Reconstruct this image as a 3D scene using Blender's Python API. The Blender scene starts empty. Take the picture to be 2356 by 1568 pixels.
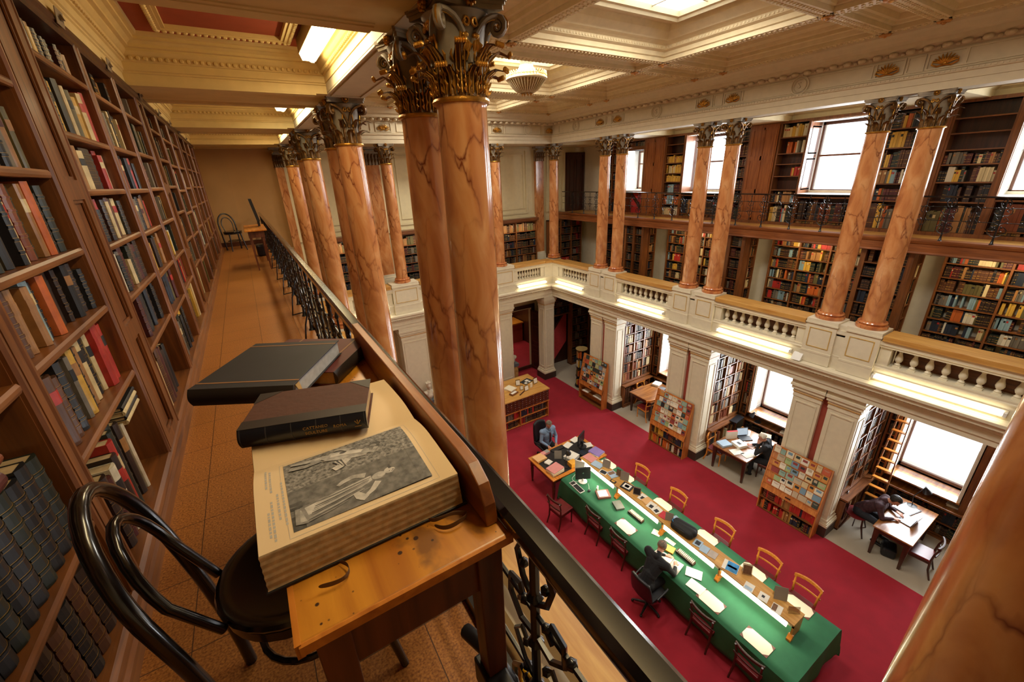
import bpy, bmesh, math, random
from mathutils import Vector, Matrix
PI = math.pi
rnd = random.Random(7)
S = bpy.context.scene
COL = S.collection
# ------------------------------------------------------------------ camera, world, exposure
cam_d = bpy.data.cameras.new('camera'); cam = bpy.data.objects.new('camera', cam_d); COL.objects.link(cam)
cam_d.sensor_fit = 'HORIZONTAL'; cam_d.sensor_width = 36.0; cam_d.lens = 36.0 * 948.0 / 2356.0
cam_d.clip_start = 0.02; cam_d.clip_end = 200
RR = ((0.84714504, -0.52987168, -0.03976529), (-0.22874335, -0.29611344, -0.92735824), (0.47960583, 0.79470299, -0.37205566))
cam.matrix_world = Matrix(((RR[0][0], -RR[1][0], -RR[2][0], 0.0), (RR[0][1], -RR[1][1], -RR[2][1], 0.0),
                           (RR[0][2], -RR[1][2], -RR[2][2], 8.0), (0, 0, 0, 1)))
S.camera = cam
S.view_settings.view_transform = 'Standard'; S.view_settings.look = 'None'
S.view_settings.gamma = 1.0; S.view_settings.use_curve_mapping = False
S.view_settings.exposure = 0.05
S.render.engine = 'CYCLES'
S.cycles.max_bounces = 7; S.cycles.diffuse_bounces = 4; S.cycles.glossy_bounces = 3
S.cycles.transparent_max_bounces = 8; S.cycles.transmission_bounces = 4
S.cycles.sample_clamp_indirect = 4.0; S.cycles.caustics_reflective = False; S.cycles.caustics_refractive = False
S.cycles.use_denoising = True
w = bpy.data.worlds.new('sky'); S.world = w; w.use_nodes = True
bg = w.node_tree.nodes['Background']; bg.inputs[0].default_value = (0.90, 0.95, 1.0, 1); bg.inputs[1].default_value = 3.0

def area(name, loc, size, rot, power, color):
    l = bpy.data.lights.new(name, 'AREA'); l.shape = 'RECTANGLE'; l.size, l.size_y = size
    l.energy = power; l.color = color
    o = bpy.data.objects.new(name, l); o.location = loc; o.rotation_euler = rot; COL.objects.link(o)
    return o
WARM = (1.0, 0.80, 0.50); TUBE = (1.0, 0.88, 0.62); DAY = (0.92, 0.96, 1.0)
# daylight that enters by the three laylights in the hall ceiling (just under the glass)
for yc in (1.4, 4.76, 8.1, 11.4):
    area('laylight_daylight', (5.53, yc, 10.05), (1.7, 1.0), (0, 0, 0), 130, (1.0, 0.93, 0.80))
# daylight through the windows of the right-hand wall (upper gallery, then ground floor), placed in the openings
for yc in (1.38, 4.74, 8.1, 10.75):
    area('window_daylight', (12.02, yc, 8.1), (1.3, 1.4), (0, PI / 2, 0), 75, DAY)
for yc in (1.5, 4.86, 8.2):
    area('window_daylight', (11.98, yc, 2.1), (1.9, 1.15), (0, PI / 2, 0), 105, DAY)

# ------------------------------------------------------------------ materials
MATS = {}
def _new(name):
    m = bpy.data.materials.new(name); m.use_nodes = True
    nt = m.node_tree; b = nt.nodes['Principled BSDF']
    MATS[name] = m
    return m, nt, b
def _n(nt, typ, **kw):
    n = nt.nodes.new(typ)
    for k, v in kw.items():
        if k.startswith('i_'):
            n.inputs[k[2:].replace('_', ' ')].default_value = v
        else: setattr(n, k, v)
    return n
def _ramp(nt, stops):
    r = nt.nodes.new('ShaderNodeValToRGB'); e = r.color_ramp.elements
    e[0].position, e[0].color = stops[0][0], (*stops[0][1], 1)
    e[1].position, e[1].color = stops[-1][0], (*stops[-1][1], 1)
    for p, c in stops[1:-1]:
        q = e.new(p); q.color = (*c, 1)
    return r
def _coord(nt, scale=(1, 1, 1)):
    t = nt.nodes.new('ShaderNodeTexCoord'); m = nt.nodes.new('ShaderNodeMapping'); m.inputs['Scale'].default_value = scale
    nt.links.new(t.outputs['Object'], m.inputs['Vector'])
    return m.outputs[0]
def hexc(h):
    h = h.lstrip('#'); o = []
    for i in (0, 2, 4):
        c = int(h[i:i + 2], 16) / 255
        o.append(c / 12.92 if c <= .04045 else ((c + .055) / 1.055) ** 2.4)
    return tuple(o)
def plain(name, col, rough=0.6, metal=0.0, var=0.12, scale=8.0, bump=0.0, bscale=60, coat=0.0, emis=None, estr=0):
    if isinstance(col, str): col = hexc(col)
    m, nt, b = _new(name)
    b.inputs['Roughness'].default_value = rough; b.inputs['Metallic'].default_value = metal
    if coat: b.inputs['Coat Weight'].default_value = coat; b.inputs['Coat Roughness'].default_value = .15
    if var:
        v = _coord(nt); n = _n(nt, 'ShaderNodeTexNoise', i_Scale=scale, i_Detail=4.0); nt.links.new(v, n.inputs['Vector'])
        r = _ramp(nt, [(.3, tuple(c * (1 - var) for c in col)), (.7, tuple(min(1, c * (1 + var)) for c in col))])
        nt.links.new(n.outputs['Fac'], r.inputs[0]); nt.links.new(r.outputs[0], b.inputs['Base Color'])
    else: b.inputs['Base Color'].default_value = (*col, 1)
    if bump:
        v = _coord(nt); n2 = _n(nt, 'ShaderNodeTexNoise', i_Scale=bscale, i_Detail=5.0); nt.links.new(v, n2.inputs['Vector'])
        bp = _n(nt, 'ShaderNodeBump', i_Strength=bump, i_Distance=.01); nt.links.new(n2.outputs['Fac'], bp.inputs['Height']); nt.links.new(bp.outputs[0], b.inputs['Normal'])
    if emis:
        b.inputs['Emission Color'].default_value = (*emis, 1); b.inputs['Emission Strength'].default_value = estr
    return m
def wood(name, dark, light, axis='z', rough=0.4, scale=1.0, coat=0.2, stain=None):
    dark, light = hexc(dark), hexc(light)
    m, nt, b = _new(name)
    sc = {'x': (1.2, 14, 14), 'y': (14, 1.2, 14), 'z': (14, 14, 1.2)}[axis]
    v = _coord(nt, tuple(s * scale for s in sc))
    n = _n(nt, 'ShaderNodeTexNoise', i_Scale=2.0, i_Detail=6.0, i_Distortion=.6); nt.links.new(v, n.inputs['Vector'])
    r = _ramp(nt, [(.28, dark), (.5, tuple((a + c) / 2 for a, c in zip(dark, light))), (.72, light)])
    nt.links.new(n.outputs['Fac'], r.inputs[0]); out = r.outputs[0]
    if stain:
        v2 = _coord(nt); n2 = _n(nt, 'ShaderNodeTexNoise', i_Scale=stain[1], i_Detail=5.0, i_Distortion=.3); nt.links.new(v2, n2.inputs['Vector'])
        r2 = _ramp(nt, [(stain[2], (0, 0, 0)), (stain[2] + .05, (1, 1, 1))]); nt.links.new(n2.outputs['Fac'], r2.inputs[0])
        mx = _n(nt, 'ShaderNodeMix', data_type='RGBA')
        nt.links.new(r2.outputs[0], mx.inputs['Factor']); nt.links.new(out, mx.inputs[6]); mx.inputs[7].default_value = (*hexc(stain[0]), 1)
        out = mx.outputs[2]
        v3 = _coord(nt); n3 = _n(nt, 'ShaderNodeTexVoronoi', i_Scale=45.0); nt.links.new(v3, n3.inputs['Vector'])
        n4 = _n(nt, 'ShaderNodeTexNoise', i_Scale=9.0); nt.links.new(v3, n4.inputs['Vector'])
        ad = _n(nt, 'ShaderNodeMath', operation='ADD'); nt.links.new(n3.outputs['Distance'], ad.inputs[0]); nt.links.new(n4.outputs['Fac'], ad.inputs[1])
        r3 = _ramp(nt, [(.52, (1, 1, 1)), (.58, (0, 0, 0))]); nt.links.new(ad.outputs[0], r3.inputs[0])
        mx2 = _n(nt, 'ShaderNodeMix', data_type='RGBA'); nt.links.new(r3.outputs[0], mx2.inputs['Factor']); nt.links.new(out, mx2.inputs[6]); mx2.inputs[7].default_value = (.05, .02, .012, 1)
        out = mx2.outputs[2]
    nt.links.new(out, b.inputs['Base Color'])
    b.inputs['Roughness'].default_value = rough; b.inputs['Coat Weight'].default_value = coat; b.inputs['Coat Roughness'].default_value = .25
    bp = _n(nt, 'ShaderNodeBump', i_Strength=.12, i_Distance=.004); nt.links.new(n.outputs['Fac'], bp.inputs['Height']); nt.links.new(bp.outputs[0], b.inputs['Normal'])
    return m
def marble(name, c1, c2, c3, vein, rough=.18):
    m, nt, b = _new(name)
    v = _coord(nt, (1, 1, .38))
    n = _n(nt, 'ShaderNodeTexNoise', i_Scale=4.5, i_Detail=6.0, i_Distortion=1.2); nt.links.new(v, n.inputs['Vector'])
    r = _ramp(nt, [(.3, hexc(c1)), (.5, hexc(c2)), (.7, hexc(c3))]); nt.links.new(n.outputs['Fac'], r.inputs[0])
    nz = _n(nt, 'ShaderNodeTexNoise', i_Scale=5.0, i_Detail=4.0); nt.links.new(v, nz.inputs['Vector'])
    mxv = _n(nt, 'ShaderNodeMix', data_type='VECTOR'); mxv.inputs['Factor'].default_value = .22
    nt.links.new(v, mxv.inputs[4]); nt.links.new(nz.outputs['Color'], mxv.inputs[5])
    vo = _n(nt, 'ShaderNodeTexVoronoi', feature='DISTANCE_TO_EDGE', i_Scale=5.2); nt.links.new(mxv.outputs[1], vo.inputs['Vector'])
    rv = _ramp(nt, [(.0, (1, 1, 1)), (.016, (.55, .55, .55)), (.05, (0, 0, 0))]); nt.links.new(vo.outputs['Distance'], rv.inputs[0])
    nm = _n(nt, 'ShaderNodeTexNoise', i_Scale=3.0); nt.links.new(v, nm.inputs['Vector'])
    rm = _ramp(nt, [(.40, (0, 0, 0)), (.62, (1, 1, 1))]); nt.links.new(nm.outputs['Fac'], rm.inputs[0])
    mul = _n(nt, 'ShaderNodeMath', operation='MULTIPLY'); nt.links.new(rv.outputs[0], mul.inputs[0]); nt.links.new(rm.outputs[0], mul.inputs[1])
    mx = _n(nt, 'ShaderNodeMix', data_type='RGBA'); nt.links.new(mul.outputs[0], mx.inputs['Factor']); nt.links.new(r.outputs[0], mx.inputs[6]); mx.inputs[7].default_value = (*hexc(vein), 1)
    nt.links.new(mx.outputs[2], b.inputs['Base Color']); b.inputs['Roughness'].default_value = rough
    b.inputs['Coat Weight'].default_value = .35; b.inputs['Coat Roughness'].default_value = .08
    return m
def tiles(name, base, dark, light, seam, size, rough=.45, scale=160):
    m, nt, b = _new(name)
    v = _coord(nt); n = _n(nt, 'ShaderNodeTexNoise', i_Scale=scale, i_Detail=3.0); nt.links.new(v, n.inputs['Vector'])
    r = _ramp(nt, [(.32, hexc(dark)), (.5, hexc(base)), (.68, hexc(light))]); nt.links.new(n.outputs['Fac'], r.inputs[0])
    nb = _n(nt, 'ShaderNodeTexNoise', i_Scale=1.6, i_Detail=3.0); nt.links.new(v, nb.inputs['Vector'])
    hs = _n(nt, 'ShaderNodeHueSaturation'); mr = _n(nt, 'ShaderNodeMapRange'); mr.inputs[3].default_value = .8; mr.inputs[4].default_value = 1.2
    nt.links.new(nb.outputs['Fac'], mr.inputs[0]); nt.links.new(mr.outputs[0], hs.inputs['Value']); nt.links.new(r.outputs[0], hs.inputs['Color'])
    sp = _n(nt, 'ShaderNodeSeparateXYZ'); nt.links.new(v, sp.inputs[0]); outs = []
    for i, (s, o) in enumerate(size):
        a = _n(nt, 'ShaderNodeMath', operation='MULTIPLY_ADD'); nt.links.new(sp.outputs[i], a.inputs[0]); a.inputs[1].default_value = 1 / s; a.inputs[2].default_value = o
        fr = _n(nt, 'ShaderNodeMath', operation='FRACT'); nt.links.new(a.outputs[0], fr.inputs[0])
        lt = _n(nt, 'ShaderNodeMath', operation='LESS_THAN'); nt.links.new(fr.outputs[0], lt.inputs[0]); lt.inputs[1].default_value = .0035 / s; outs.append(lt)
    mxx = _n(nt, 'ShaderNodeMath', operation='MAXIMUM'); nt.links.new(outs[0].outputs[0], mxx.inputs[0]); nt.links.new(outs[1].outputs[0], mxx.inputs[1])
    mx = _n(nt, 'ShaderNodeMix', data_type='RGBA'); nt.links.new(mxx.outputs[0], mx.inputs['Factor']); nt.links.new(hs.outputs[0], mx.inputs[6]); mx.inputs[7].default_value = (*hexc(seam), 1)
    nt.links.new(mx.outputs[2], b.inputs['Base Color']); b.inputs['Roughness'].default_value = rough
    return m
def glow(name, col, strength):
    m = bpy.data.materials.new(name); m.use_nodes = True; nt = m.node_tree
    e = nt.nodes.new('ShaderNodeEmission'); e.inputs[0].default_value = (*col, 1); e.inputs[1].default_value = strength
    nt.links.new(e.outputs[0], nt.nodes['Material Output'].inputs[0]); MATS[name] = m
    return m
def glass(name, tint=(1, 1, 1), gloss=.12, alpha_tint=1.0):
    m = bpy.data.materials.new(name); m.use_nodes = True; nt = m.node_tree
    t = nt.nodes.new('ShaderNodeBsdfTransparent'); t.inputs[0].default_value = (*[c * alpha_tint for c in tint], 1)
    g = nt.nodes.new('ShaderNodeBsdfGlossy'); g.inputs['Roughness'].default_value = .03
    mx = nt.nodes.new('ShaderNodeMixShader'); mx.inputs[0].default_value = gloss
    nt.links.new(t.outputs[0], mx.inputs[1]); nt.links.new(g.outputs[0], mx.inputs[2]); nt.links.new(mx.outputs[0], nt.nodes['Material Output'].inputs[0])
    MATS[name] = m
    return m

WOODZ = wood('oak_case', '#5a3217', '#8a5226', 'z', .42)
WOODY = wood('oak_case_long', '#5a3217', '#8f5728', 'y', .42)
WOODX = wood('oak_case_across', '#5a3217', '#8a5226', 'x', .42)
WPAN = wood('oak_panel', '#7a401c', '#a8642e', 'z', .4)
WDARK = wood('mahogany', '#2b140c', '#4a2414', 'z', .35)
WDARKX = wood('mahogany_long', '#3a1d10', '#5d301a', 'x', .3)
WDESK = wood('honey_desk_top', '#a8641c', '#d8952f', 'y', .33, .7, .3, stain=('#8a5a26', 5.5, .57))
WDESKF = wood('worn_desk_frame', '#4a2212', '#7a4020', 'z', .45)
WDESKB = wood('worn_desk_board', '#6e3a17', '#a5652a', 'y', .42)
WSHELF = wood('light_oak_shelf', '#b57c36', '#d9a95c', 'y', .4, .6)
WSHELFX = wood('light_oak_shelf_across', '#b57c36', '#d9a95c', 'x', .4, .6)
WORANGE = wood('orange_beech', '#b0641c', '#e0923a', 'y', .35)
WRACK = wood('rack_cherry', '#a55a25', '#cf8440', 'z', .4)
WTAB = wood('walnut_table_top', '#6d3d1e', '#a9703c', 'x', .25, .6, .5)
WFASC = wood('gallery_fascia', '#6e3a1a', '#9c5c2c', 'y', .42)
MARB = marble('sienna_scagliola', '#a56238', '#c58450', '#d39c68', '#6e2f18')
MARBB = marble('sienna_base', '#a05a35', '#c57a48', '#d09058', '#6e2f18')
CREAM = plain('cream_plaster', '#d8c9a4', .6, var=.05)
CREAMW = plain('cream_white_paint', '#ded4bb', .5, var=.04)
CEILM = plain('ceiling_plaster', '#dccaa2', .65, var=.06)
STONEP = plain('frieze_plaster', '#c9b99a', .65, var=.05)
TANW = plain('tan_wall', '#b98f5a', .7, var=.08, scale=1.5)
PANELW = plain('wall_panel_paint', '#d9cca2', .6, var=.04)
REDP = plain('dull_red_paint', '#a3493a', .7, var=.06)
REDC = plain('ceiling_red_paint', '#9a3d1f', .7, var=.06)
GOLD = plain('gilding', '#b98533', .32, .75, var=.4, scale=14, bump=.3, bscale=50)
GOLDD = plain('gilt_bronze_dark', '#6b4a22', .38, .6, var=.55, scale=11, bump=.4, bscale=40)
GREYG = plain('capital_grey', '#8d7f6b', .5, .1, var=.3, scale=9)
BLACKI = plain('black_iron', '#17171a', .32, .3, var=.2, coat=.4)
BLACKP = plain('black_plastic', '#1a1a1e', .4, var=.1)
BLACKW = plain('ebonised_beech', '#130e0c', .22, var=.2, coat=.6)
RAILM = plain('black_handrail', '#101014', .16, .2, var=.15, coat=.8)
CARPET = plain('red_carpet', '#98182a', .95, var=.10, scale=3.0, bump=.25, bscale=300)
CARPETF = plain('red_carpet_dim', '#b01c2c', .95, var=.08)
STONEC = tiles('grey_cord_carpet', '#a89c8a', '#93887a', '#bbb0a0', '#9b9080', ((50, 0), (50, 0)), .95, 220)
CORK = tiles('cork_tile', '#a5672c', '#7d4719', '#c08038', '#4a2a12', ((.36, .41), (.36, .07)), .42, 130)
BAIZE = plain('green_baize', '#2c6a49', .9, var=.08, scale=5, bump=.15, bscale=200)
PAPER = plain('white_paper', '#e9e4d8', .8, var=.03)
PAGE = plain('aged_page', '#dcc29a', .75, var=.05, scale=4)
PAGEE = plain('page_edges', '#b89f78', .8, var=.15, scale=30)
CREAMP = plain('cream_blotter', '#f0e6cc', .8, var=.02)
REDLEA = plain('oxblood_leather', '#6b1a1c', .35, var=.2, coat=.3)
CHROME = plain('chrome', '#c8c8c8', .2, .9, var=0)
WHITEP = plain('white_paint', '#e8e6e0', .35, var=.02)
BUSTM = plain('bust_marble', '#cfc4b0', .5, var=.1)
SKIN = plain('skin', '#b9816a', .55, var=.08, scale=20)
GLASSM = glass('window_glass', gloss=.06)
PERSPEX = glass('acrylic', (.9, .88, .84), .14, .9)
DOME = glass('clear_sheet', (1, 1, 1), .08)
TUBEG = glow('fluorescent_tube', (1.0, .88, .58), 14)
TUBEW = glow('gallery_tube', (1.0, .80, .42), 16)
TABLEG = glow('reading_strip_light', (1.0, .90, .62), 9)
SKYG = glow('laylight_glass', (.97, .99, 1.0), 5.0)
def tint(name, h, rough=.55, var=.12):
    return MATS.get(name) or plain(name, h, rough, var=var, scale=12)

# ------------------------------------------------------------------ mesh builder
class MB:
    def __init__(s):
        s.v = []; s.f = []; s.m = []; s.s = []; s.mi = 0; s.M = None; s.c = None; s.vc = []
    def add(s, vs, fs, smooth=False):
        n = len(s.v)
        if s.M is not None: vs = [tuple(s.M @ Vector(p)) for p in vs]
        s.v.extend(vs)
        if s.c is not None: s.vc.extend([s.c] * len(vs))
        for f in fs:
            s.f.append([n + i for i in f]); s.m.append(s.mi); s.s.append(smooth)
        return s
    def box(s, a, b):
        x0, y0, z0 = a; x1, y1, z1 = b
        return s.add([(x0, y0, z0), (x1, y0, z0), (x1, y1, z0), (x0, y1, z0), (x0, y0, z1), (x1, y0, z1), (x1, y1, z1), (x0, y1, z1)],
                     [(0, 3, 2, 1), (4, 5, 6, 7), (0, 1, 5, 4), (1, 2, 6, 5), (2, 3, 7, 6), (3, 0, 4, 7)])
    def cbox(s, c, d): return s.box([c[i] - d[i] / 2 for i in range(3)], [c[i] + d[i] / 2 for i in range(3)])
    def prism(s, pts, axis, a0, a1, smooth=False):
        n = len(pts)
        def P(p, t): return (t, p[0], p[1]) if axis == 'x' else (p[0], t, p[1]) if axis == 'y' else (p[0], p[1], t)
        vs = [P(p, a0) for p in pts] + [P(p, a1) for p in pts]
        s.add(vs, [tuple(range(n)), tuple(range(2 * n - 1, n - 1, -1))])
        k = len(s.v) - 2 * n
        for i in range(n):
            j = (i + 1) % n
            s.f.append([k + i, k + j, k + n + j, k + n + i]); s.m.append(s.mi); s.s.append(smooth)
        return s
    def lathe(s, prof, c=(0, 0, 0), seg=24, cap=True, sx=1, sy=1):
        vs = []; fs = []; n = len(prof)
        for r, z in prof:
            for k in range(seg):
                a = 2 * PI * k / seg; vs.append((c[0] + r * sx * math.cos(a), c[1] + r * sy * math.sin(a), c[2] + z))
        for i in range(n - 1):
            for k in range(seg):
                l = (k + 1) % seg; fs.append((i * seg + k, i * seg + l, (i + 1) * seg + l, (i + 1) * seg + k))
        s.add(vs, fs, True)
        if cap:
            k = len(s.v) - len(vs)
            s.f.append([k + i for i in range(seg)][::-1]); s.m.append(s.mi); s.s.append(False)
            s.f.append([k + (n - 1) * seg + i for i in range(seg)]); s.m.append(s.mi); s.s.append(False)
        return s
    def tube(s, pts, r, seg=8, closed=False, flat=None):
        pts = [Vector(p) for p in pts]; n = len(pts)
        rs = r if isinstance(r, (list, tuple)) else [r] * n
        vs = []; up = None
        for i, p in enumerate(pts):
            if closed: t = pts[(i + 1) % n] - pts[i - 1]
            else: t = pts[min(i + 1, n - 1)] - pts[max(i - 1, 0)]
            t.normalize()
            if up is None:
                up = Vector((0, 0, 1)) if abs(t.z) < .9 else Vector((1, 0, 0))
            a = up - t * up.dot(t)
            if a.length < 1e-6: a = t.orthogonal()
            a.normalize(); bb = t.cross(a); up = a
            for k in range(seg):
                an = 2 * PI * (k + .5) / seg
                ca, sa = math.cos(an) * rs[i], math.sin(an) * rs[i]
                if flat: ca *= flat
                vs.append(tuple(p + a * ca + bb * sa))
        fs = []
        for i in range(n if closed else n - 1):
            j = (i + 1) % n
            for k in range(seg):
                l = (k + 1) % seg; fs.append((i * seg + k, i * seg + l, j * seg + l, j * seg + k))
        if not closed:
            fs.append(tuple(range(seg))[::-1]); fs.append(tuple((n - 1) * seg + k for k in range(seg)))
        return s.add(vs, fs, seg > 4)
    def ball(s, c, r, seg=12, rings=8):
        if not isinstance(r, (list, tuple)): r = (r, r, r)
        vs = [(c[0], c[1], c[2] - r[2])]; fs = []
        for i in range(1, rings):
            ph = -PI / 2 + PI * i / rings
            for k in range(seg):
                a = 2 * PI * k / seg
                vs.append((c[0] + r[0] * math.cos(ph) * math.cos(a), c[1] + r[1] * math.cos(ph) * math.sin(a), c[2] + r[2] * math.sin(ph)))
        vs.append((c[0], c[1], c[2] + r[2])); last = len(vs) - 1
        for k in range(seg):
            l = (k + 1) % seg; fs.append((0, 1 + l, 1 + k))
            for i in range(rings - 2):
                a, b2 = 1 + i * seg, 1 + (i + 1) * seg; fs.append((a + k, a + l, b2 + l, b2 + k))
            fs.append((1 + (rings - 2) * seg + k, 1 + (rings - 2) * seg + l, last))
        return s.add(vs, fs, True)
    def grid(s, fn, nu, nv, smooth=True):
        vs = [tuple(fn(i / nu, j / nv)) for j in range(nv + 1) for i in range(nu + 1)]
        fs = [(j * (nu + 1) + i, j * (nu + 1) + i + 1, (j + 1) * (nu + 1) + i + 1, (j + 1) * (nu + 1) + i) for j in range(nv) for i in range(nu)]
        return s.add(vs, fs, smooth)
    def poly(s, pts): return s.add([tuple(p) for p in pts], [tuple(range(len(pts)))])
    def frame(s, axis, at, lo, hi, w, d):
        # picture-frame moulding: rectangle lo..hi in the plane axis=at, width w, depth from at to at+d
        (u0, v0), (u1, v1) = lo, hi
        for a, b2 in (((u0, v0), (u1, v0 + w)), ((u0, v1 - w), (u1, v1)), ((u0, v0 + w), (u0 + w, v1 - w)), ((u1 - w, v0 + w), (u1, v1 - w))):
            p = min(at, at + d); q = max(at, at + d)
            if axis == 'x': s.box((p, a[0], a[1]), (q, b2[0], b2[1]))
            elif axis == 'y': s.box((a[0], p, a[1]), (b2[0], q, b2[1]))
            else: s.box((a[0], a[1], p), (b2[0], b2[1], q))
        return s
    def build(s, name, mats, parent=None, bevel=0, seg=2, loc=None, rot=None, normals=True):
        me = bpy.data.meshes.new(name); me.from_pydata(s.v, [], s.f)
        for m in (mats if isinstance(mats, (list, tuple)) else [mats]): me.materials.append(m)
        me.polygons.foreach_set('material_index', s.m)
        if normals:
            bm = bmesh.new(); bm.from_mesh(me); bmesh.ops.recalc_face_normals(bm, faces=bm.faces); bm.to_mesh(me); bm.free()
        me.polygons.foreach_set('use_smooth', s.s)
        if any(s.s): me.set_sharp_from_angle(angle=math.radians(42))
        if s.vc:
            at = me.color_attributes.new('tone', 'FLOAT_COLOR', 'POINT'); flat = []
            for c in s.vc: flat.extend((c[0], c[1], c[2], 1))
            at.data.foreach_set('color', flat)
        me.update()
        o = bpy.data.objects.new(name, me); COL.objects.link(o)
        if parent is not None: o.parent = parent
        if loc is not None: o.location = loc
        if rot is not None: o.rotation_euler = rot
        if bevel:
            bv = o.modifiers.new('bevel', 'BEVEL'); bv.width = bevel; bv.segments = seg; bv.limit_method = 'ANGLE'; bv.angle_limit = math.radians(40)
        return o
def tag(o, label, cat, group=None, kind=None):
    o['label'] = label; o['category'] = cat
    if group: o['group'] = group
    if kind: o['kind'] = kind
    return o
def thing(name, label, cat, loc=(0, 0, 0), rz=0, group=None):
    o = bpy.data.objects.new(name, None); o.empty_display_size = .05; COL.objects.link(o); o.location = loc; o.rotation_euler = (0, 0, rz)
    return tag(o, label, cat, group, 'thing')
def struct(o, label=None):
    o['kind'] = 'structure'
    if label: o['label'] = label
    return o
def dup(root, loc=None, rz=None, label=None, group=None, rot=None, scale=None):
    r = root.copy(); COL.objects.link(r)
    if loc is not None: r.location = loc
    if rz is not None: r.rotation_euler = (0, 0, rz)
    if rot is not None: r.rotation_euler = rot
    if scale is not None: r.scale = scale if isinstance(scale, (tuple, list)) else (scale,) * 3
    if label: r['label'] = label
    if group: r['group'] = group
    for ch in list(root.children):
        c = ch.copy(); COL.objects.link(c); c.parent = r
        for g in list(ch.children):
            d = g.copy(); COL.objects.link(d); d.parent = c
    return r
def text_mesh(txt, size, mat, extrude=.0004, align='CENTER', name='lettering', bold=0):
    cu = bpy.data.curves.new(name, 'FONT'); cu.body = txt; cu.size = size; cu.extrude = extrude; cu.align_x = align; cu.align_y = 'CENTER'; cu.offset = bold
    cu.resolution_u = 2
    o = bpy.data.objects.new(name, cu); COL.objects.link(o)
    me = bpy.data.meshes.new_from_object(o.evaluated_get(bpy.context.evaluated_depsgraph_get()))
    bpy.data.objects.remove(o); bpy.data.curves.remove(cu)
    me.materials.clear(); me.materials.append(mat)
    q = bpy.data.objects.new(name, me); COL.objects.link(q)
    return q
ORD = ['first', 'second', 'third', 'fourth', 'fifth', 'sixth', 'seventh', 'eighth', 'ninth', 'tenth', 'eleventh', 'twelfth', 'thirteenth',
       'fourteenth', 'fifteenth', 'sixteenth', 'seventeenth', 'eighteenth', 'nineteenth', 'twentieth'] + ['%dth' % k for k in range(21, 60)]

def tone_mat():
    m, nt, b = _new('tone_books'); a = nt.nodes.new('ShaderNodeAttribute'); a.attribute_name = 'tone'
    nt.links.new(a.outputs['Color'], b.inputs['Base Color']); b.inputs['Roughness'].default_value = .5
    return m
TONE = tone_mat()
# ------------------------------------------------------------------ the building
GF = 6.5                       # floor of the left upper gallery
XL, XR = 1.34, 9.72            # axes of the two column rows
FL, FR, FY = 1.56, 9.5, 12.53  # hall faces of the left, right and far parapets
YN, YB = -4.2, 13.9            # near and far wall
PAIRS = [-0.43, 3.07, 6.42, 9.80]
def ring(b, rect, prof):
    x0, x1, y0, y1 = rect; vs = []; fs = []
    for d, z in [(q[0] + .004, q[1]) for q in prof]: vs += [(x0 + d, y0 + d, z), (x1 - d, y0 + d, z), (x1 - d, y1 - d, z), (x0 + d, y1 - d, z)]
    for i in range(len(prof) - 1):
        for k in range(4):
            l = (k + 1) % 4; fs.append((4 * i + k, 4 * i + l, 4 * i + 4 + l, 4 * i + 4 + k))
    b.add(vs, fs)
def lid(b, rect, d, z):
    x0, x1, y0, y1 = rect; b.poly([(x0 + d, y0 + d, z), (x1 - d, y0 + d, z), (x1 - d, y1 - d, z), (x0 + d, y1 - d, z)])
# floors
b = MB(); b.box((1.3, YN, -.2), (9.6, YB, 0)); b.box((6.6, YB, -.2), (10.9, 19, 0)); b.box((-1.2, YN, -.2), (1.3, YB, 0))
struct(b.build('floor', CARPET), 'red carpet of the reading room')
b = MB(); b.box((9.6, YN, -.2), (12.2, YB, 0)); struct(b.build('floor', STONEC), 'grey floor of the window alcoves')
b = MB(); b.box((-1.05, YN, 6.32), (.375, YB, GF)); struct(b.build('floor', CORK), 'cork tiled floor of the left upper gallery')
b = MB(); b.box((10.85, YN, 6.33), (12.2, YB, 6.55)); struct(b.build('floor', WSHELF), 'board floor of the right upper gallery')
b = MB(); b.box((9.95, YN, 3.62), (12.2, YB, 3.95)); b.box((-1.05, YN, 3.62), (1.12, YB, 3.95)); b.box((1.0, 12.95, 3.62), (9.98, YB, 3.95))
struct(b.build('floor', CREAM), 'floor of the first gallery')
b = MB(); b.box((.375, YN, 6.3), (.40, YB, 6.56)); struct(b.build('trim_1', BLACKI), 'dark edge strip of the left gallery floor')
# walls
def holed(b, x0, x1, ya, yb, za, zb, holes):
    ys = sorted({ya, yb, *[h[0] for h in holes], *[h[1] for h in holes]}); zs = sorted({za, zb, *[h[2] for h in holes], *[h[3] for h in holes]})
    for i in range(len(ys) - 1):
        run = None
        for j in range(len(zs) - 1):
            c = ((ys[i] + ys[i + 1]) / 2, (zs[j] + zs[j + 1]) / 2)
            if any(h[0] < c[0] < h[1] and h[2] < c[1] < h[3] for h in holes): continue
            b.box((x0, ys[i], zs[j]), (x1, ys[i + 1], zs[j + 1]))
UPW = [(yc - .71, yc + .71, 7.36, 8.88) for yc in (1.38, 4.74, 8.1)] + [(10.38, 11.12, 7.38, 8.64)]
LOW = [(yc - .6, yc + .6, 1.07, 3.25) for yc in (1.55, 4.9, 8.25)]
b = MB(); holed(b, 12.15, 12.55, YN, YB + .2, 0, 10.4, UPW + LOW); struct(b.build('wall_right', CREAMW))
b = MB(); b.box((-1.3, YN, 0), (-1.05, YB + .2, 10.4)); struct(b.build('wall_left', TANW))
b = MB(); b.box((-1.3, YN - .2, 0), (12.55, YN, 10.4)); struct(b.build('wall_near', CREAM))
b = MB(); b.box((-1.05, YB, 6.3), (1.2, YB + .2, 10.4)); struct(b.build('wall_far', TANW), 'tan end wall of the left upper gallery')
b = MB()
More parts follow.
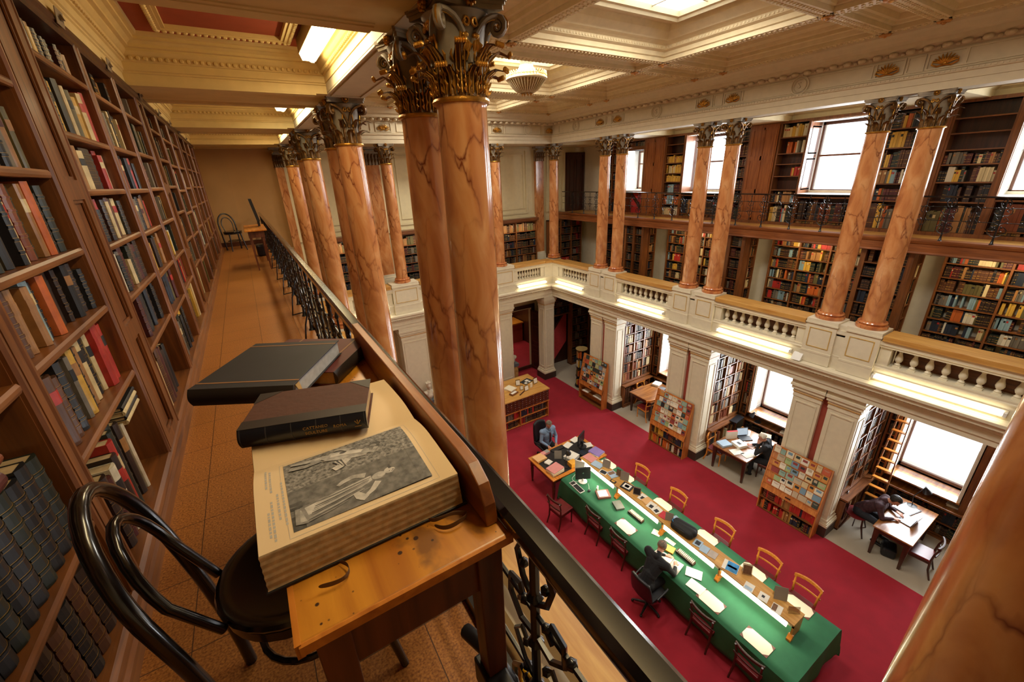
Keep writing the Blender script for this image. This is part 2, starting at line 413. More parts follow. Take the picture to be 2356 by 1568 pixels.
b.box((1.2, YB, 3.6), (12.15, YB + .2, 10.4)); b.box((-1.05, YB, 0), (8.25, YB + .2, 3.6)); b.box((9.4, YB, 0), (12.15, YB + .2, 3.6)); b.box((8.25, YB, 2.75), (9.4, YB + .2, 3.6)); b.box((-1.05, YB, 3.6), (1.2, YB + .2, 6.3))
struct(b.build('wall_far', PANELW), 'cream far wall of the hall')
# wall panels on the far wall, upper storey
b = MB()
for x0, x1 in ((1.8, 3.25), (4.2, 6.85), (7.75, 9.35), (10.6, 11.15)):
    b.frame('y', YB, (x0, 6.62), (x1, 8.9), .07, -.035); b.frame('y', YB, (x0 + .16, 6.8), (x1 - .16, 8.72), .03, -.025)
b.box((1.2, YB - .06, 6.42), (10.1, YB, 6.5))
struct(b.build('trim_2', PANELW), 'moulded wall panels of the far wall')
# slight chimney-breast step on the end wall of the left gallery
b = MB(); b.box((-1.05, YB - .09, GF), (-.14, YB, 8.95)); struct(b.build('wall_far_breast', TANW), 'stepped part of the tan end wall')
b = MB(); b.box((-1.05, YB - .11, GF), (.375, YB - .09, 6.62)); struct(b.build('baseboard_far', WDARKX))
# ------------------------------------------------------------------ hall entablature (right, far, left) and first-gallery cornice
def xprof(face, sgn, pts): return [(face - sgn * d, z) for d, z in pts]   # d = projection towards the hall
ENT = [(-.44, 8.96), (0, 8.96), (0, 9.07), (.015, 9.07), (.015, 9.16), (.04, 9.17), (.05, 9.21), (.01, 9.23), (.01, 9.5), (.05, 9.52), (.06, 9.56), (.2, 9.585), (.22, 9.64), (.3, 9.67), (.36, 9.73), (.42, 9.76), (.44, 9.80), (-.44, 9.80)]
b = MB()
b.prism(xprof(FR, 1, ENT), 'y', YN, FY); b.prism(xprof(FL, -1, ENT), 'y', YN, FY)
b.prism(xprof(FY, 1, ENT), 'x', FL - .44, FR + .44)
b.box((FR, FY, 8.96), (FR + .44, FY + .44, 9.8)); b.box((FL - .44, FY, 8.96), (FL, FY + .44, 9.8))
struct(b.build('trim_3', STONEP), 'entablature round the hall')
b = MB()   # egg and dart row, modillion leaves
yy = YN
while yy < FY - .1:
    for f, s in ((FR, -1), (FL, 1)):
        b.ball((f + s * .105, yy, 9.545), (.075, .062, .042), 8, 6)
        b.ball((f + s * .06, yy + .10, 9.535), (.04, .03, .03), 6, 4)
    yy += .21
xx = FL + .2
while xx < FR - .1:
    b.ball((xx, FY - .105, 9.545), (.062, .075, .042), 8, 6); b.ball((xx + .1, FY - .06, 9.535), (.03, .04, .03), 6, 4); xx += .21
yy = YN
while yy < FY:
    b.cbox((FR - .048, yy, 9.195), (.02, .03, .022)); b.cbox((FL + .048, yy, 9.195), (.02, .03, .022)); yy += .06
struct(b.build('trim_4', STONEP), 'leaf modillions under the hall cornice')
# frieze: panel frames, gilt reliefs, roundels
b = MB(); g = MB()
def relief(g, fx, sg, y, z=9.365, s=1.0, axis='x'):
    def P(d, u, v): return (fx - sg * d, y + u * s, z + v * s) if axis == 'x' else (y + u * s, fx - sg * d, z + v * s)
    for k in range(9):
        a = PI * (k - 4) / 9.5
        g.tube([P(.02, 0, -.06), P(.05, .09 * math.sin(a), -.04 + .05 * math.cos(a)), P(.03, .15 * math.sin(a), -.05 + .13 * math.cos(a))], [.012, .017, .006], 6)
    for sgn in (-1, 1):
        g.tube([P(.03, 0, -.07), P(.045, sgn * .08, -.085), P(.03, sgn * .15, -.05), P(.03, sgn * .14, .0), P(.03, sgn * .11, -.01)], [.012, .014, .012, .01, .006], 6)
    g.ball(P(.03, 0, -.05), .028, 8, 6)
for c in PAIRS:
    for dy in (-.35, .35):
        for f, sg in ((FR - .01, 1), (FL + .01, -1)):
            b.frame('x', f, (c + dy - .22, 9.25), (c + dy + .22, 9.48), .022, -sg * .022); relief(g, f, sg, c + dy)
    for f, sg in ((FR - .01, 1), (FL + .01, -1)): b.frame('x', f, (c - .11, 9.25), (c + .11, 9.48), .018, -sg * .02)
BAYS = [1.32, 4.745, 8.11, 11.25]
for k, c in enumerate(BAYS):
    h = (2.9 if k < 3 else 2.3) / 2 - .27
    for f, sg in ((FR - .01, 1), (FL + .01, -1)):
        b.frame('x', f, (c - h, 9.25), (c + h, 9.48), .02, -sg * .02)
        for r, t in ((.15, .012), (.11, .008)):
            b.tube([(f - sg * .025, c + r * math.cos(a * PI / 12), 9.365 + r * math.sin(a * PI / 12)) for a in range(24)], t, 6, True)
for x in (XL + .35, 3.74, 7.32, XR - .35):
    b.frame('y', FY - .01, (x - .22, 9.25), (x + .22, 9.48), .022, -.022); relief(g, FY - .01, 1, x, axis='y')
for x0, x1 in ((2.0, 3.4), (4.1, 6.95), (7.6, 9.0)):
    b.frame('y', FY - .01, (x0, 9.25), (x1, 9.48), .02, -.02)
for x in (8.5, 5.53, 2.6):
    for r, t in ((.15, .012), (.11, .008)):
        b.tube([(x + r * math.cos(a * PI / 12), FY - .035, 9.365 + r * math.sin(a * PI / 12)) for a in range(24)], t, 6, True)
struct(b.build('trim_5', STONEP), 'frieze panels and roundels'); struct(g.build('trim_6', GOLD), 'gilt reliefs in the frieze')
for k, c in enumerate(BAYS):
    for f, sg in ((FR - .012, 1),):
        t = text_mesh('S', .15, STONEP, .008, name='trim_7'); t.location = (f - .008, c + .02, 9.365); t.rotation_euler = (PI / 2, 0, -PI / 2); struct(t, 'monogram in a frieze roundel')
# ------------------------------------------------------------------ hall ceiling
ZC = 9.8
XRIB = [2.03, 3.88, 7.18, 9.03]; YR = []
for c in PAIRS: YR += [c - .335, c + .335]
YR.append(12.1)
b = MB()
W2 = .10
for x in XRIB: b.box((x - W2, YN, ZC), (x + W2, FY - .3, ZC + .16))
for y in YR: b.box((FL + .3, y - W2, ZC), (FR - .3, y + W2, ZC + .16))
b.box((FL + .3, YN, ZC), (XRIB[0] - .2, FY - .3, ZC + .16)); b.box((XRIB[3] + .2, YN, ZC), (FR, FY - .3, ZC + .16))
b.box((FL, 12.2, ZC), (FR, FY, ZC + .16))
for x in (XRIB[0] - .2, XRIB[3] + .2): pass
STEP = [(0, 9.86), (.03, 9.87), (.05, 9.93), (.09, 9.94), (.09, 9.99), (.14, 10.0), (.16, 10.05), (.22, 10.06)]
sk = []
yedges = [YN] + YR; xe = XRIB
tv = MB()
for j in range(len(yedges) - 1):
    y0, y1 = yedges[j] + W2, yedges[j + 1] - W2
    if y1 - y0 < .05: continue
    for i in range(3):
        x0, x1 = xe[i] + W2, xe[i + 1] - W2; r = (x0, x1, y0, y1)
        wide = y1 - y0 > 1.0
        if i == 1 and wide:
            if y1 - y0 < 1.6: ring(b, r, STEP); lid(b, r, .22, 10.06); continue
            pr = STEP[:4] + [(.12, 9.95), (.14, 10.0), (.2, 10.02), (.28, 10.03), (.40, 10.12), (.44, 10.2)]
            ring(b, r, pr)
            cx, cy = (x0 + x1) / 2, (y0 + y1) / 2; hx, hy = .95, .52
            inner = (x0 + .44, x1 - .44, y0 + .44, y1 - .44)
            X0, X1, Y0, Y1 = inner
            for a, c2 in (((X0, Y0), (cx - hx, Y1)), ((cx + hx, Y0), (X1, Y1)), ((cx - hx, Y0), (cx + hx, cy - hy)), ((cx - hx, cy + hy), (cx + hx, Y1))):
                b.poly([(a[0], a[1], 10.2), (c2[0], a[1], 10.2), (c2[0], c2[1], 10.2), (a[0], c2[1], 10.2)])
            ring(b, (cx - hx - .07, cx + hx + .07, cy - hy - .07, cy + hy + .07), [(0, 10.2), (0, 10.16), (.03, 10.15), (.05, 10.19), (.09, 10.2), (.11, 10.3)])
            sk.append((cx, cy, hx - .03, hy - .03))
            u = x0 + .16
            while u < x1 - .16:
                tv.cbox((u, y0 + .13, 9.975), (.03, .02, .03)); tv.cbox((u, y1 - .13, 9.975), (.03, .02, .03)); u += .06
            u = y0 + .16
            while u < y1 - .16:
                tv.cbox((x0 + .13, u, 9.975), (.02, .03, .03)); tv.cbox((x1 - .13, u, 9.975), (.02, .03, .03)); u += .06
        elif wide:
            ring(b, r, STEP + [(.30, 10.07), (.34, 10.16)]); lid(b, r, .34, 10.16)
        elif x1 - x0 > .6:
            ring(b, r, [(0, 9.86), (.03, 9.87), (.04, 9.9), (.08, 9.91), (.10, 9.98)]); lid(b, r, .10, 9.98)
struct(b.build('ceiling', CEILM), 'coffered plaster ceiling of the hall')
# guilloche bosses along the ribs and rosettes at the crossings
u = YN
while u < 12.2:
    for x in XRIB:
        tv.cbox((x - .045, u, ZC - .004), (.045, .03, .02)); tv.cbox((x + .045, u + .03, ZC - .004), (.045, .03, .02))
    u += .075
u = XRIB[0]
while u < XRIB[3]:
    for y in YR:
        tv.cbox((u, y - .045, ZC - .004), (.03, .045, .02)); tv.cbox((u + .03, y + .045, ZC - .004), (.03, .045, .02))
    u += .075
struct(tv.build('trim_8', CEILM), 'carved bands on the ceiling ribs')
g = MB()
for x in XRIB:
    for y in YR:
        for k in range(8):
            a = k * PI / 4; g.ball((x + .05 * math.cos(a), y + .05 * math.sin(a), ZC - .015), (.035, .035, .022), 6, 5)
        g.ball((x, y, ZC - .03), .03, 8, 6)
struct(g.build('trim_9', plain('rosette_plaster', '#c08a4a', .5, .2, var=.3)), 'rosettes at the ceiling rib crossings')
for k, (cx, cy, hx, hy) in enumerate(sk):
    o = MB(); o.box((cx - hx, cy - hy, 10.27), (cx + hx, cy + hy, 10.29)); o = struct(o.build('window_1', SKYG), 'laylight in the hall ceiling')
    f = MB()
    for d in (-hx / 3, hx / 3): f.box((cx + d - .012, cy - hy, 10.25), (cx + d + .012, cy + hy, 10.28))
    f.box((cx - hx, cy - .012, 10.25), (cx + hx, cy + .012, 10.28)); f.build('laylight_bars', CEILM, o)
b = MB(); b.box((-1.3, YN - .2, 10.42), (12.55, YB + .2, 10.6)); struct(b.build('ceiling', CEILM), 'roof slab above the ceilings')
# ------------------------------------------------------------------ left upper gallery ceiling (beams, coffers, red panel, grille)
LB = [(-1.2, -.03), (2.33, 3.36), (5.72, 6.75), (9.12, 10.14), (12.5, 13.9)]
b = MB(); bb = MB()
for y0, y1 in LB:
    b.box((-1.05, y0, 8.95), (1.12, y1, 9.5))
    for d0, d1, zz in ((.0, .12, 8.935), (.12, .16, 8.942)):
        b.box((-.66, y0 + d0, zz), (1.0, y0 + d1, 8.95)); b.box((-.66, y1 - d1, zz), (1.0, y1 - d0, 8.95))
GPROF = [(0, 8.95), (.0, 9.03), (.012, 9.035), (.012, 9.05), (.025, 9.055), (.025, 9.12), (.04, 9.125), (.05, 9.16), (.07, 9.175), (.09, 9.2), (.09, 9.22), (.12, 9.225), (.12, 9.25), (.15, 9.27), (.18, 9.275), (.18, 9.30), (.21, 9.305), (.22, 9.33)]
red = MB(); gr = MB()
for k in range(len(LB) - 1):
    y0, y1 = LB[k][1], LB[k + 1][0]; r = (-.67, 1.14, y0, y1)
    ring(b, r, GPROF)
    u = y0 + .05
    while u < y1 - .05:
        for x, s in ((-.67, 1), (1.14, -1)):
            bb.ball((x + s * .055, u, 9.15), (.016, .02, .02), 6, 4)
        u += .055
    u = -.62
    while u < 1.1:
        bb.ball((u, y0 + .055, 9.15), (.02, .016, .02), 6, 4); bb.ball((u, y1 - .055, 9.15), (.02, .016, .02), 6, 4)
        bb.cbox((u, y1 - .013, 9.043), (.03, .012, .014)); u += .055
    lid(red, r, .22, 9.33)
    q = (-.28, .74, y0 + .45, y1 - .45)
    ring(b, q, [(-.02, 9.33), (-.02, 9.295), (.03, 9.29), (.03, 9.30), (.06, 9.295), (.06, 9.33), (.09, 9.34), (.11, 9.39), (.15, 9.40), (.17, 9.47)])
    u = q[2]
    while u < q[3]:
        bb.ball((q[0] - .01, u, 9.292), (.02, .022, .016), 6, 4); bb.ball((q[1] + .01, u, 9.292), (.02, .022, .016), 6, 4); u += .05
    u = q[0]
    while u < q[1]:
        bb.ball((u, q[2] - .01, 9.292), (.022, .02, .016), 6, 4); bb.ball((u, q[3] + .01, 9.292), (.022, .02, .016), 6, 4); u += .05
    gi = (q[0] + .17, q[1] - .17, q[2] + .17, q[3] - .17)
    n = 8
    for row in range(int((gi[3] - gi[2]) / .07) + 1):
        yy = gi[2] + row * .07
        gr.tube([(gi[0] + (gi[1] - gi[0]) * i / 24, yy + .018 * math.cos(i * PI / 2 + row * PI), 9.47) for i in range(25)], .011, 5)
    gr.box((gi[0], gi[2], 9.52), (gi[1], gi[3], 9.53))
b.box((-1.05, YN, 8.92), (-.67, YB, 9.5))
struct(b.build('ceiling', plain('gallery_cornice_paint', '#d9bd7e', .6, var=.05)), 'beams and cornices of the left gallery ceiling')
struct(bb.build('trim_10', MATS['gallery_cornice_paint']), 'carved enrichments of the gallery cornice')
struct(red.build('ceiling', REDC), 'red ceiling panels of the left gallery'); struct(gr.build('trim_11', plain('vent_grille_paint', '#a9853f', .5, .2, var=.2)), 'interlaced vent grilles of the gallery ceiling')
# soffit of the left column beam and slab over it
b = MB(); b.box((1.12, YN, 8.945), (1.56, YB, 8.965)); b.frame('z', 8.945, (1.16, -.1), (1.52, 2.4), .03, -.012); b.frame('z', 8.945, (1.16, 3.75), (1.52, 5.75), .03, -.012); b.frame('z', 8.945, (1.16, 7.1), (1.52, 9.1), .03, -.012)
b.box((1.0, FY + .44, 8.96), (9.98, YB, 9.3))
struct(b.build('trim_12', STONEP), 'soffit panels between the columns')
# right gallery ceiling
b = MB()
for c in PAIRS + [13.3]: b.box((9.94, c - .5, 8.95), (12.15, c + .5, 9.5))
pr = [(0, 8.95), (0, 9.06), (.06, 9.1), (.08, 9.2), (.16, 9.25)]
ed = PAIRS + [13.3]
for k in range(len(ed) - 1): r = (9.94, 11.75, ed[k] + .5, ed[k + 1] - .5); ring(b, r, pr); lid(b, r, .16, 9.25)
r = (9.94, 11.75, YN, PAIRS[0] - .5); ring(b, r, pr); lid(b, r, .16, 9.25); b.box((11.75, YN, 8.93), (12.15, YB, 9.5))
struct(b.build('ceiling', CREAM), 'cream beams of the right upper gallery ceiling')
# ------------------------------------------------------------------ first-gallery parapet (right, far, left)
PAR = [(-.40, 3.57), (0, 3.57), (0, 3.68), (.02, 3.685), (.02, 3.80), (.03, 3.81), (.03, 3.85), (.06, 3.86), (.06, 3.90), (.13, 3.91), (.13, 3.96), (.17, 4.0), (.17, 4.05), (.05, 4.07), (.05, 4.075), (0, 4.08), (0, 4.33), (.015, 4.335), (.015, 4.36), (0, 4.37), (0, 4.41), (-.40, 4.41)]
TOPR = [(-.40, 4.76), (0, 4.76), (.01, 4.77), (.01, 4.80), (.035, 4.82), (.035, 4.90), (-.40, 4.90)]
b = MB()
b.prism(xprof(FR, 1, PAR), 'y', YN, FY); b.prism(xprof(FL, -1, PAR), 'y', YN, FY); b.prism(xprof(FY, 1, PAR), 'x', FL - .4, FR + .4)
b.prism(xprof(FR, 1, TOPR), 'y', YN, FY); b.prism(xprof(FL, -1, TOPR), 'y', YN, FY); b.prism(xprof(FY, 1, TOPR), 'x', FL - .4, FR + .4)
yy = YN
while yy < FY - .05:
    b.cbox((FR - .075, yy, 3.885), (.03, .032, .045)); b.cbox((FL + .075, yy, 3.885), (.03, .032, .045)); yy += .062
xx = FL + .05
while xx < FR: b.cbox((xx, FY - .075, 3.885), (.032, .03, .045)); xx += .062
# pedestals under the column pairs
def pedestal(b, f, sg, y0, y1, axis='x'):
    def bx(d0, d1, u0, u1, z0, z1):
        p, q = sorted((f - sg * d0, f - sg * d1))
        b.box((p, u0, z0), (q, u1, z1)) if axis == 'x' else b.box((u0, p, z0), (u1, q, z1))
    bx(-.40, .05, y0, y1, 4.08, 4.93); bx(-.42, .075, y0 - .02, y1 + .02, 4.93, 4.96); bx(-.42, .065, y0 - .01, y1 + .01, 4.96, 5.03)
    bx(-.40, .065, y0 - .01, y1 + .01, 4.30, 4.34); bx(-.40, .06, y0 - .01, y1 + .01, 4.08, 4.30)
gp = MB()
def pedframe(f, sg, y0, y1, axis='x'): gp.frame(axis, f - sg * .05, (y0 + .07, 4.43), (y1 - .07, 4.84), .014, -sg * .008)
PED = []
for c in PAIRS:
    for y0, y1 in ((c - .62, c - .08), (c + .08, c + .62)):
        pedestal(b, FR, 1, y0, y1); pedframe(FR, 1, y0, y1); pedestal(b, FL, -1, y0, y1); pedframe(FL, -1, y0, y1)
    for f, sg in ((FR, 1), (FL, -1)):
        p, q = sorted((f + sg * .40, f - sg * .01)); b.box((p, c - .08, 4.08), (q, c + .08, 5.0))
for x in (3.74, 7.32):
    pedestal(b, FY, 1, x - .42, x + .42, 'y'); pedframe(FY, 1, x - .42, x + .42, 'y')
b.box((FR - .005, FY - .005, 4.41), (FR + .4, FY + .4, 5.0)); b.box((FL - .4, FY - .005, 4.41), (FL + .005, FY + .4, 5.0))
b.box((FR, FY - .36, 4.41), (FR + .3, FY, 4.76)); b.box((FL - .3, FY - .36, 4.41), (FL, FY, 4.76)); b.box((FR - .36, FY, 4.41), (FR, FY + .3, 4.76)); b.box((FL, FY, 4.41), (FL + .36, FY + .3, 4.76))
struct(b.build('trim_13', CREAMW), 'cream parapet and cornice of the first gallery'); struct(gp.build('trim_14', plain('gilt_line_paint', '#c9a45a', .5, .1, var=.1)), 'gilt panel lines on the parapet pedestals')
# balustrades: one thing per bay, every baluster a part; wooden shelf on top is a thing
BPROF = [(.052, 0), (.052, .03), (.04, .035), (.046, .055), (.03, .075), (.026, .09), (.045, .11), (.058, .15), (.05, .20), (.033, .25), (.026, .285), (.026, .295), (.036, .30), (.036, .31), (.028, .315), (.045, .34), (.052, .345), (.052, .36)]
bm_ = MB(); bm_.lathe(BPROF, (0, 0, 0), 14); bm_.cbox((0, 0, .012), (.11, .11, .028)); bm_.cbox((0, 0, .345), (.11, .11, .024)); balproto = bm_.build('baluster', CREAMW); BAL_ME = balproto.data; bpy.data.objects.remove(balproto)
def balustrade(side, u0, u1, label):
    n = 9 if u1 - u0 > 1.2 else 7
    m = .17
    if side == 'far': t = thing('balustrade', label, 'balustrade', ((u0 + u1) / 2, FY + .15, 4.40), 0, 'parapet balustrades')
    else: t = thing('balustrade', label, 'balustrade', ((FR + .15) if side == 'right' else FL - .15, (u0 + u1) / 2, 4.40), PI / 2, 'parapet balustrades')
    h = (u1 - u0) / 2
    for q0, q1 in ((-h, -h + m), (h - m, h)): p = MB(); p.box((q0, -.12, .008), (q1, .12, .358)); p.build('end_block', CREAMW, t)
    for k in range(n):
        o = bpy.data.objects.new('baluster', BAL_ME); COL.objects.link(o); o.parent = t; o.location = (-h + m + (2 * h - 2 * m) * (k + .5) / n, 0, .006)
    bk = MB(); bk.box((-h + m, .19, .0), (h - m, .205, .37)) if side != 'x' else None
    if side == 'left': bk = MB(); bk.box((-h + m, -.205, 0), (h - m, -.19, .37))
    if side == 'right': bk = MB(); bk.box((-h + m, -.205, 0), (h - m, -.19, .37))
    bk.build('back_board', WOODX, t)
    return t
RB = [(-4.1, -1.06), (.19, 2.44), (3.70, 5.79), (7.05, 9.17), (10.43, 12.15)]
names = ['behind the near columns', 'nearest us in the right-hand parapet', 'second from us in the right-hand parapet', 'third from us in the right-hand parapet', 'beside the corner in the right-hand parapet']
for k, (u0, u1) in enumerate(RB):
    if k: balustrade('right', u0, u1, 'cream balustrade of vase balusters ' + names[k])
    if k in (3, 4): balustrade('left', u0, u1, 'cream balustrade below the left gallery, ' + ('beyond the third column pair' if k == 3 else 'beyond the last column pair'))
    sh = MB(); sh.box((FR - .075, u0 + .02, 4.903), (FR + .40, u1 - .02, 5.0)); o = sh.build('parapet_shelf', WSHELF, bevel=.006)
    tag(o, 'long oak shelf on the right parapet ' + ['out of sight', 'between the nearest columns', 'between the near and middle column pairs', 'between the middle and far column pairs', 'next to the corner column'][k], 'shelf', 'oak parapet shelves', 'thing')
    sh = MB(); sh.box((FL - .40, u0 + .02, 4.903), (FL + .075, u1 - .02, 5.0)); o = sh.build('parapet_shelf', WSHELF, bevel=.006)
    tag(o, 'oak shelf on the left parapet ' + ['behind us', 'seen under the handrail beside the column base', 'below the second column pair', 'below the third column pair', 'at the far end'][k], 'shelf', 'oak parapet shelves', 'thing')
for u0, u1, w in ((1.95, 3.3, 'left'), (4.18, 6.88, 'middle'), (7.76, 9.15, 'right')):
    balustrade('far', u0, u1, 'cream balustrade of the far parapet, %s section' % w)
    sh = MB(); sh.box((u0 + .02, FY - .075, 4.903), (u1 - .02, FY + .40, 5.0)); tag(sh.build('parapet_shelf', WSHELFX, bevel=.006), 'oak shelf on the far parapet, %s section' % w, 'shelf', 'oak parapet shelves', 'thing')
sh = MB(); sh.box((9.15, FY - .075, 4.903), (FR - .01, FY + .3, 4.99)); sh.box((FR - .075, 12.13, 4.903), (FR + .3, FY - .08, 4.99)); tag(sh.build('parapet_shelf', WSHELF), 'short oak shelf returns in the far right parapet corner', 'shelf', 'oak parapet shelves', 'thing')
# fluorescent fittings on the parapets
def tube_lamp(cx, cy, cz, L, rz, label, glowm=TUBEG, power=40, tilt=None, color=TUBE):
    t = thing('fluorescent_lamp', label, 'lamp', (cx, cy, cz), rz, 'fluorescent lamps along the parapets')
    p = MB(); p.box((-L / 2, -.005, -.07), (L / 2, .012, .06)); p.build('backplate', CREAMW, t)
    p = MB(); p.tube([(-L / 2 + .04, -.045, .0), (L / 2 - .04, -.045, .0)], .024, 10); p.build('lamp_tube', glowm, t)
    for s in (-1, 1):
        p = MB(); p.cbox((s * (L / 2 - .02), -.04, 0), (.04, .08, .07)); p.build('end_cap', WHITEP, t)
    return t
RL = [(.68, 2.42), (3.86, 5.64), (7.25, 9.05), (10.68, 12.25)]
for k, (u0, u1) in enumerate(RL):
    tube_lamp(FR - .012, (u0 + u1) / 2, 4.19, u1 - u0, -PI / 2, 'glowing fluorescent batten under the balustrade, ' + ['first', 'second', 'third', 'fourth'][k] + ' from us on the right parapet')
    if k > 1: tube_lamp(FL + .012, (u0 + u1) / 2, 4.19, u1 - u0, PI / 2, 'fluorescent batten on the left parapet, ' + ['', '', 'nearer', 'farther'][k] + ' one beyond the columns')
for u0, u1, w in ((2.0, 3.15, 'left'), (4.4, 6.7, 'middle'), (7.85, 9.2, 'right')):
    tube_lamp((u0 + u1) / 2, FY - .012, 4.19, u1 - u0, 0, 'fluorescent batten on the far parapet, %s section' % w)
b = MB(); b.prism([(FR - .17, 4.08), (FR - .02, 4.08), (FR - .02, 4.22), (FR - .06, 4.22)], 'y', 3.62, 3.80); tag(b.build('emergency_light', WHITEP), 'small white wedge box beside a parapet light', 'box', None, 'thing')
# ------------------------------------------------------------------ columns
ZB, ZN, ZT = 5.03, 8.46, 8.96
def leaf_bm(b, h, wd, r0, curl, sc=6):
    # acanthus leaf: local frame, x outward, y across, z up
    def fn(u, v):
        a = (u - .5) * 2
        edge = 1 - .35 * abs(math.sin(v * PI * 3.2)) * (abs(a) > .6)
        wv = wd * (1 - .25 * v) * edge * (1 if v < .85 else 1 - (v - .85) * 3.2)
        out = r0 + .012 * math.cos(a * PI * 1.5) + curl * max(0, v - .55) ** 1.6 * 3.2 + .01 * v
        z = h * (v if v < .85 else .85 + (v - .85) * .1 - (v - .85) ** 2 * 4)
        y = a * wv
        return (math.sqrt(max(out * out - y * y * .7, 1e-5)), y, z)
    b.grid(fn, sc, 9)
def rotz(a): return Matrix.Rotation(a, 4, 'Z')
def volute_path(sgn):
    pts = []
    for i in range(8):
        t = i / 7
        ang = (PI / 4) * (t ** 1.3) * sgn; r = .158 + .10 * t ** 2
        pts.append((r * math.cos(ang), r * math.sin(ang), .17 + .24 * (1 - (1 - t) ** 1.8)))
    d = Vector((math.cos(PI / 4 * sgn), math.sin(PI / 4 * sgn), 0)); c = Vector(pts[-1]) + d * .0 + Vector((0, 0, -.052))
    for i in range(1, 20):
        a = PI / 2 - i * .62; rr = .052 * (1 - i / 23); p = c + d * (rr * math.cos(a)) + Vector((0, 0, rr * math.sin(a)))
        pts.append(tuple(p))
    return pts
def cap_bell(b): b.lathe([(.150, 0), (.152, .1), (.156, .25), (.175, .36), (.205, .425), (.19, .44)], (0, 0, 0), 24)
def cap_abacus(b):
    for k0, (z0, z1, s) in enumerate(((.438, .462, .93), (.462, .478, .97), (.478, .502, 1.0))):
        pts = []
        for q in range(4):
            for i in range(7):
                t = -1 + 2 * i / 6
                x, y = .232 - .05 * (1 - t * t), t * .218
                a = q * PI / 2; pts.append((s * (x * math.cos(a) - y * math.sin(a)), s * (x * math.sin(a) + y * math.cos(a))))
        b.prism(pts, 'z', z0, z1)
def cap_fleuron(b):
    for k in range(9):
        a = 2 * PI * k / 9; b.ball((.205, .03 * math.cos(a), .47 + .03 * math.sin(a)), (.018, .012, .012), 6, 4)
    b.ball((.215, 0, .47), .018, 8, 6)
def cap_helix(b, s):
    pts = [(.16, s * .05, .18), (.165, s * .06, .27), (.18, s * .05, .35), (.19, s * .03, .385)]
    for i in range(1, 12):
        a = PI / 2 + s * 0 - i * .6; rr = .026 * (1 - i / 13); pts.append((.192, s * (.03 - rr * math.cos(a) * 1.0), .36 + rr * math.sin(a)))
    b.tube(pts, [.009] * 4 + [.009 - .0003 * i for i in range(11)], 6)
def cap_bud(b):
    for s in (-1, 1):
        for k in range(5): b.tube([(.175, s * .035, .285), (.2, s * (.035 + .012 * (k - 2)), .25), (.185, s * (.035 + .010 * (k - 2)), .222)], [.008, .012, .004], 5)
        b.ball((.178, s * .035, .30), (.02, .024, .02), 8, 6)
CAPM = [GREYG, GOLDD, GOLD]
def make_capital(parent, detailed):
    if not detailed:
        b = MB(); b.mi = 0; cap_bell(b); cap_abacus(b)
        for k in range(8):
            b.M = rotz(k * PI / 4); b.mi = 1; leaf_bm(b, .17, .06, .155, .14, 4)
            b.M = rotz((k + .5) * PI / 4); leaf_bm(b, .30, .055, .152, .17, 4)
        for q in range(4):
            b.M = rotz(q * PI / 2); b.mi = 2; cap_fleuron(b)
            for s in (-1, 1):
                b.mi = 1; pts = volute_path(s); b.tube(pts, [.018] * 8 + [.018 - .0006 * i for i in range(19)], 5, flat=1.7); b.mi = 2; cap_helix(b, s)
        b.M = None
        return b.build('capital', CAPM, parent, loc=(0, 0, ZN - ZB))
    b = MB(); cap_bell(b); root = b.build('capital', [GREYG], parent, loc=(0, 0, ZN - ZB))
    b = MB(); cap_abacus(b); b.build('abacus', [plain('abacus_paint', '#8f7f62', .5, .2, var=.2)], root)
    def rep(name, bld, mats, n, off):
        b = MB(); bld(b); o = b.build(name, mats, root)
        for k in range(n):
            if k: q = o.copy(); COL.objects.link(q); q.parent = root
            else: q = o
            q.rotation_euler = (0, 0, off + 2 * PI * k / n)
    def leafg(h, w, r, c):
        def f(b):
            leaf_bm(b, h, w, r, c, 10); b.mi = 1
            for a in (-.5, 0, .5):
                b.tube([(r + .016 + c * max(0, v - .55) ** 1.6 * 3.2 + .01 * v, a * w * .9, h * v) for v in (.05, .25, .45, .65, .8)], [.004, .005, .005, .004, .002], 5)
            for a in (-1, -.5, 0, .5, 1):
                b.ball((r + .028 + c * .45 ** 1.6 * 3.0, a * w * .5, h * .80), (.014, .009, .016), 6, 5)
            for s in (-1, 1):
                for v in (.2, .45, .7): b.tube([(r + .008, s * w * .72, h * (v - .1)), (r + .022, s * w * .95, h * v), (r + .034, s * w * .85, h * (v + .07))], [.004, .009, .003], 5)
        return f
    rep('acanthus_leaf', leafg(.17, .058, .157, .14), [GOLDD, GOLD], 8, 0)
    rep('acanthus_leaf', leafg(.30, .054, .154, .17), [GOLDD, GOLD], 8, PI / 8)
    for s in (-1, 1):
        def vol(b):
            pts = volute_path(s); b.tube(pts, [.017] * 8 + [.017 - .0006 * i for i in range(19)], 8, flat=1.5); b.mi = 1
            b.tube([(p[0] * 1.06, p[1] * 1.06, p[2] + .006) for p in pts], .006, 5)
            b.tube([(p[0] * 1.01, p[1] * 1.01, p[2] - .014) for p in pts[:8]], .007, 5)
        rep('volute', vol, [GREYG, GOLD], 4, 0)
        rep('helix', lambda b: cap_helix(b, s), [GOLD], 4, 0)
    rep('fleuron', cap_fleuron, [GOLD], 4, 0)
    rep('bud_cluster', cap_bud, [GOLD], 4, 0)
    return root
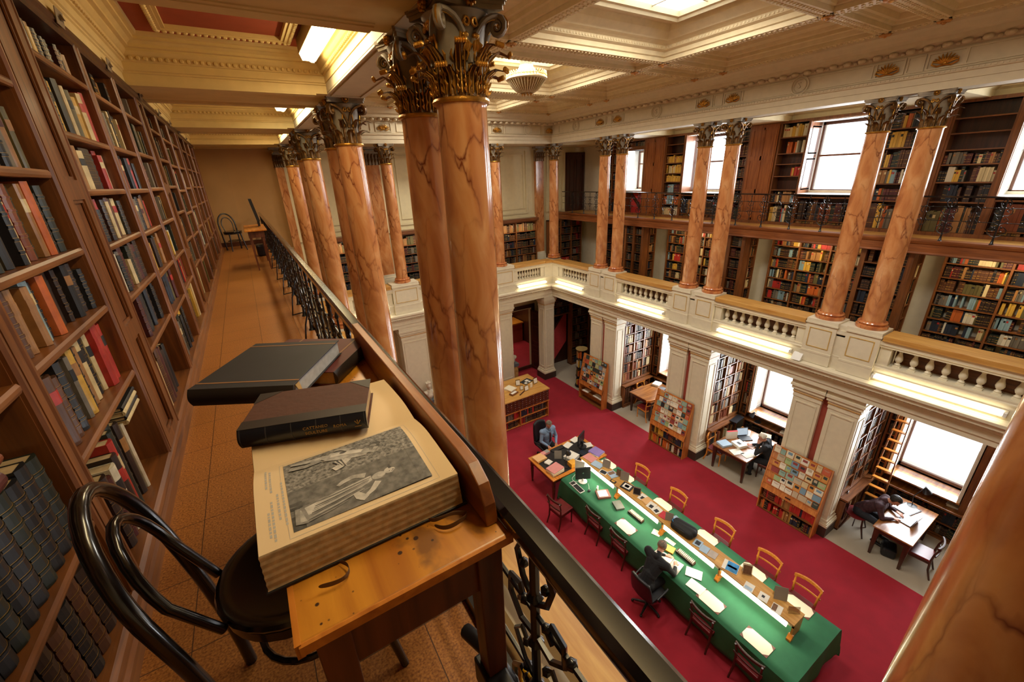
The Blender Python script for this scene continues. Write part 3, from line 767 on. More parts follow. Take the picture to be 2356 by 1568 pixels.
def make_column(name, label, x, y, detailed, group):
    t = thing(name, label, 'column', (x, y, ZB), 0, group)
    b = MB(); b.lathe([(.245, 0), (.255, .02), (.25, .055), (.215, .062), (.205, .075), (.213, .088), (.228, .095), (.232, .11), (.222, .125), (.19, .13), (.186, .15)], (0, 0, 0), 36)
    b.build('base', [MARBB], t)
    h = ZN - ZB; b = MB(); pr = [(.182, .145), (.178, .17)]
    for i in range(1, 10): pr.append((.180 - .020 * (i / 9) ** 1.6, .17 + (h - .23) * i / 9))
    pr += [(.161, h - .045), (.163, h - .04), (.166, h - .03)]
    b.lathe(pr, (0, 0, 0), 40); b.build('shaft', [MARB], t)
    b = MB(); b.lathe([(.162, h - .034), (.178, h - .03), (.184, h - .018), (.178, h - .004), (.155, h)], (0, 0, 0), 36); b.build('necking_ring', [GOLD], t)
    make_capital(t, detailed)
    return t
col_near = make_column('column', 'orange marble column in front of us, right one of the big near pair', XL, 2.72, True, 'columns of the left row')
dup2 = dup
def colcopy(src, x, y, label, group): return dup(src, (x, y, ZB), rz=None, label=label, group=group)
colcopy(col_near, XL, 3.42, 'orange marble column behind and left of the big near column', 'columns of the left row')
col_far = make_column('column', 'nearer column of the second pair along the left handrail', XL, 6.06, False, 'columns of the left row')
colcopy(col_near, XL, -.08, 'huge marble shaft cut by the bottom right edge of the picture', 'columns of the left row')
for y, l in ((6.77, 'column mostly hidden behind the second pair along the left handrail'), (9.45, 'yellowish column, nearer one of the third pair along the left handrail'),
             (10.15, 'column hidden behind the yellowish third-pair column on the left'), (12.71, 'reddish column at the far end of the left handrail')):
    colcopy(col_far, XL, y, l, 'columns of the left row')
for y, l in ((2.72, 'nearest marble column of the right row'), (3.42, 'second marble column of the right row, paired with the nearest'), (6.06, 'third marble column of the right row, nearer of the middle pair'),
             (6.77, 'fourth marble column of the right row, farther of the middle pair'), (9.45, 'fifth marble column of the right row, nearer of the far pair'),
             (10.15, 'sixth marble column of the right row, farther of the far pair'), (12.71, 'single marble column standing in the far right corner of the parapet')):
    colcopy(col_far, XR, y, l, 'columns of the right row')
colcopy(col_far, 3.74, 12.71, 'marble column on the far parapet, left one, between the near columns and the left pair', 'columns of the far parapet')
colcopy(col_far, 7.32, 12.71, 'marble column on the far parapet, just right of the big near column', 'columns of the far parapet')
# marble wall pilasters behind the far columns
def wall_pilaster(x, label, w=.17):
    t = thing('wall_pilaster', label, 'pilaster', (x, YB - .004, 4.6), 0, 'marble pilasters on the far wall')
    b = MB(); b.box((-w, -.14, .5), (w, -.004, ZN - 4.6)); b.build('shaft', MARB, t)
    b = MB(); b.box((-w - .05, -.19, .35), (w + .05, 0, .42)); b.box((-w - .03, -.17, .42), (w + .03, 0, .5)); b.box((-w - .06, -.2, 0), (w + .06, 0, .35)); b.build('base', CREAMW, t)
    b = MB(); b.box((-w, -.15, 3.86), (w, 0, 4.25)); b.mi = 1
    for k in range(5):
        b.M = Matrix.Translation((-w + w * .5 * k, -.13, 3.86)) @ rotz(-PI / 2); leaf_bm(b, .2, .045, .03, .12, 4); b.M = Matrix.Translation((-w + w * .5 * k, -.13, 3.96)) @ rotz(-PI / 2); leaf_bm(b, .25, .04, .03, .14, 4)
    b.M = None; b.mi = 2
    for s in (-1, 1): b.tube([(s * w * 1.1 + .05 * math.cos(i * .6) * (1 - i / 16), -.2, 4.24 + .05 * math.sin(i * .6) * (1 - i / 16)) for i in range(14)], .012, 5)
    b.mi = 0; b.box((-w - .07, -.22, 4.3), (w + .07, 0, 4.36)); b.build('capital', CAPM, t)
wall_pilaster(9.85, 'dark marble pilaster on the far wall just left of the corner column')
wall_pilaster(7.2, 'marble pilaster on the far wall behind the column right of centre'); wall_pilaster(3.62, 'flat marble pilaster left of the left far column', .2)
wall_pilaster(1.1, 'marble pilaster at the end of the left gallery railing', .1)
# ------------------------------------------------------------------ wrought-iron railings
def scroll(b, c, r, a0, turns, sgn, rad, plane_x=0.0, n=14):
    pts = []
    for i in range(n + 1):
        t = i / n; a = a0 + sgn * t * turns * 2 * PI; rr = r * (1 - .75 * t)
        pts.append((plane_x, c[0] + rr * math.cos(a), c[1] + rr * math.sin(a)))
    b.tube(pts, rad, 5)
    return pts[0]
def standard_mesh(h, fat=1.0):
    b = MB(); r = .0075 * fat
    b.tube([(0, 0, 0), (0, 0, .02), (0, 0, .10), (0, 0, h)], [.035, .022, .012, .011], 8)
    for s in (-1, 1):
        b.tube([(0, 0, .13), (0, s * .05, .15), (0, s * .105, .20), (0, s * .11, .255), (0, s * .07, .30), (0, s * .03, .275), (0, s * .035, .235), (0, s * .06, .23)], r, 5)
        b.tube([(0, 0, .34), (0, s * .05, .36), (0, s * .09, .42), (0, s * .06, .46), (0, s * .035, .43)], r * .8, 5)
        b.tube([(0, 0, .5), (0, s * .06, .49), (0, s * .105, .535), (0, s * .10, .59), (0, s * .06, .60), (0, s * .045, .565), (0, s * .065, .55)], r, 5)
        b.tube([(0, 0, .60), (0, s * .045, .64), (0, s * .065, .70), (0, s * .03, .76), (0, s * .012, h - .02)], r, 5)
        for z in (.30, .43, .57, .68): b.ball((0, s * .04, z), .012 * fat, 6, 5)
    for z in (.12, .33, .48, .62): b.lathe([(.011, -.015), (.02, 0), (.011, .015)], (0, 0, z), 8)
    me = b.build('scroll_standard', BLACKI); d = me.data; bpy.data.objects.remove(me)
    return d
def pendant_mesh():
    b = MB()
    b.tube([(0, 0, .18), (0, 0, .70)], .007, 6); b.lathe([(.002, -.05), (.014, -.02), (.004, 0)], (0, 0, .20), 6); b.lathe([(.004, 0), (.014, .02), (.002, .06)], (0, 0, .70), 6)
    for s in (-1, 1):
        b.tube([(0, 0, .26), (0, s * .04, .30), (0, s * .06, .36), (0, s * .03, .40), (0, s * .02, .37)], .006, 5)
        b.tube([(0, 0, .62), (0, s * .05, .58), (0, s * .06, .53), (0, s * .03, .49), (0, s * .015, .52)], .006, 5)
        b.ball((0, s * .06, .45), .012, 6, 5)
    me = b.build('scroll_pendant', BLACKI); d = me.data; bpy.data.objects.remove(me)
    return d
STD = standard_mesh(.80); PEN = pendant_mesh()
def railing(label, x, z, ya, yb, ys, top, hr):
    t = thing('iron_railing', label, 'railing', (x, ya, z), 0)
    b = MB(); pr = hr
    b.prism([(p[0], p[1] + top) for p in pr], 'y', 0, yb - ya, True); o = b.build('handrail', RAILM, t)
    for zz in (.36, .60):
        b = MB(); b.tube([(0, 0, zz), (0, yb - ya, zz)], .0065, 6)
        u = .2
        while u < yb - ya: b.ball((0, u, zz), .014, 6, 5); u += .165
        b.build('crossbar', BLACKI, t)
    for i, y in enumerate(ys):
        o = bpy.data.objects.new('scroll_standard', STD); COL.objects.link(o); o.parent = t; o.location = (0, y - ya, 0); o.scale = (1, 1, (top - .01) / .80)
        if i < len(ys) - 1:
            o = bpy.data.objects.new('scroll_pendant', PEN); COL.objects.link(o); o.parent = t; o.location = (0, (y + ys[i + 1]) / 2 - ya, 0)
    return t
HRP = [(-.026, -.05), (.026, -.05), (.033, -.03), (.033, -.012), (.02, 0), (-.02, 0), (-.033, -.012), (-.033, -.03)]
HRP_R = [(-.03, -.03), (.03, -.03), (.03, -.005), (.02, 0), (-.02, 0), (-.03, -.005)]
# ------------------------------------------------------------------ left gallery bookcases and their books
XB0 = -.67
LEAD = [  # (name, hex)
    ('dark green', '#1d2620'), ('black', '#16161a'), ('dark brown', '#2c1c16'), ('brown', '#54321e'), ('maroon', '#4c1a1c'), ('tan', '#9a6c3c'), ('cream', '#cdb98c'), ('yellow', '#c79c3c'),
    ('grey', '#6d6559'), ('navy blue', '#1e2838'), ('orange', '#bb5d24'), ('red', '#a82a22'), ('white', '#cfc6b0'), ('olive', '#5d5430'), ('pale blue', '#7f9aa3'), ('rust brown', '#7a3c1e')]
BCOL = {n: plain('book_' + n.replace(' ', '_'), h, .5, var=.22, scale=18, coat=.15) for n, h in LEAD}
BHEX = {n: hexc(h) for n, h in LEAD}
GOLDT = plain('gold_tooling', '#a5803f', .4, .5, var=.2)
PALW = ['dark green', 'black', 'black', 'dark brown', 'dark brown', 'brown', 'brown', 'maroon', 'tan', 'tan', 'cream', 'yellow', 'grey', 'navy blue', 'black', 'dark green', 'rust brown', 'white', 'olive', 'red']
def book_mesh(t, h, d, leather):
    # spine faces +x at x=0, thickness along y (0..t), stands on z=0
    b = MB(); e = .003; n = 5
    b.mi = 0
    b.box((-d, 0, 0), (-.004, e, h)); b.box((-d, t - e, 0), (-.004, t, h))
    arc = [(-.004, 0)] + [(-.004 + min(.012, t * .28) * math.sin(PI * i / n), t * i / n) for i in range(1, n)] + [(-.004, t)]
    b.prism(arc + [(-.008, t - e), (-.008, e)], 'z', 0, h, False)
    k = 0
    if leather:
        for i in range(1, 6):
            z = h * (i / 6 + .0); a2 = [(p[0] + .0025, p[1]) for p in arc]
            b.prism(a2 + [(-.006, t), (-.006, 0)], 'z', z - .004, z + .004)
        b.mi = 2
        for i in range(1, 6):
            z = h * i / 6; a2 = [(p[0] + .0008, p[1]) for p in arc]
            for dz in (-.007, .006): b.prism(a2 + [(-.006, t), (-.006, 0)], 'z', z + dz, z + dz + .0012)
    b.mi = 1; b.box((-d + .004, e, .003), (-.008, t - e, h - .003))
    return b
def label_patch(o, t, h, mat, z0, z1):
    b = MB(); n = 5
    arc = [(-.0035 + min(.012, t * .28) * math.sin(PI * i / n) + .0008, t * i / n) for i in range(n + 1)]
    b.prism(arc + [(-.008, t * .98), (-.008, t * .02)], 'z', z0 * h, z1 * h); b.build('spine_label', mat, o)
def case_unit(ya, bays, yb_wide, shelves, label, top=8.93):
    # bays: list of (y0,y1); shelves[i]: shelf z tops; wide pilaster from bays[-1][1] to yb_wide
    t = thing('bookcase', label, 'bookcase', (XB0, ya, GF), 0, 'bookcases of the left upper gallery')
    def L(y): return y - ya
    y_end = yb_wide
    b = MB(); b.box((-.36, 0, .12), (-.345, L(y_end), 2.43)); b.build('back_panel', WDARK, t)
    ups = []
    for i, (y0, y1) in enumerate(bays):
        if i: ups.append((bays[i - 1][1], y0))
    for y0, y1 in ups:
        b = MB(); b.box((-.35, L(y0), .12), (-.012, L(y1), 2.40)); b.tube([(-.008, L(y0) + .018, .12), (-.008, L(y0) + .018, 2.40)], .016, 8); b.tube([(-.008, L(y1) - .018, .12), (-.008, L(y1) - .018, 2.40)], .016, 8)
        b.box((-.01, L(y0) + .04, .12), (.004, L(y1) - .04, 2.4)); b.build('upright', WOODZ, t)
    y0, y1 = bays[-1][1], yb_wide
    b = MB(); b.box((-.35, L(y0), .10), (-.012, L(y1), 2.40))
    for u in (y0 + .018, y1 - .018): b.tube([(-.008, L(u), .12), (-.008, L(u), 2.40)], .017, 8)
    m0, m1 = L(y0) + .045, L(y1) - .045
    zs = [.14, .80, 1.52, 2.40]; q = .075
    b.box((-.012, m0, .12), (.006, m0 + q, 2.4)); b.box((-.012, m1 - q, .12), (.006, m1, 2.4))
    for z in zs: b.box((-.012, m0 + q, z - .045), (.006, m1 - q, z + .045 if z < 2.3 else z))
    for k in range(3): b.frame('x', -.002, (m0 + q, zs[k] + .045), (m1 - q, zs[k + 1] - .045), .016, -.007)
    b.build('panelled_pilaster', WOODZ, t)
    for i, (y0, y1) in enumerate(bays):
        for z in shelves[i]:
            b = MB(); b.box((-.345, L(y0), z - GF - .026), (-.014, L(y1), z - GF)); b.prism([(-.014, z - GF - .032), (-.004, z - GF - .03), (0, z - GF - .02), (0, z - GF - .008), (-.006, z - GF + .002), (-.014, z - GF + .002)], 'y', L(y0), L(y1)); b.build('shelf', WOODY, t)
    b = MB(); b.prism([(-.35, 2.36), (0, 2.36), (.008, 2.375), (.008, 2.40), (.02, 2.415), (.02, 2.435), (-.35, 2.435)], 'y', 0, L(y_end)); b.build('top_moulding', WDARK, t)
    b = MB(); b.prism([(-.35, 0), (.022, 0), (.022, .06), (.012, .075), (.012, .085), (.018, .095), (.014, .115), (-.0, .13), (-.35, .13)], 'y', 0, L(y_end)); b.build('plinth', WOODY, t)
    return t
UNITS = [
    (-.60, [(-.17, .63), (.75, 1.68), (1.80, 2.69)], 3.12, [[7.1, 7.5, 7.9, 8.3], [6.98, 7.495, 7.83, 8.15, 8.5], [7.148, 7.495, 7.77, 8.10, 8.44]], 'nearest oak bookcase on our left, running out of the picture'),
    (3.12, [(3.12, 4.05), (4.16, 5.02), (5.13, 5.97)], 6.42, [[7.105, 7.43, 7.73, 8.02, 8.30, 8.65], [7.06, 7.39, 7.71, 8.02, 8.31, 8.64], [7.08, 7.38, 7.72, 8.03, 8.33, 8.65]], 'second oak bookcase along the left gallery'),
    (6.42, [(6.42, 7.22), (7.33, 8.22), (8.33, 9.25)], 9.68, [[7.1, 7.42, 7.75, 8.05, 8.35, 8.66], [7.05, 7.4, 7.7, 8.0, 8.32, 8.64], [7.1, 7.43, 7.74, 8.03, 8.33, 8.65]], 'third oak bookcase along the left gallery'),
    (9.68, [(9.68, 10.5), (10.62, 11.5), (11.62, 12.5)], 12.9, [[7.1, 7.42, 7.75, 8.05, 8.35, 8.66]] * 3, 'farthest oak bookcase of the left gallery, near the end wall')]
ROWS = {}
def R_(s): return [tuple([x.split(':')[0].replace('_', ' '), float(x.split(':')[1]), float(x.split(':')[2]) if x.count(':') > 1 else 0, x.split(':')[3] if x.count(':') > 2 else '']) for x in s.split()]
ROWS[(0, 2, 8.10)] = R_('black:.05 navy_blue:.05 cream:.05 black:.05:.9 cream:.045:.92:PARIS black:.055:.93 white:.095:.95 tan:.10:.95 tan:.05:.92 brown:.05:.93 black:.04:.9 grey:.05:.85')
ROWS[(0, 2, 7.77)] = R_('black:.05 dark_green:.06 olive:.06 dark_green:.06:.9 yellow:.03:.93 black:.05:.9 maroon:.045:.9 black:.03:.88 cream:.035:.86 red:.05:.93 rust_brown:.045:.92 dark_green:.06:.9 tan:.035:.92 orange:.06:.95 black:.05:.8 dark_green:.06:.9')
ROWS[(0, 2, 7.495)] = R_('black:.05 black:.06:.9 brown:.05:.93 tan:.035:.92 brown:.045:.86 tan:.04:.88 pale_blue:.06:.93 black:.035:.88 orange:.055:.94 dark_brown:.16:.96 dark_brown:.03:.9 tan:.022:.92 black:.05:.93 navy_blue:.05:.92 dark_brown:.045:.9')
ROWS[(0, 2, 7.148)] = R_('tan:.05:.92 orange:.055:.9 brown:.06:.86 brown:.06:.78 black:.05:.9 dark_green:.06:.88 grey:.03:.85 yellow:.045:.9 black:.06:.92 tan:.035:.84 cream:.06:.92 black:.06:.9 cream:.035:.86 red:.075:.95')
ROWS[(0, 2, 6.63)] = R_('black:.06:.7 maroon:.07:.66 dark_brown:.06:.7 maroon:.05:.62 white:.06:.66 dark_brown:.05:.7 red:.06:.78 dark_green:.05:.82 dark_green:.05:.84 dark_brown:.05:.8 white:.02:.74')
ROWS[(1, 0, 8.02)] = R_('grey:.05:.86 yellow:.045:.9 grey:.035:.88 brown:.05:.85 tan:.075:.9 cream:.09:.82 dark_brown:.21:.9 black:.05:.7 dark_green:.05')
ROWS[(1, 0, 7.73)] = R_('grey:.04:.88 tan:.06:.93 black:.13:.93 black:.05:.7 red:.04:.92 dark_brown:.05:.9 maroon:.05:.9 cream:.04:.85 maroon:.05:.92 white:.03:.8 brown:.04 tan:.045 brown:.05')
ROWS[(1, 0, 7.43)] = R_('tan:.05:.9 orange:.085:.95 maroon:.06:.9 white:.03:.86 black:.05:.8 grey:.05:.88 maroon:.08:.95 dark_brown:.06:.94 cream:.05:.6 dark_green:.08:.9 brown:.05 maroon:.06')
ROWS[(1, 0, 7.105)] = R_('white:.022:.9 black:.07:.93 brown:.07:.8 tan:.04:.9 brown:.10:.92 maroon:.055:.93 dark_brown:.06:.88 dark_brown:.05:.9 dark_green:.06:.95 black:.06:.95 navy_blue:.06')
ROWS[(1, 0, 6.63)] = R_('black:.05:.6 dark_brown:.06:.64 black:.05:.62 cream:.10:.72 brown:.07:.9 maroon:.06:.85 olive:.05:.88 dark_brown:.05 rust_brown:.05:.9 black:.05')
ROWS[(1, 1, 8.02)] = R_('red:.05:.9 dark_brown:.05 brown:.05 grey:.04 olive:.05 black:.06:.85 brown:.06 rust_brown:.06 dark_green:.06 navy_blue:.07')
ROWS[(1, 1, 7.71)] = R_('tan:.06 tan:.07:.93 cream:.05:.9 black:.05:.8 grey:.06:.85 olive:.05 black:.05 brown:.05 tan:.05:.7')
nbook = 0; STUFF = MB()
CNT = {}
def shelf_word(k, n): return (['top', 'second', 'third', 'fourth', 'fifth', 'sixth', 'seventh'][k] if k < n - 1 else 'bottom') + ' shelf'
def stuff_book(x0, dx, y, t, z, h, col, leather, axis='x', sgn=1):
    # one far book in the shared mesh; spine plane at x0 facing sgn along axis
    STUFF.c = col
    d = .2
    def bx(a0, a1, b0, b1, z0, z1):
        p, q = sorted((a0, a1))
        STUFF.box((p, b0, z0), (q, b1, z1)) if axis == 'x' else STUFF.box((b0, p, z0), (b1, q, z1))
    bx(x0 - sgn * d, x0, y, y + t, z, z + h)
    if leather and t > .018:
        STUFF.c = BHEX['yellow'] if rnd.random() < .6 else BHEX['tan']
        for f in (.2, .42, .8): bx(x0, x0 + sgn * .0015, y + t * .08, y + t * .92, z + h * f, z + h * f + .006)
    elif rnd.random() < .35:
        STUFF.c = rnd.choice([BHEX['cream'], BHEX['black'], BHEX['red'], BHEX['tan']]); bx(x0, x0 + sgn * .0012, y + t * .1, y + t * .9, z + h * .68, z + h * .84)
def fill_row(u, bi, y0, y1, z, ztop, individual, rowname, seq=None):
    global nbook
    y = y0 + .006; i = 0; room = ztop - z - .032
    while True:
        if seq is not None and i >= len(seq) and z < 7: break
        if seq is not None and i < len(seq): cn, t, hf, tx = seq[i]
        else: cn, t, hf, tx = rnd.choice(PALW), rnd.uniform(.032, .08), 0, ''
        if individual and t < .03: t = max(t, .026)
        if y + t > y1 - .004: break
        hf = hf or rnd.uniform(.74, .95); h = room * min(hf, .97); lea = cn in ('dark brown', 'brown', 'maroon', 'black', 'dark green', 'rust brown') and rnd.random() < .6
        x = XB0 - .03 - rnd.uniform(0, .045)
        if individual:
            d = .24
            bm0 = book_mesh(t, h, d, lea); o = bm0.build('book', [BCOL[cn], PAGEE, GOLDT], loc=(x, y, z + .002))
            if not lea and rnd.random() < .55:
                lm = BCOL[rnd.choice(['cream', 'black', 'maroon', 'red', 'tan'])]; label_patch(o, t, h, lm, .62, .80)
            if tx or (t > .045 and rnd.random() < .22 and not lea):
                tm = text_mesh(tx or rnd.choice(['ARCHITECTURE', 'DRAWINGS', 'PAINTING', 'LONDON', 'GARDENS', 'HISTORY', 'ITALY']) , min(.05, t * .62), BCOL['black'] if cn in ('cream', 'white', 'tan', 'yellow', 'orange', 'pale blue') else GOLDT, .0006, name='title') if tx else None
                if tm: tm.parent = o; tm.location = (-.003 + min(.012, t * .28) + .0004, t / 2, h * .45); tm.rotation_euler = (PI / 2, -PI / 2, PI / 2) if True else (0, 0, 0)
            k = CNT[(u, bi, z)] = CNT.get((u, bi, z), 0) + 1
            tag(o, '%s %s book, %s on the %s' % (cn, 'leather' if lea else 'cloth', ORD[k - 1], rowname), 'book', 'shelved books of the left gallery', 'thing'); nbook += 1
        else: stuff_book(x, .2, y, t, z + .002, h, BHEX[cn], lea)
        y += t + rnd.uniform(.0005, .004); i += 1
        if seq is None and rnd.random() < .03: y += rnd.uniform(.03, .12)
BAYN = {(0, 1): 'bay beside the chair', (0, 2): 'bay left of first pilaster', (1, 0): 'bay right of first pilaster', (1, 1): 'second bay past first pilaster', (1, 2): 'third bay past first pilaster'}
for u, (ya, bays, yw, shelves, label) in enumerate(UNITS):
    case_unit(ya, bays, yw, shelves, label)
    for bi, (y0, y1) in enumerate(bays):
        levels = [6.63] + list(shelves[bi]); tops = list(shelves[bi]) + [8.86]
        ind = (u, bi) in ((0, 2), (1, 0), (1, 1), (1, 2))
        for k, z in enumerate(levels):
            if (u, bi) == (0, 0): continue
            if (u, bi) == (0, 1) and z < 7.6: continue
            if (u, bi) == (0, 1) and z > 8: continue
            individual = ind and (u, bi) != (1, 2) and nbook < 262 and not ((u, bi) == (1, 1) and z > 8.2)
            fill_row(u, bi, y0, y1, z, tops[k], individual, '%s, %s' % (shelf_word(len(levels) - 1 - k, len(levels)), BAYN.get((u, bi), '')), ROWS.get((u, bi, z)))
# the bay beside the chair: dark banded folios, red folios lying on them, brown folios below
bandm = BCOL['dark green']
def one_book(cn, t, h, d, lea, loc, rot, label, lab=None):
    global nbook
    o = book_mesh(t, h, d, lea).build('book', [BCOL[cn], PAGEE, GOLDT], loc=loc, rot=rot)
    if lab: label_patch(o, t, h, BCOL[lab], .6, .78)
    tag(o, label, 'book', 'shelved books of the left gallery', 'thing'); nbook += 1
    return o
y = .80; k = 0
while y < 1.63:
    one_book('black' if k % 3 else 'dark green', .062, .30 + .012 * (k % 2), .25, True, (XB0 - .03, y, 6.982), (0, 0, 0), 'dark gold-banded folio, %s in the row behind the chair' % ORD[k]); y += .066; k += 1
for k, (y, zz, cn, t) in enumerate(((1.02, 7.302, 'maroon', .05), (1.05, 7.354, 'rust brown', .04), (.98, 7.396, 'black', .035))):
    one_book(cn, t, .42, .25, k == 1, (XB0 - .015, y + .42, zz), (PI / 2, 0, 0), '%s folio lying flat on the dark banded folios, %s of three' % (cn, ['lowest', 'middle', 'topmost'][k]))
y = .82; k = 0
while y < 1.60:
    one_book(['dark brown', 'brown', 'black', 'brown', 'dark brown'][k % 5], .068, .27 + .01 * (k % 3), .25, True, (XB0 - .03, y, 6.632), (0, 0, 0), 'brown ribbed folio, %s on the bottom shelf behind the chair' % ORD[k]); y += .078; k += 1
# flat stack in the low part of the bay left of the first pilaster
for k, (zz, cn, t) in enumerate(((6.98, 'cream', .022), (7.003, 'black', .02), (7.024, 'cream', .025), (7.05, 'black', .02))):
    one_book(cn, t, .26, .24, False, (XB0 - .02, 2.66, zz), (PI / 2, 0, 0), '%s album lying flat on the bottom-shelf books, %s of the stack of four' % (cn, ['lowest', 'second', 'third', 'topmost'][k]))
# shelf-number plates on the bookcase top
for k, (y, txt) in enumerate(((3.80, '151'), (4.95, '152'), (6.3, '153'), (7.6, '154'), (8.7, '155'), (9.9, '156'), (11.2, '157'))):
    t = thing('number_plate', 'small grey plate numbered %s on the left bookcase top' % txt, 'sign', (XB0 + .02, y, 8.93), 0, 'number plates of the bookcases')
    b = MB(); b.prism([(.0, -.03), (.004, -.03), (.016, .05), (.012, .05)], 'y', -.07, .07); b.prism([(.0, 0), (.03, .0), (.02, .03)], 'y', -.01, .01); b.build('plate', plain('plate_grey', '#8a7a62', .5, var=.1), t)
    o = text_mesh(txt, .062, BLACKP, .0006, name='numerals'); o.parent = t; o.location = (.0105, 0, .012); o.rotation_euler = (PI / 2 - .15, 0, PI / 2)
# ------------------------------------------------------------------ left railing
ys = [(-.1 + .62 * i) for i in range(23)]
railing('black wrought-iron railing with scrolls along the left gallery edge', .344, GF, -.3, 13.6, ys, .85, [(p[0] * .9, p[1]) for p in HRP])
b = MB()
for k in range(9):
    y = 3.1 + 1.24 * k; o = MB(); o.tube([(.34, y, 6.95), (.26, y, 6.72), (.22, y, 6.505)], .008, 6); o.tube([(.34, y, 6.52), (.22, y, 6.51)], .007, 6)
    tag(o.build('rail_brace', BLACKI), 'thin iron brace of the left railing, %s from us' % ORD[k], 'brace', 'braces of the left railing', 'thing')
# ------------------------------------------------------------------ right side: bookcases, windows, gallery front
LIT = ['cream', 'tan', 'yellow', 'brown', 'black', 'red', 'dark brown', 'maroon', 'dark green', 'orange', 'grey', 'white', 'pale blue', 'olive', 'navy blue', 'black']
DRK = ['black', 'black', 'dark brown', 'dark green', 'maroon', 'dark brown', 'brown', 'navy blue', 'black', 'grey']
def stuff_row(axis, fpos, sgn, u0, u1, z, room, pal, tmin=.02, tmax=.05, fill=1.0, hv=(.66, .93)):
    u = u0 + .01; run = 0; cn = None
    while True:
        if run <= 0: cn = rnd.choice(pal); run = rnd.choice([1, 1, 1, 2, 3, 5]); t = rnd.uniform(tmin, tmax); hh = rnd.uniform(*hv)
        run -= 1
        if u + t > u1 - .005 or (u - u0) / (u1 - u0) > fill: break
        c = BHEX[cn]; k = rnd.uniform(.8, 1.15)
        stuff_book(fpos - sgn * rnd.uniform(.0, .03), .2, u, t, z + .002, room * (hh + rnd.uniform(-.02, .02)), tuple(min(1, q * k) for q in c), cn in ('dark brown', 'brown', 'maroon', 'black', 'dark green'), axis, sgn)
        u += t + .0015
        if rnd.random() < .04: u += rnd.uniform(.02, .1)
def wall_case(name, label, axis, fpos, sgn, u0, u1, z0, shelves, z1, pal, depth=.28, mids=(), mat=None, wx=None, group=None, rows=None, up=.035):
    # bookcase whose front lies in plane axis=fpos and faces sgn; runs u0..u1
    m1 = mat or WOODZ; m2 = wx or (WOODY if axis == 'x' else WOODX)
    loc = (fpos, u0, z0) if axis == 'x' else (u0, fpos, z0)
    t = thing(name, label, 'bookcase', loc, 0, group)
    def bx(b, d0, d1, a0, a1, q0, q1):
        p, q = sorted((-sgn * d0, -sgn * d1))
        b.box((p, a0 - u0, q0 - z0), (q, a1 - u0, q1 - z0)) if axis == 'x' else b.box((a0 - u0, p, q0 - z0), (a1 - u0, q, q1 - z0))
    b = MB(); bx(b, depth - .015, depth, u0, u1, z0, z1); b.build('back_panel', WDARK, t)
    edges = [u0] + list(mids) + [u1]
    for k, e in enumerate(edges):
        a = e if k == 0 else e - up if k == len(edges) - 1 else e - up / 2
        b = MB(); bx(b, 0, depth - .02, a, a + up, z0, z1); b.build('upright', m1, t)
    for k in range(len(edges) - 1):
        a0 = edges[k] + (up if k == 0 else up / 2); a1 = edges[k + 1] - (up if k == len(edges) - 2 else up / 2)
        lv = [z0 + .06] + list(shelves)
        for j, z in enumerate(lv):
            b = MB(); bx(b, .012, depth - .02, a0, a1, z - .022, z); b.build('shelf', m2, t)
            top = lv[j + 1] - .024 if j + 1 < len(lv) else z1 - .03
            pj = pal; fl = 1.0
            if rows and (k, j) in rows:
                if rows[(k, j)] is None: continue
                pj, fl = rows[(k, j)]
            stuff_row(axis, fpos - sgn * .03, sgn, a0, a1, z, top - z, pj, fill=fl)
    b = MB(); bx(b, -.006, depth - .01, u0, u1, z1 - .03, z1); bx(b, -.006, depth - .02, u0, u1, z0, z0 + .035); b.build('rail_and_plinth', m2, t)
    return t
GU = 'bookcases of the right upper gallery'
SH = [7.09, 7.40, 7.72, 8.0, 8.24, 8.60]
UX = 11.62
wall_case('bookcase', 'upper gallery bookcase with pale books left of the biggest window', 'x', UX, -1, 5.42, 6.08, 6.56, SH, 8.93, LIT, rows={(0, 6): (['cream', 'cream', 'white', 'yellow'], .95), (0, 5): (['cream', 'white', 'cream', 'orange'], .7), (0, 4): None, (0, 3): (['red', 'yellow', 'black'], .35), (0, 2): None}, group=GU)
wall_case('bookcase', 'dark upper gallery bookcase partly hidden by the middle pair of right columns', 'x', UX, -1, 6.80, 7.38, 6.56, SH, 8.93, DRK, group=GU)
wall_case('bookcase', 'upper gallery bookcase with empty top shelves right of the nearest column', 'x', UX, -1, 2.14, 2.98, 6.56, [7.19, 7.55, 7.865, 8.12, 8.405, 8.66], 8.93, LIT, rows={(0, 6): None, (0, 5): None, (0, 4): None, (0, 3): (LIT, .95), (0, 1): (DRK, .8)}, group=GU)
wall_case('bookcase', 'upper gallery bookcase seen between the two nearest right columns', 'x', UX, -1, 3.12, 4.02, 6.56, [7.19, 7.53, 7.845, 8.22, 8.577], 8.93, LIT, group=GU)
wall_case('bookcase', 'upper gallery bookcase of yellow books left of the middle columns', 'x', UX, -1, 8.78, 9.46, 6.56, [6.95, 7.26, 7.62, 7.87, 8.17, 8.43, 8.69], 8.93, LIT, rows={(0, 7): None, (0, 6): None, (0, 5): (['yellow', 'yellow', 'tan'], .98), (0, 4): (['yellow', 'yellow', 'cream'], 1), (0, 3): (['yellow', 'yellow', 'yellow'], 1), (0, 2): (LIT, .95)}, group=GU)
wall_case('bookcase', 'upper gallery bookcase glimpsed between the far pair of right columns', 'x', UX, -1, 11.2, 12.3, 6.56, SH, 8.93, DRK, mids=(11.75,), group=GU)
wall_case('bookcase', 'short bookcase above the farthest upper window', 'x', UX, -1, 10.28, 11.15, 8.68, [], 8.93, DRK, group=GU)
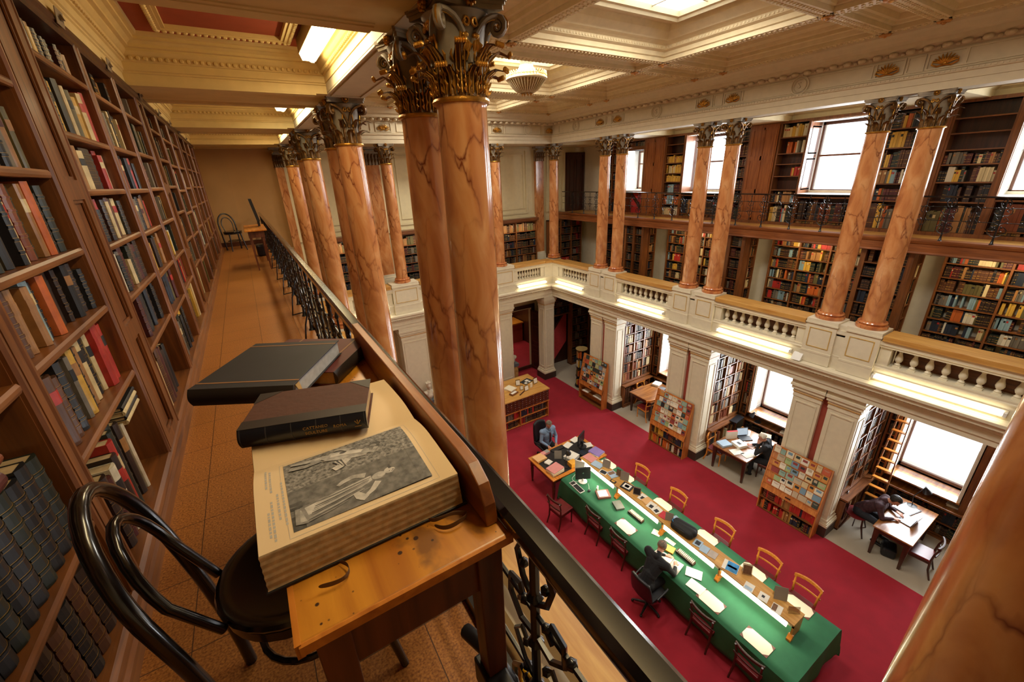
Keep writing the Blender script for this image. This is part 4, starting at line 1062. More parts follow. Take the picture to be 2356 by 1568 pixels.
for y0, y1, l in ((.75, 2.08, 'nearest'), (4.08, 5.40, 'biggest'), (7.42, 8.76, 'third')):
    wall_case('low_bookcase', 'low bookcase of brown books under the %s upper gallery window' % l, 'x', UX, -1, y0, y1, 6.56, [6.7], 7.24, DRK + ['brown', 'tan', 'rust brown'], group='low bookcases under the upper windows')
def panel_door(y0, y1, label, x=UX):
    t = thing('panelled_cupboard', label, 'cupboard', (x, y0, 6.56), 0, 'panelled cupboards of the upper gallery')
    b = MB(); b.box((-.02, 0, 0), (.28, y1 - y0, 2.37)); h = (y1 - y0) / 2
    zs = [.08, .8, 1.6, 2.3]
    b.build('carcass', WPAN, t)
    for k in range(3):
        b = MB(); b.frame('x', -.02, (.03, zs[k]), (y1 - y0 - .03, zs[k + 1]), .05, -.012); b.box((-.032, h - .02, zs[k]), (-.02, h + .02, zs[k + 1])); b.build('raised_panel', WPAN, t)
panel_door(6.10, 6.78, 'tall panelled oak cupboard left of the pale-book bookcase'); panel_door(9.50, 10.24, 'tall panelled oak cupboard beside the far upper window')
b = MB()
for y0, y1 in ((2.98, 3.12), (5.40, 5.42), (6.78, 6.80), (9.46, 9.50), (2.06, 2.14), (4.02, 4.1), (7.38, 7.44), (8.72, 8.78), (10.24, 10.30), (11.14, 11.2)):
    b.box((UX - .02, y0, 6.56), (12.14, y1, 8.93))
b.box((UX - .01, YN, 8.90), (12.14, 12.4, 8.96)); b.box((UX - .03, YN, 6.55), (UX + .02, 12.4, 6.62)); b.box((UX, 10.3, 8.62), (12.14, 11.14, 8.68))
struct(b.build('trim_15', WOODZ), 'oak uprights and top rail of the right gallery cases')
# window joinery
nwin = 0
def window(y0, y1, z0, z1, zbar, xin, label, small=False):
    global nwin; nwin += 1
    b = MB(); xg = 12.26
    b.box((xg - .03, y0, z0), (xg + .03, y0 + .055, z1)); b.box((xg - .03, y1 - .055, z0), (xg + .03, y1, z1)); b.box((xg - .03, y0, z0), (xg + .03, y1, z0 + .07)); b.box((xg - .03, y0, z1 - .06), (xg + .03, y1, z1))
    o = struct(b.build('window_%d' % (nwin + 1), plain('window_brown_paint', '#6b4632', .4, var=.1)), label)
    b = MB(); b.box((xg - .025, y0 + .05, zbar - .02), (xg + .025, y1 - .05, zbar + .02)); b.build('sash_bar', MATS['window_brown_paint'], o)
    b = MB(); b.box((xg - .004, y0 + .05, z0 + .06), (xg + .004, y1 - .05, z1 - .05)); b.build('pane', GLASSM, o)
    b = MB()
    for yy in (y0 - .0, y1): pass
    b.box((xin, y0 - .04, z0), (xg - .03, y0 + .01, z1)); b.box((xin, y1 - .01, z0), (xg - .03, y1 + .04, z1)); b.box((xin, y0 - .04, z1), (xg - .03, y1 + .04, z1 + .03))
    for s in (0, 1):
        yy = y0 + .01 if s == 0 else y1 - .01
        b.frame('y', yy, (xin + .06, z0 + .08), (xg - .08, zbar - .05), .03, .01 * (1 if s == 0 else -1)); b.frame('y', yy, (xin + .06, zbar + .05), (xg - .08, z1 - .08), .03, .01 * (1 if s == 0 else -1))
    b.build('reveal', WHITEP, o)
    b = MB(); b.box((xin - .03, y0 - .05, z0 - .035), (xg - .03, y1 + .05, z0)); b.build('sill', WHITEP if not small else WTAB, o)
    return o
for k, (yc, l) in enumerate(((1.38, 'nearest'), (4.74, 'second'), (8.1, 'third'))):
    window(yc - .68, yc + .68, 7.31, 8.88, 8.15, UX + .03, '%s white-lit window of the right upper gallery' % l)
window(10.36, 11.10, 7.36, 8.62, 8.2, UX + .03, 'narrow far window of the right upper gallery')
b = MB(); b.box((12.0, 10.32, 6.56), (12.02, 11.12, 7.3)); b.mi = 1; b.prism([(10.4, 6.6), (10.55, 6.6), (11.1, 7.15), (11.1, 7.3)], 'x', 11.97, 12.0); struct(b.build('wall_stair', [plain('stair_red', '#c0332e', .7), WDARK]), 'red stair wall under the far window')
# end wall door of the right upper gallery
b = MB(); b.box((11.2, 13.82, 6.55), (12.1, 13.9, 8.75)); b.frame('y', 13.82, (11.2, 6.55), (12.1, 8.75), .09, -.03); b.frame('y', 13.82, (11.36, 6.75), (11.62, 8.5), .04, -.02); b.frame('y', 13.82, (11.7, 6.75), (11.96, 8.5), .04, -.02); struct(b.build('door_1', WDARK), 'dark door at the end of the right upper gallery')
b = MB(); b.box((10.25, 13.84, 6.6), (10.95, 13.9, 8.9)); b.frame('y', 13.84, (10.35, 6.8), (10.85, 8.7), .05, -.02); struct(b.build('trim_16', PANELW))
# gallery front and railing
b = MB(); b.prism([(10.84, 6.28), (10.80, 6.30), (10.82, 6.33), (10.82, 6.47), (10.79, 6.49), (10.77, 6.53), (10.77, 6.56), (11.0, 6.56), (11.0, 6.28)], 'y', YN, YB); struct(b.build('trim_17', WFASC), 'oak fascia of the right upper gallery')
railing('black wrought-iron railing with scrolls along the right upper gallery', 10.83, 6.56, -.5, 13.6, [.45 + .66 * i for i in range(20)], .79, HRP_R)
# ------------------------------------------------------------------ first gallery on the right
GF1 = 'bookcases of the first gallery'
PX = 10.97
S1 = [4.25 + .292 * k for k in range(7)]
for y0, y1, l in ((2.73, 3.60, 'nearest right column pair'), (6.12, 7.0, 'middle right column pair'), (9.52, 10.36, 'far right column pair')):
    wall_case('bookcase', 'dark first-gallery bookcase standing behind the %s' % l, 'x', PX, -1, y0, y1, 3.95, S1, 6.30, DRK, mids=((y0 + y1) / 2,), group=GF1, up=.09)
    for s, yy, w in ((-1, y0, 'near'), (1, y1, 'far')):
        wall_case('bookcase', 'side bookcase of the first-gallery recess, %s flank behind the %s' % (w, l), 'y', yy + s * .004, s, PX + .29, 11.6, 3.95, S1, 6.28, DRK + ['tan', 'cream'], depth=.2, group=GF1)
for k, (y0, y1, l) in enumerate(((.6, 2.5, 'nearest recess'), (3.82, 5.9, 'recess between the nearest and middle columns'), (7.22, 9.3, 'recess between the middle and far columns'), (10.58, 12.4, 'recess beside the corner column'))):
    n = 2 if k else 2
    mids = [y0 + (y1 - y0) * (i + 1) / 3 for i in range(2)] if k in (1, 2) else [(y0 + y1) / 2]
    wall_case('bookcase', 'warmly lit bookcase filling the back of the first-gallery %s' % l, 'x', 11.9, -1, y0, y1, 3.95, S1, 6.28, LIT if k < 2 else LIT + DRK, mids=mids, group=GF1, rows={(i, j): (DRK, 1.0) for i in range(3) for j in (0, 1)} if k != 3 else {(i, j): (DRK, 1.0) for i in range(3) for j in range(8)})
    if k < 3:
        t = thing('strip_lamp', 'warm strip lamp under the gallery floor over the %s' % l, 'lamp', (11.35, (y0 + y1) / 2, 6.30), 0, 'strip lamps of the first gallery')
        b = MB(); b.box((-.03, -.6, -.03), (.03, .6, .0)); b.build('casing', WHITEP, t); b = MB(); b.tube([(0, -.55, -.04), (0, .55, -.04)], .013, 8); b.build('lamp_tube', TUBEW, t)
        area('strip_lamp_light', (11.35, (y0 + y1) / 2, 6.23), (.06, 1.2), (0, -.5, 0), 12, WARM)
# far end of the first gallery: bookcases against the far wall
for x0, x1, l, lit in ((1.9, 3.3, 'left of the left far column', 0), (4.05, 6.9, 'in the middle of the far wall', 0), (7.65, 9.55, 'between the two right far columns', 1)):
    n = max(2, round((x1 - x0) / .8)); wall_case('bookcase', 'first-gallery bookcase %s' % l, 'y', 13.58, -1, x0, x1, 3.95, S1, 6.36, DRK + ['dark green', 'tan'], mids=[x0 + (x1 - x0) * (i + 1) / n for i in range(n - 1)], group=GF1, rows={(i, 7): (['olive', 'tan', 'brown'], 1) for i in range(4)})
    b = MB(); b.box((x0 - .05, 13.5, 6.37), (x1 + .05, 13.89, 6.47)); b.build('cornice_board', WOODX) ; o = bpy.context.scene.objects.get('cornice_board')
    o.name = 'trim_18'; struct(o, 'oak top board of the far bookcases')
    area('case_light', ((x0 + x1) / 2, 13.35, 6.2), (x1 - x0, .05), (.6, 0, 0), 5, WARM)
wall_case('bookcase', 'dark bookcase in the far right corner of the first gallery', 'y', 13.58, -1, 10.2, 11.85, 3.95, S1, 6.28, DRK + ['red', 'maroon'], mids=(10.75, 11.3), group=GF1)
# ------------------------------------------------------------------ ground storey: pilasters, racks, alcoves
def pilaster(label, x0, y0, x1, y1, hf, group='cream pilasters of the ground storey'):
    # box pier x0..x1, y0..y1; hf = list of faces that carry a panel ('x-','y-','y+')
    t = thing('pilaster', label, 'pilaster', (x0, y0, 0), 0, group); w, d = x1 - x0, y1 - y0
    def ringbox(b, e, z0, z1): b.box((-e, -e, z0), (w + e, d + e, z1))
    b = MB(); ringbox(b, .06, 0, .27); b.build('plinth', plain('plinth_brown', '#3a2a24', .5, var=.15), t)
    b = MB(); ringbox(b, .055, .27, .33); ringbox(b, .04, .33, .37); ringbox(b, .02, .37, .44); b.build('base_moulding', CREAMW, t)
    b = MB(); b.box((0, 0, .44), (w, d, 3.2)); b.build('shaft', CREAMW, t)
    b = MB(); ringbox(b, .012, 3.14, 3.17); ringbox(b, .02, 3.26, 3.32); ringbox(b, .05, 3.32, 3.40); ringbox(b, .075, 3.40, 3.46); ringbox(b, .01, 3.17, 3.26); ringbox(b, .06, 3.46, 3.57)
    b.build('capital', CREAMW, t)
    b = MB(); ringbox(b, .026, 3.245, 3.262); b.build('gilt_line', plain('gilt_line_paint2', '#c08f4a', .5, var=.1), t)
    for f in hf:
        b = MB()
        if f == 'x-': b.frame('x', 0, (.06, .55), (d - .06, 3.05), .03, -.012)
        if f == 'y-': b.frame('y', 0, (.06, .55), (w - .06, 3.05), .03, -.012)
        if f == 'y+': b.frame('y', d, (.06, .55), (w - .06, 3.05), .03, .012)
        b.build('panel_moulding', CREAMW, t)
    return t
PN = ['behind us', 'nearest display rack', 'middle display rack', 'far display rack']
for c, l in zip(PAIRS, PN):
    if c < 0: continue
    pilaster('cream pilaster left half of the pair behind the %s' % l, 9.62, c + .07, 10.02, c + .62, ('x-', 'y+'))
    pilaster('cream pilaster right half of the pair behind the %s' % l, 9.62, c - .62, 10.02, c - .07, ('x-', 'y-'))
    b = MB(); b.box((9.70, c - .066, 0), (9.95, c + .066, 3.57)); struct(b.build('wall_strip', REDP), 'red strip between two pilasters')
    b = MB(); b.box((10.11, c - .34, 0), (12.15, c + .34, 3.6)); struct(b.build('wall_pier', WDARK), 'dark pier between two window alcoves')
pilaster('cream square pilaster at the far right corner beside the open door', 9.14, 12.56, 9.6, 13.0, ('x-', 'y-'))
pilaster('cream pilaster at the far end just right of the big near column', 6.95, 12.6, 7.65, 13.0, ('y-',)); pilaster('cream pilaster seen left of the near columns beyond the busts', 3.4, 12.6, 4.3, 13.0, ('y-',))
pilaster('cream pilaster at the left end of the far arcade', 1.5, 12.6, 2.3, 13.0, ('y-',))
b = MB(); b.box((1.2, 12.6, 3.56), (12.15, YB, 3.60)); struct(b.build('ceiling', CREAM), 'ceiling of the far ground passage')
b = MB(); b.box((9.98, YN, 3.56), (12.15, YB, 3.6)); struct(b.build('ceiling', CREAM), 'ceiling of the window alcoves')
# far door, leaf, corridor
b = MB(); b.frame('y', YB - .005, (8.1, 0), (9.55, 2.95), .15, -.05); struct(b.build('trim_19', WDARK), 'dark architrave of the far doorway')
t = thing('door_leaf', 'tall dark panelled door standing open at the far doorway', 'door', (9.36, 13.86, 0), math.radians(-84))
b = MB(); b.box((0, -.025, .01), (.88, .025, 2.72)); b.build('slab', WDARK, t)
for z0, z1 in ((.1, .75), (.9, 1.15), (1.3, 2.05), (2.2, 2.62)):
    b = MB(); b.frame('y', .025, (.08, z0), (.80, z1), .05, .012); b.frame('y', -.025, (.08, z0), (.80, z1), .05, -.012); b.build('panel', WDARKX, t)
b = MB(); b.box((.80, -.06, 1.0), (.84, .06, 1.25)); b.build('door_handle', BLACKI, t)
b = MB(); b.box((6.6, 18.9, 0), (10.9, 19.0, 3.5)); b.box((6.6, YB + .2, 3.4), (10.9, 19, 3.5)); b.box((6.55, YB + .2, 0), (6.6, 19, 3.5)); b.box((10.85, YB + .2, 0), (10.9, 19, 3.5)); struct(b.build('wall_corridor', WDARK), 'dark wood walls beyond the far doorway')
t = thing('counter', 'lit wooden counter glimpsed through the far doorway', 'counter', (9.6, 17.2, 0))
b = MB(); b.box((-1.0, -.4, 0), (1.2, .4, 1.0)); b.build('front', REDP, t); b = MB(); b.box((-1.1, -.5, 1.0), (1.2, .45, 1.06)); b.build('counter_top', WORANGE, t)
t = thing('vase', 'white flowers in a vase on the counter beyond the door', 'vase', (9.35, 17.1, 1.06)); b = MB(); b.lathe([(.06, 0), (.10, .1), (.07, .25), (.08, .3)], (0, 0, 0), 12); b.build('vessel', BLACKP, t); b = MB()
for k in range(9): b.ball((.14 * math.cos(k * 2.4), .14 * math.sin(k * 2.4), .38 + .05 * (k % 3)), .06, 8, 6)
b.build('flowers', WHITEP, t)
area('corridor_light', (9.3, 16.6, 3.3), (1.2, 1.2), (0, 0, 0), 40, WARM)
# corner alcove
wall_case('bookcase', 'dark bookcase in the far right corner alcove beside the red stair', 'y', 13.0, -1, 10.9, 11.9, 0, [.45, .85, 1.2, 1.55, 1.9, 2.25, 2.6, 2.95], 3.4, DRK, group='ground floor bookcases')
b = MB(); b.prism([(10.1, 1.4), (11.0, 2.5), (11.0, 1.0), (10.1, .0)], 'y', 13.5, 13.55); b.mi = 1; b.prism([(10.0, 1.45), (11.0, 2.65), (11.0, 2.52), (10.0, 1.32)], 'y', 13.45, 13.5); b.box((9.65, 13.6, 0), (12.1, 13.65, 3.5)); struct(b.build('wall_stair', [plain('stair_red2', '#b8383a', .7), WDARK]), 'red stair panel in the dark corner alcove')
wall_case('bookcase', 'bookcase on top of the dark stair opening in the corner alcove', 'y', 13.05, -1, 9.7, 10.88, 2.45, [2.85, 3.1], 3.4, DRK, group='ground floor bookcases')
t = thing('book_carousel', 'black revolving book stand beside the far display rack', 'book stand', (9.95, 11.25, 0))
b = MB(); b.lathe([(.24, .02), (.24, .05), (.03, .06), (.03, 1.62)], (0, 0, 0), 20); b.build('base', BLACKP, t)
for k in range(4):
    b = MB(); b.lathe([(.22, .08 + .39 * k), (.22, .10 + .39 * k)], (0, 0, 0), 16); b.build('tier', BLACKP, t)
    b = MB(); n = 13
    for i in range(n):
        a = 2 * PI * i / n; b.M = rotz(a); b.c = BHEX[rnd.choice(LIT)]; b.box((.06, -.02, .11 + .39 * k), (.20, .02, .11 + .39 * k + rnd.uniform(.2, .3)))
    b.M = None; b.build('booklets', TONE, t)
b = MB(); b.lathe([(.0, 1.62), (.23, 1.62), (.23, 1.65), (0, 1.65)], (0, 0, 0), 24); b.build('top_disc', plain('carousel_top', '#a58c5a', .5), t)
# ---- display racks
CARDS = [plain('card_%d' % i, h, .6, var=.08) for i, h in enumerate(['#d8cdb4', '#cfc6b2', '#c9b48a', '#b9573a', '#86a59a', '#2e3a36', '#8c3a36', '#e0d9c8', '#6f8fa6', '#c78b46', '#23262b', '#9aae7a', '#d9d2c4', '#b7a58c'])]
CNAME = ['cream', 'pale grey', 'buff', 'orange-red', 'pale green', 'dark green', 'dark red', 'white', 'blue', 'ochre', 'black', 'light green', 'ivory', 'beige']
def rack(y0, y1, label, tag_, seed, full):
    r = random.Random(seed); L = y1 - y0
    t = thing('display_rack', label, 'rack', (9.30, y0, 0), 0, 'cherry wood display racks')
    prof = [(.0, 0), (.26, 0), (.26, 1.78), (.22, 1.80), (.0, .72)]
    for q in (0, L - .025): b = MB(); b.prism(prof, 'y', q, q + .025); b.build('side_panel', WRACK, t)
    b = MB(); b.box((.245, .025, 0), (.258, L - .025, 1.78)); b.build('back_panel', WRACK, t)
    for z in (.03, .36): b = MB(); b.box((.005, .025, z - .02), (.245, L - .025, z)); b.build('shelf', WOODY, t)
    b = MB(); b.prism([(-.005, .62), (.02, .62), (.06, .80), (.035, .80)], 'y', .0, L); b.build('front_board', WRACK, t)
    b = MB(); b.prism([(.012, .72), (.05, .72), (.245, 1.76), (.22, 1.76)], 'y', .025, L - .025); b.build('sloping_board', WRACK, t)
    for k in range(6):
        f = (k + .35) / 6.2; x, z = .005 + .208 * f, .75 + 1.02 * f
        b = MB(); b.box((x - .012, .025, z - .012), (x + .03, L - .025, z)); b.build('ledge', WRACK, t)
    b = MB(); b.box((-.012, L / 2 - .06, .69), (-.004, L / 2 + .06, .715)); b.build('slot', BLACKP, t)
    n = 0
    for k in range(6):
        f = (k + .35) / 6.2; x, z = .005 + .208 * f, .75 + 1.02 * f; u = .035; i = 0
        while True:
            w = r.uniform(.10, .17); h = r.uniform(.12, .17)
            if u + w > L - .03: break
            ci = r.randrange(len(CARDS)); b = MB(); b.box((0, 0, 0), (.006, w, h)); b.mi = 1
            if r.random() < .5: b.box((-.0006, w * .2, h * .45), (0, w * .8, h * .85))
            else: b.box((-.0006, w * .15, h * .72), (0, w * .85, h * .76)); b.box((-.0006, w * .25, h * .6), (0, w * .75, h * .63))
            o = b.build('booklet', [CARDS[ci], CARDS[r.choice([10, 6, 5, 13, 8])]], loc=(9.30 + x - .006, y0 + u, z), rot=(0, .19, 0)); i += 1
            tag(o, '%s booklet, %s on the %s tier of the %s' % (CNAME[ci], ORD[i - 1], ['lowest', 'second', 'third', 'fourth', 'fifth', 'top'][k], tag_), 'booklet', 'booklets on the display racks', 'thing')
            u += w + r.uniform(.002, .02)
    if full:
        stuff_row('x', 9.33, -1, y0 + .03, y1 - .03, .03, .30, ['orange', 'tan', 'red', 'cream', 'black', 'dark green', 'yellow', 'maroon', 'white', 'navy blue'], .025, .05)
        stuff_row('x', 9.33, -1, y0 + .03, y1 - .03, .36, .29, ['tan', 'red', 'maroon', 'black', 'navy blue', 'brown', 'olive', 'red'] if full == 1 else ['black', 'black', 'navy blue', 'maroon', 'yellow'], .025, .05)
    return t
rack(2.55, 3.79, 'sloping cherry wood rack of booklets, nearest of three', 'nearest rack', 3, 1)
rack(5.99, 7.24, 'sloping cherry wood rack of booklets, middle of three', 'middle rack', 4, 2)
rack(9.38, 10.62, 'sloping cherry wood rack with empty lower shelves, farthest of three', 'farthest rack', 5, 0)
for k, (y, z) in enumerate(((9.62, .362), (9.75, .37), (10.3, .362))):
    b = MB(); b.box((0, 0, 0), (.2, .28, .008 + .006 * k)); tag(b.build('paper_stack', PAPER, loc=(9.33, y - .14, z), rot=(0, 0, .1 * (k - 1))), 'loose white papers, %s one on the shelf of the farthest rack' % ['right', 'upper right', 'left'][k], 'papers', None, 'thing')
# ---- window alcoves
GFB = 'ground floor bookcases'
ALC = [(.18, 2.45, 1.55, 'nearest alcove'), (3.69, 5.80, 4.9, 'middle alcove'), (7.04, 9.18, 8.25, 'far alcove')]
for k, (a, e, yc, l) in enumerate(ALC):
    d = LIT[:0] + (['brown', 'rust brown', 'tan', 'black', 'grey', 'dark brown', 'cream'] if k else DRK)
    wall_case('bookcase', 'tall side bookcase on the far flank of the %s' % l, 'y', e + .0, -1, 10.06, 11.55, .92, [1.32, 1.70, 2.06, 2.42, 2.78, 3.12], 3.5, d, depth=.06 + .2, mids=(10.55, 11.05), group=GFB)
    wall_case('low_bookcase', 'low bookcase with ledge under the side bookcase of the %s' % l, 'y', e - .12, -1, 10.06, 11.4, 0, [.1], .84, ['tan', 'brown', 'rust brown', 'maroon', 'black', 'cream'], depth=.30, mids=(10.7,), group=GFB)
    b = MB(); b.box((10.04, e - .16, .845), (11.5, e + .1, .89)); tag(b.build('ledge_board', WOODX), 'oak ledge on the side bookcase of the %s' % l, 'ledge', None, 'thing')
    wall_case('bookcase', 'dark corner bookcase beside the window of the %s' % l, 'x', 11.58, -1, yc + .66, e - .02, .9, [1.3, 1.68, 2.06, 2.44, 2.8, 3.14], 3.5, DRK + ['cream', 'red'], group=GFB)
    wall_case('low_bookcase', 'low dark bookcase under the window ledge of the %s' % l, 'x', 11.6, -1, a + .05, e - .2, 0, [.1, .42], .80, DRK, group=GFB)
    b = MB(); b.box((11.52, a + .02, .80), (12.23, e - .12, .85)); tag(b.build('window_ledge', WTAB, bevel=.008), 'broad polished window ledge of the %s' % l, 'ledge', None, 'thing')
    window(yc - .6, yc + .6, 1.07, 3.25, 2.42, 11.62, 'white-lit ground floor window of the %s' % l, True)
    b = MB(); b.box((11.56, a, .85), (12.15, a + .04, 3.5)); b.box((11.6, a + .04, .85), (12.15, yc - .66, 3.5)); struct(b.build('trim_2%d' % k, WOODZ), 'oak lining of a window alcove')
# ------------------------------------------------------------------ tables
def table(label, x0, y0, x1, y1, h, top, legm, legs=.05, drawer=True, turned=False):
    t = thing('table', label, 'table', (x0, y0, 0)); w, d = x1 - x0, y1 - y0
    b = MB(); b.box((0, 0, h - .035), (w, d, h)); b.build('tabletop', top, t, bevel=.008)
    b = MB(); b.box((.05, .05, h - .15), (w - .05, d - .05, h - .035)); b.build('apron', legm, t)
    for px in (.08, w - .08):
        for py in (.08, d - .08):
            b = MB()
            if turned: b.lathe([(.02, 0), (.028, .03), (.02, .06), (.03, .12), (.04, .3), (.045, .45), (.03, .5), (.048, .52), (.048, h - .04)], (px, py, 0), 12)
            else: b.add([(px + sx * r, py + sy * r, z) for z, r in ((0, legs * .45), (h - .04, legs)) for sx, sy in ((-1, -1), (1, -1), (1, 1), (-1, 1))], [(0, 3, 2, 1), (4, 5, 6, 7), (0, 1, 5, 4), (1, 2, 6, 5), (2, 3, 7, 6), (3, 0, 4, 7)])
            b.build('leg', legm, t)
    return t
table('brown wooden table in the far alcove beside the white pilaster', 10.09, 7.87, 11.48, 8.85, .76, WTAB, WDARK)
table('brown table covered with papers in the middle alcove', 9.70, 4.39, 11.2, 5.40, .76, WTAB, WDARK)
table('polished table shining in the window light of the nearest alcove', 9.87, 1.09, 11.37, 1.75, .76, WTAB, WDARK)
td = table('librarian desk with a black top at the head of the green table', 5.09, 6.71, 6.95, 7.85, .76, WORANGE, WDARKX, turned=True)
b = MB(); b.box((.10, .10, .7605), (1.76, 1.04, .763)); b.build('black_inlay', BLACKP, td)
# drawer cabinet
t = thing('card_catalogue', 'catalogue cabinet with many small drawers near the busts', 'cabinet', (5.2, 10.2, 0))
b = MB(); b.box((0, .02, .66), (2.36, 1.34, 1.08)); b.build('carcass', WRACK, t); b = MB(); b.box((-.03, -.02, 1.08), (2.39, 1.36, 1.125)); b.build('cabinet_top', WSHELFX, t, bevel=.006)
b = MB(); b.box((-.02, -.01, .63), (2.38, 1.35, .66)); b.build('mid_board', WRACK, t)
for c in range(8):
    for r in range(5):
        b = MB(); x0 = .02 + c * .293; z0 = .67 + r * .081; b.box((x0 + .006, .002, z0 + .004), (x0 + .284, .02, z0 + .076)); o = b.build('drawer', WDARKX, t)
        b = MB(); b.ball((x0 + .07, -.006, z0 + .04), (.012, .012, .012), 6, 5); b.ball((x0 + .22, -.006, z0 + .04), (.012, .012, .012), 6, 5); b.build('knob', CHROME, o)
for x in (.0, 1.17, 2.33): b = MB(); b.box((x, .01, 0), (x + .03, 1.33, .63)); b.build('upright', WRACK, t)
for z in (.05, .345): b = MB(); b.box((.03, .02, z - .025), (2.33, 1.33, z)); b.build('shelf', WRACK, t)
b = MB(); b.box((.03, .4, .05), (2.33, .42, .63)); b.build('back_panel', WDARK, t)
for z in (.05, .345):
    for u0, u1 in ((5.25, 6.35), (6.42, 7.5)): stuff_row('y', 10.25, -1, u0, u1, z, .27, ['black', 'black', 'dark green', 'navy blue', 'grey', 'dark brown', 'red'], .03, .06, hv=(.8, .95))
# ------------------------------------------------------------------ long green table
GX0, GX1, GY0, GY1, GZ = 5.33, 6.87, 1.14, 6.66, .76
t = thing('reading_table', 'long reading table under the green cloth', 'table', (GX0, GY0, 0))
b = MB(); b.box((.02, .02, .70), (GX1 - GX0 - .02, GY1 - GY0 - .02, GZ - .018)); b.build('tabletop', WTAB, t)
for px in (.15, 1.38):
    for py in (.2, 2.7, 5.3): b = MB(); b.lathe([(.03, 0), (.04, .05), (.035, .1), (.05, .4), (.04, .7)], (px, py, 0), 12); b.build('leg', WDARK, t)
def cloth():
    b = MB(); Rx, Ry = (GX1 - GX0) / 2, (GY1 - GY0) / 2; cx, cy = (GX0 + GX1) / 2, (GY0 + GY1) / 2
    nx, ny = 34, 100; mx, my = .62, .62
    def fn(u, v):
        x = -(Rx + mx) + 2 * (Rx + mx) * u; y = -(Ry + my) + 2 * (Ry + my) * v
        ox = max(0, abs(x) - Rx); oy = max(0, abs(y) - Ry)
        px = max(-Rx, min(Rx, x)); py = max(-Ry, min(Ry, y))
        drop = min(.64, max(ox, oy)) if not (ox and oy) else min(.68, math.hypot(ox, oy))
        fold = .016 * math.sin(y * 9 + x * 2) * min(1, drop * 4) if ox and not oy else .016 * math.sin(x * 11) * min(1, drop * 4) if oy else 0
        sx, sy = (1 if x > 0 else -1), (1 if y > 0 else -1)
        px += sx * ((.012 + .03 * drop + fold) if ox else 0) + sx * (.06 * drop if ox and oy else 0); py += sy * ((.012 + .03 * drop + fold) if oy else 0) + sy * (.06 * drop if ox and oy else 0)
        z = GZ - .002 - max(0, drop - .01)
        if not ox and not oy: z += .0022 * math.sin(x * 5 + y * 3.1) * (1 if y < -Ry + 1.2 else .4) + .0016 * math.sin(y * 8.3 - x * 4)
        return (cx + px, cy + py, z)
    b.grid(fn, nx, ny)
    return b.build('tablecloth', BAIZE, normals=False)
o = cloth(); sol = o.modifiers.new('thick', 'SOLIDIFY'); sol.thickness = .004; sol.offset = -1
tag(o, 'long green baize cloth hanging over the reading table', 'tablecloth', None, 'thing')
t = thing('table_shelf', 'long wooden shelf with strip lights standing along the green table', 'shelf', (5.96, 1.5, GZ + .003)); SL = 5.2; ST = .33
b = MB(); b.box((0, 0, ST), (.345, SL, ST + .03)); b.build('shelf_top', WSHELF, t, bevel=.004)
b = MB(); b.box((.02, 0, ST - .06), (.03, SL, ST)); b.build('front_lip', CREAMW, t)
for k in range(4):
    y0 = .04 + k * 1.30; b = MB(); b.prism([(.0, ST - .115), (.015, ST - .118), (.06, ST - .01), (.018, ST - .005)], 'y', y0 + .06, y0 + 1.2); b.build('strip_light', TABLEG, t)
    area('strip_light_glow', (5.95, 1.5 + y0 + .63, GZ + ST - .075), (.05, 1.1), (0, .9, 0), 5.5, (1, .92, .70))
    area('strip_light_glow', (6.28, 1.5 + y0 + .63, GZ + ST - .03), (.05, 1.1), (0, -.7, 0), 4, (1, .92, .70))
for y in (0.0, 1.28, 2.58, 3.88, 5.17):
    b = MB(); b.prism([(.02, 0), (.32, 0), (.32, ST), (.02, ST)], 'y', y, y + .03); b.prism([(-.03, 0), (.06, 0), (.06, .10), (.02, .12), (-.03, .04)], 'y', y - .02, y + .05); b.build('bracket', WORANGE, t)
# blotters
def blotter(x, y, label, w=.27, l=.44):
    t = thing('blotter', label, 'blotter', (x, y, GZ + .003), 0, 'cream blotters on the green table')
    b = MB(); b.box((-w / 2, -l / 2, 0), (w / 2, l / 2, .005)); b.build('board', plain('blotter_leather', '#6b3a2a', .5), t)
    c = .07; b = MB(); b.prism([(-w / 2 + c, -l / 2 + .004), (w / 2 - c, -l / 2 + .004), (w / 2 - .004, -l / 2 + c), (w / 2 - .004, l / 2 - c), (w / 2 - c, l / 2 - .004), (-w / 2 + c, l / 2 - .004), (-w / 2 + .004, l / 2 - c), (-w / 2 + .004, -l / 2 + c)], 'z', .005, .007); b.build('blotting_paper', CREAMP, t)
for y, l in ((4.65, 'left of the seated reader'), (3.66, 'under the open book of the seated reader'), (2.61, 'right of the seated reader'), (1.78, 'at the near end')): blotter(5.52, y, 'cream blotter on the green table, near side, ' + l)
for k, y in enumerate((6.4, 5.78, 4.64, 3.50, 2.52, 1.72)): blotter(6.70, y, 'cream blotter on the far side of the green table, %s from the desk end' % ORD[k])
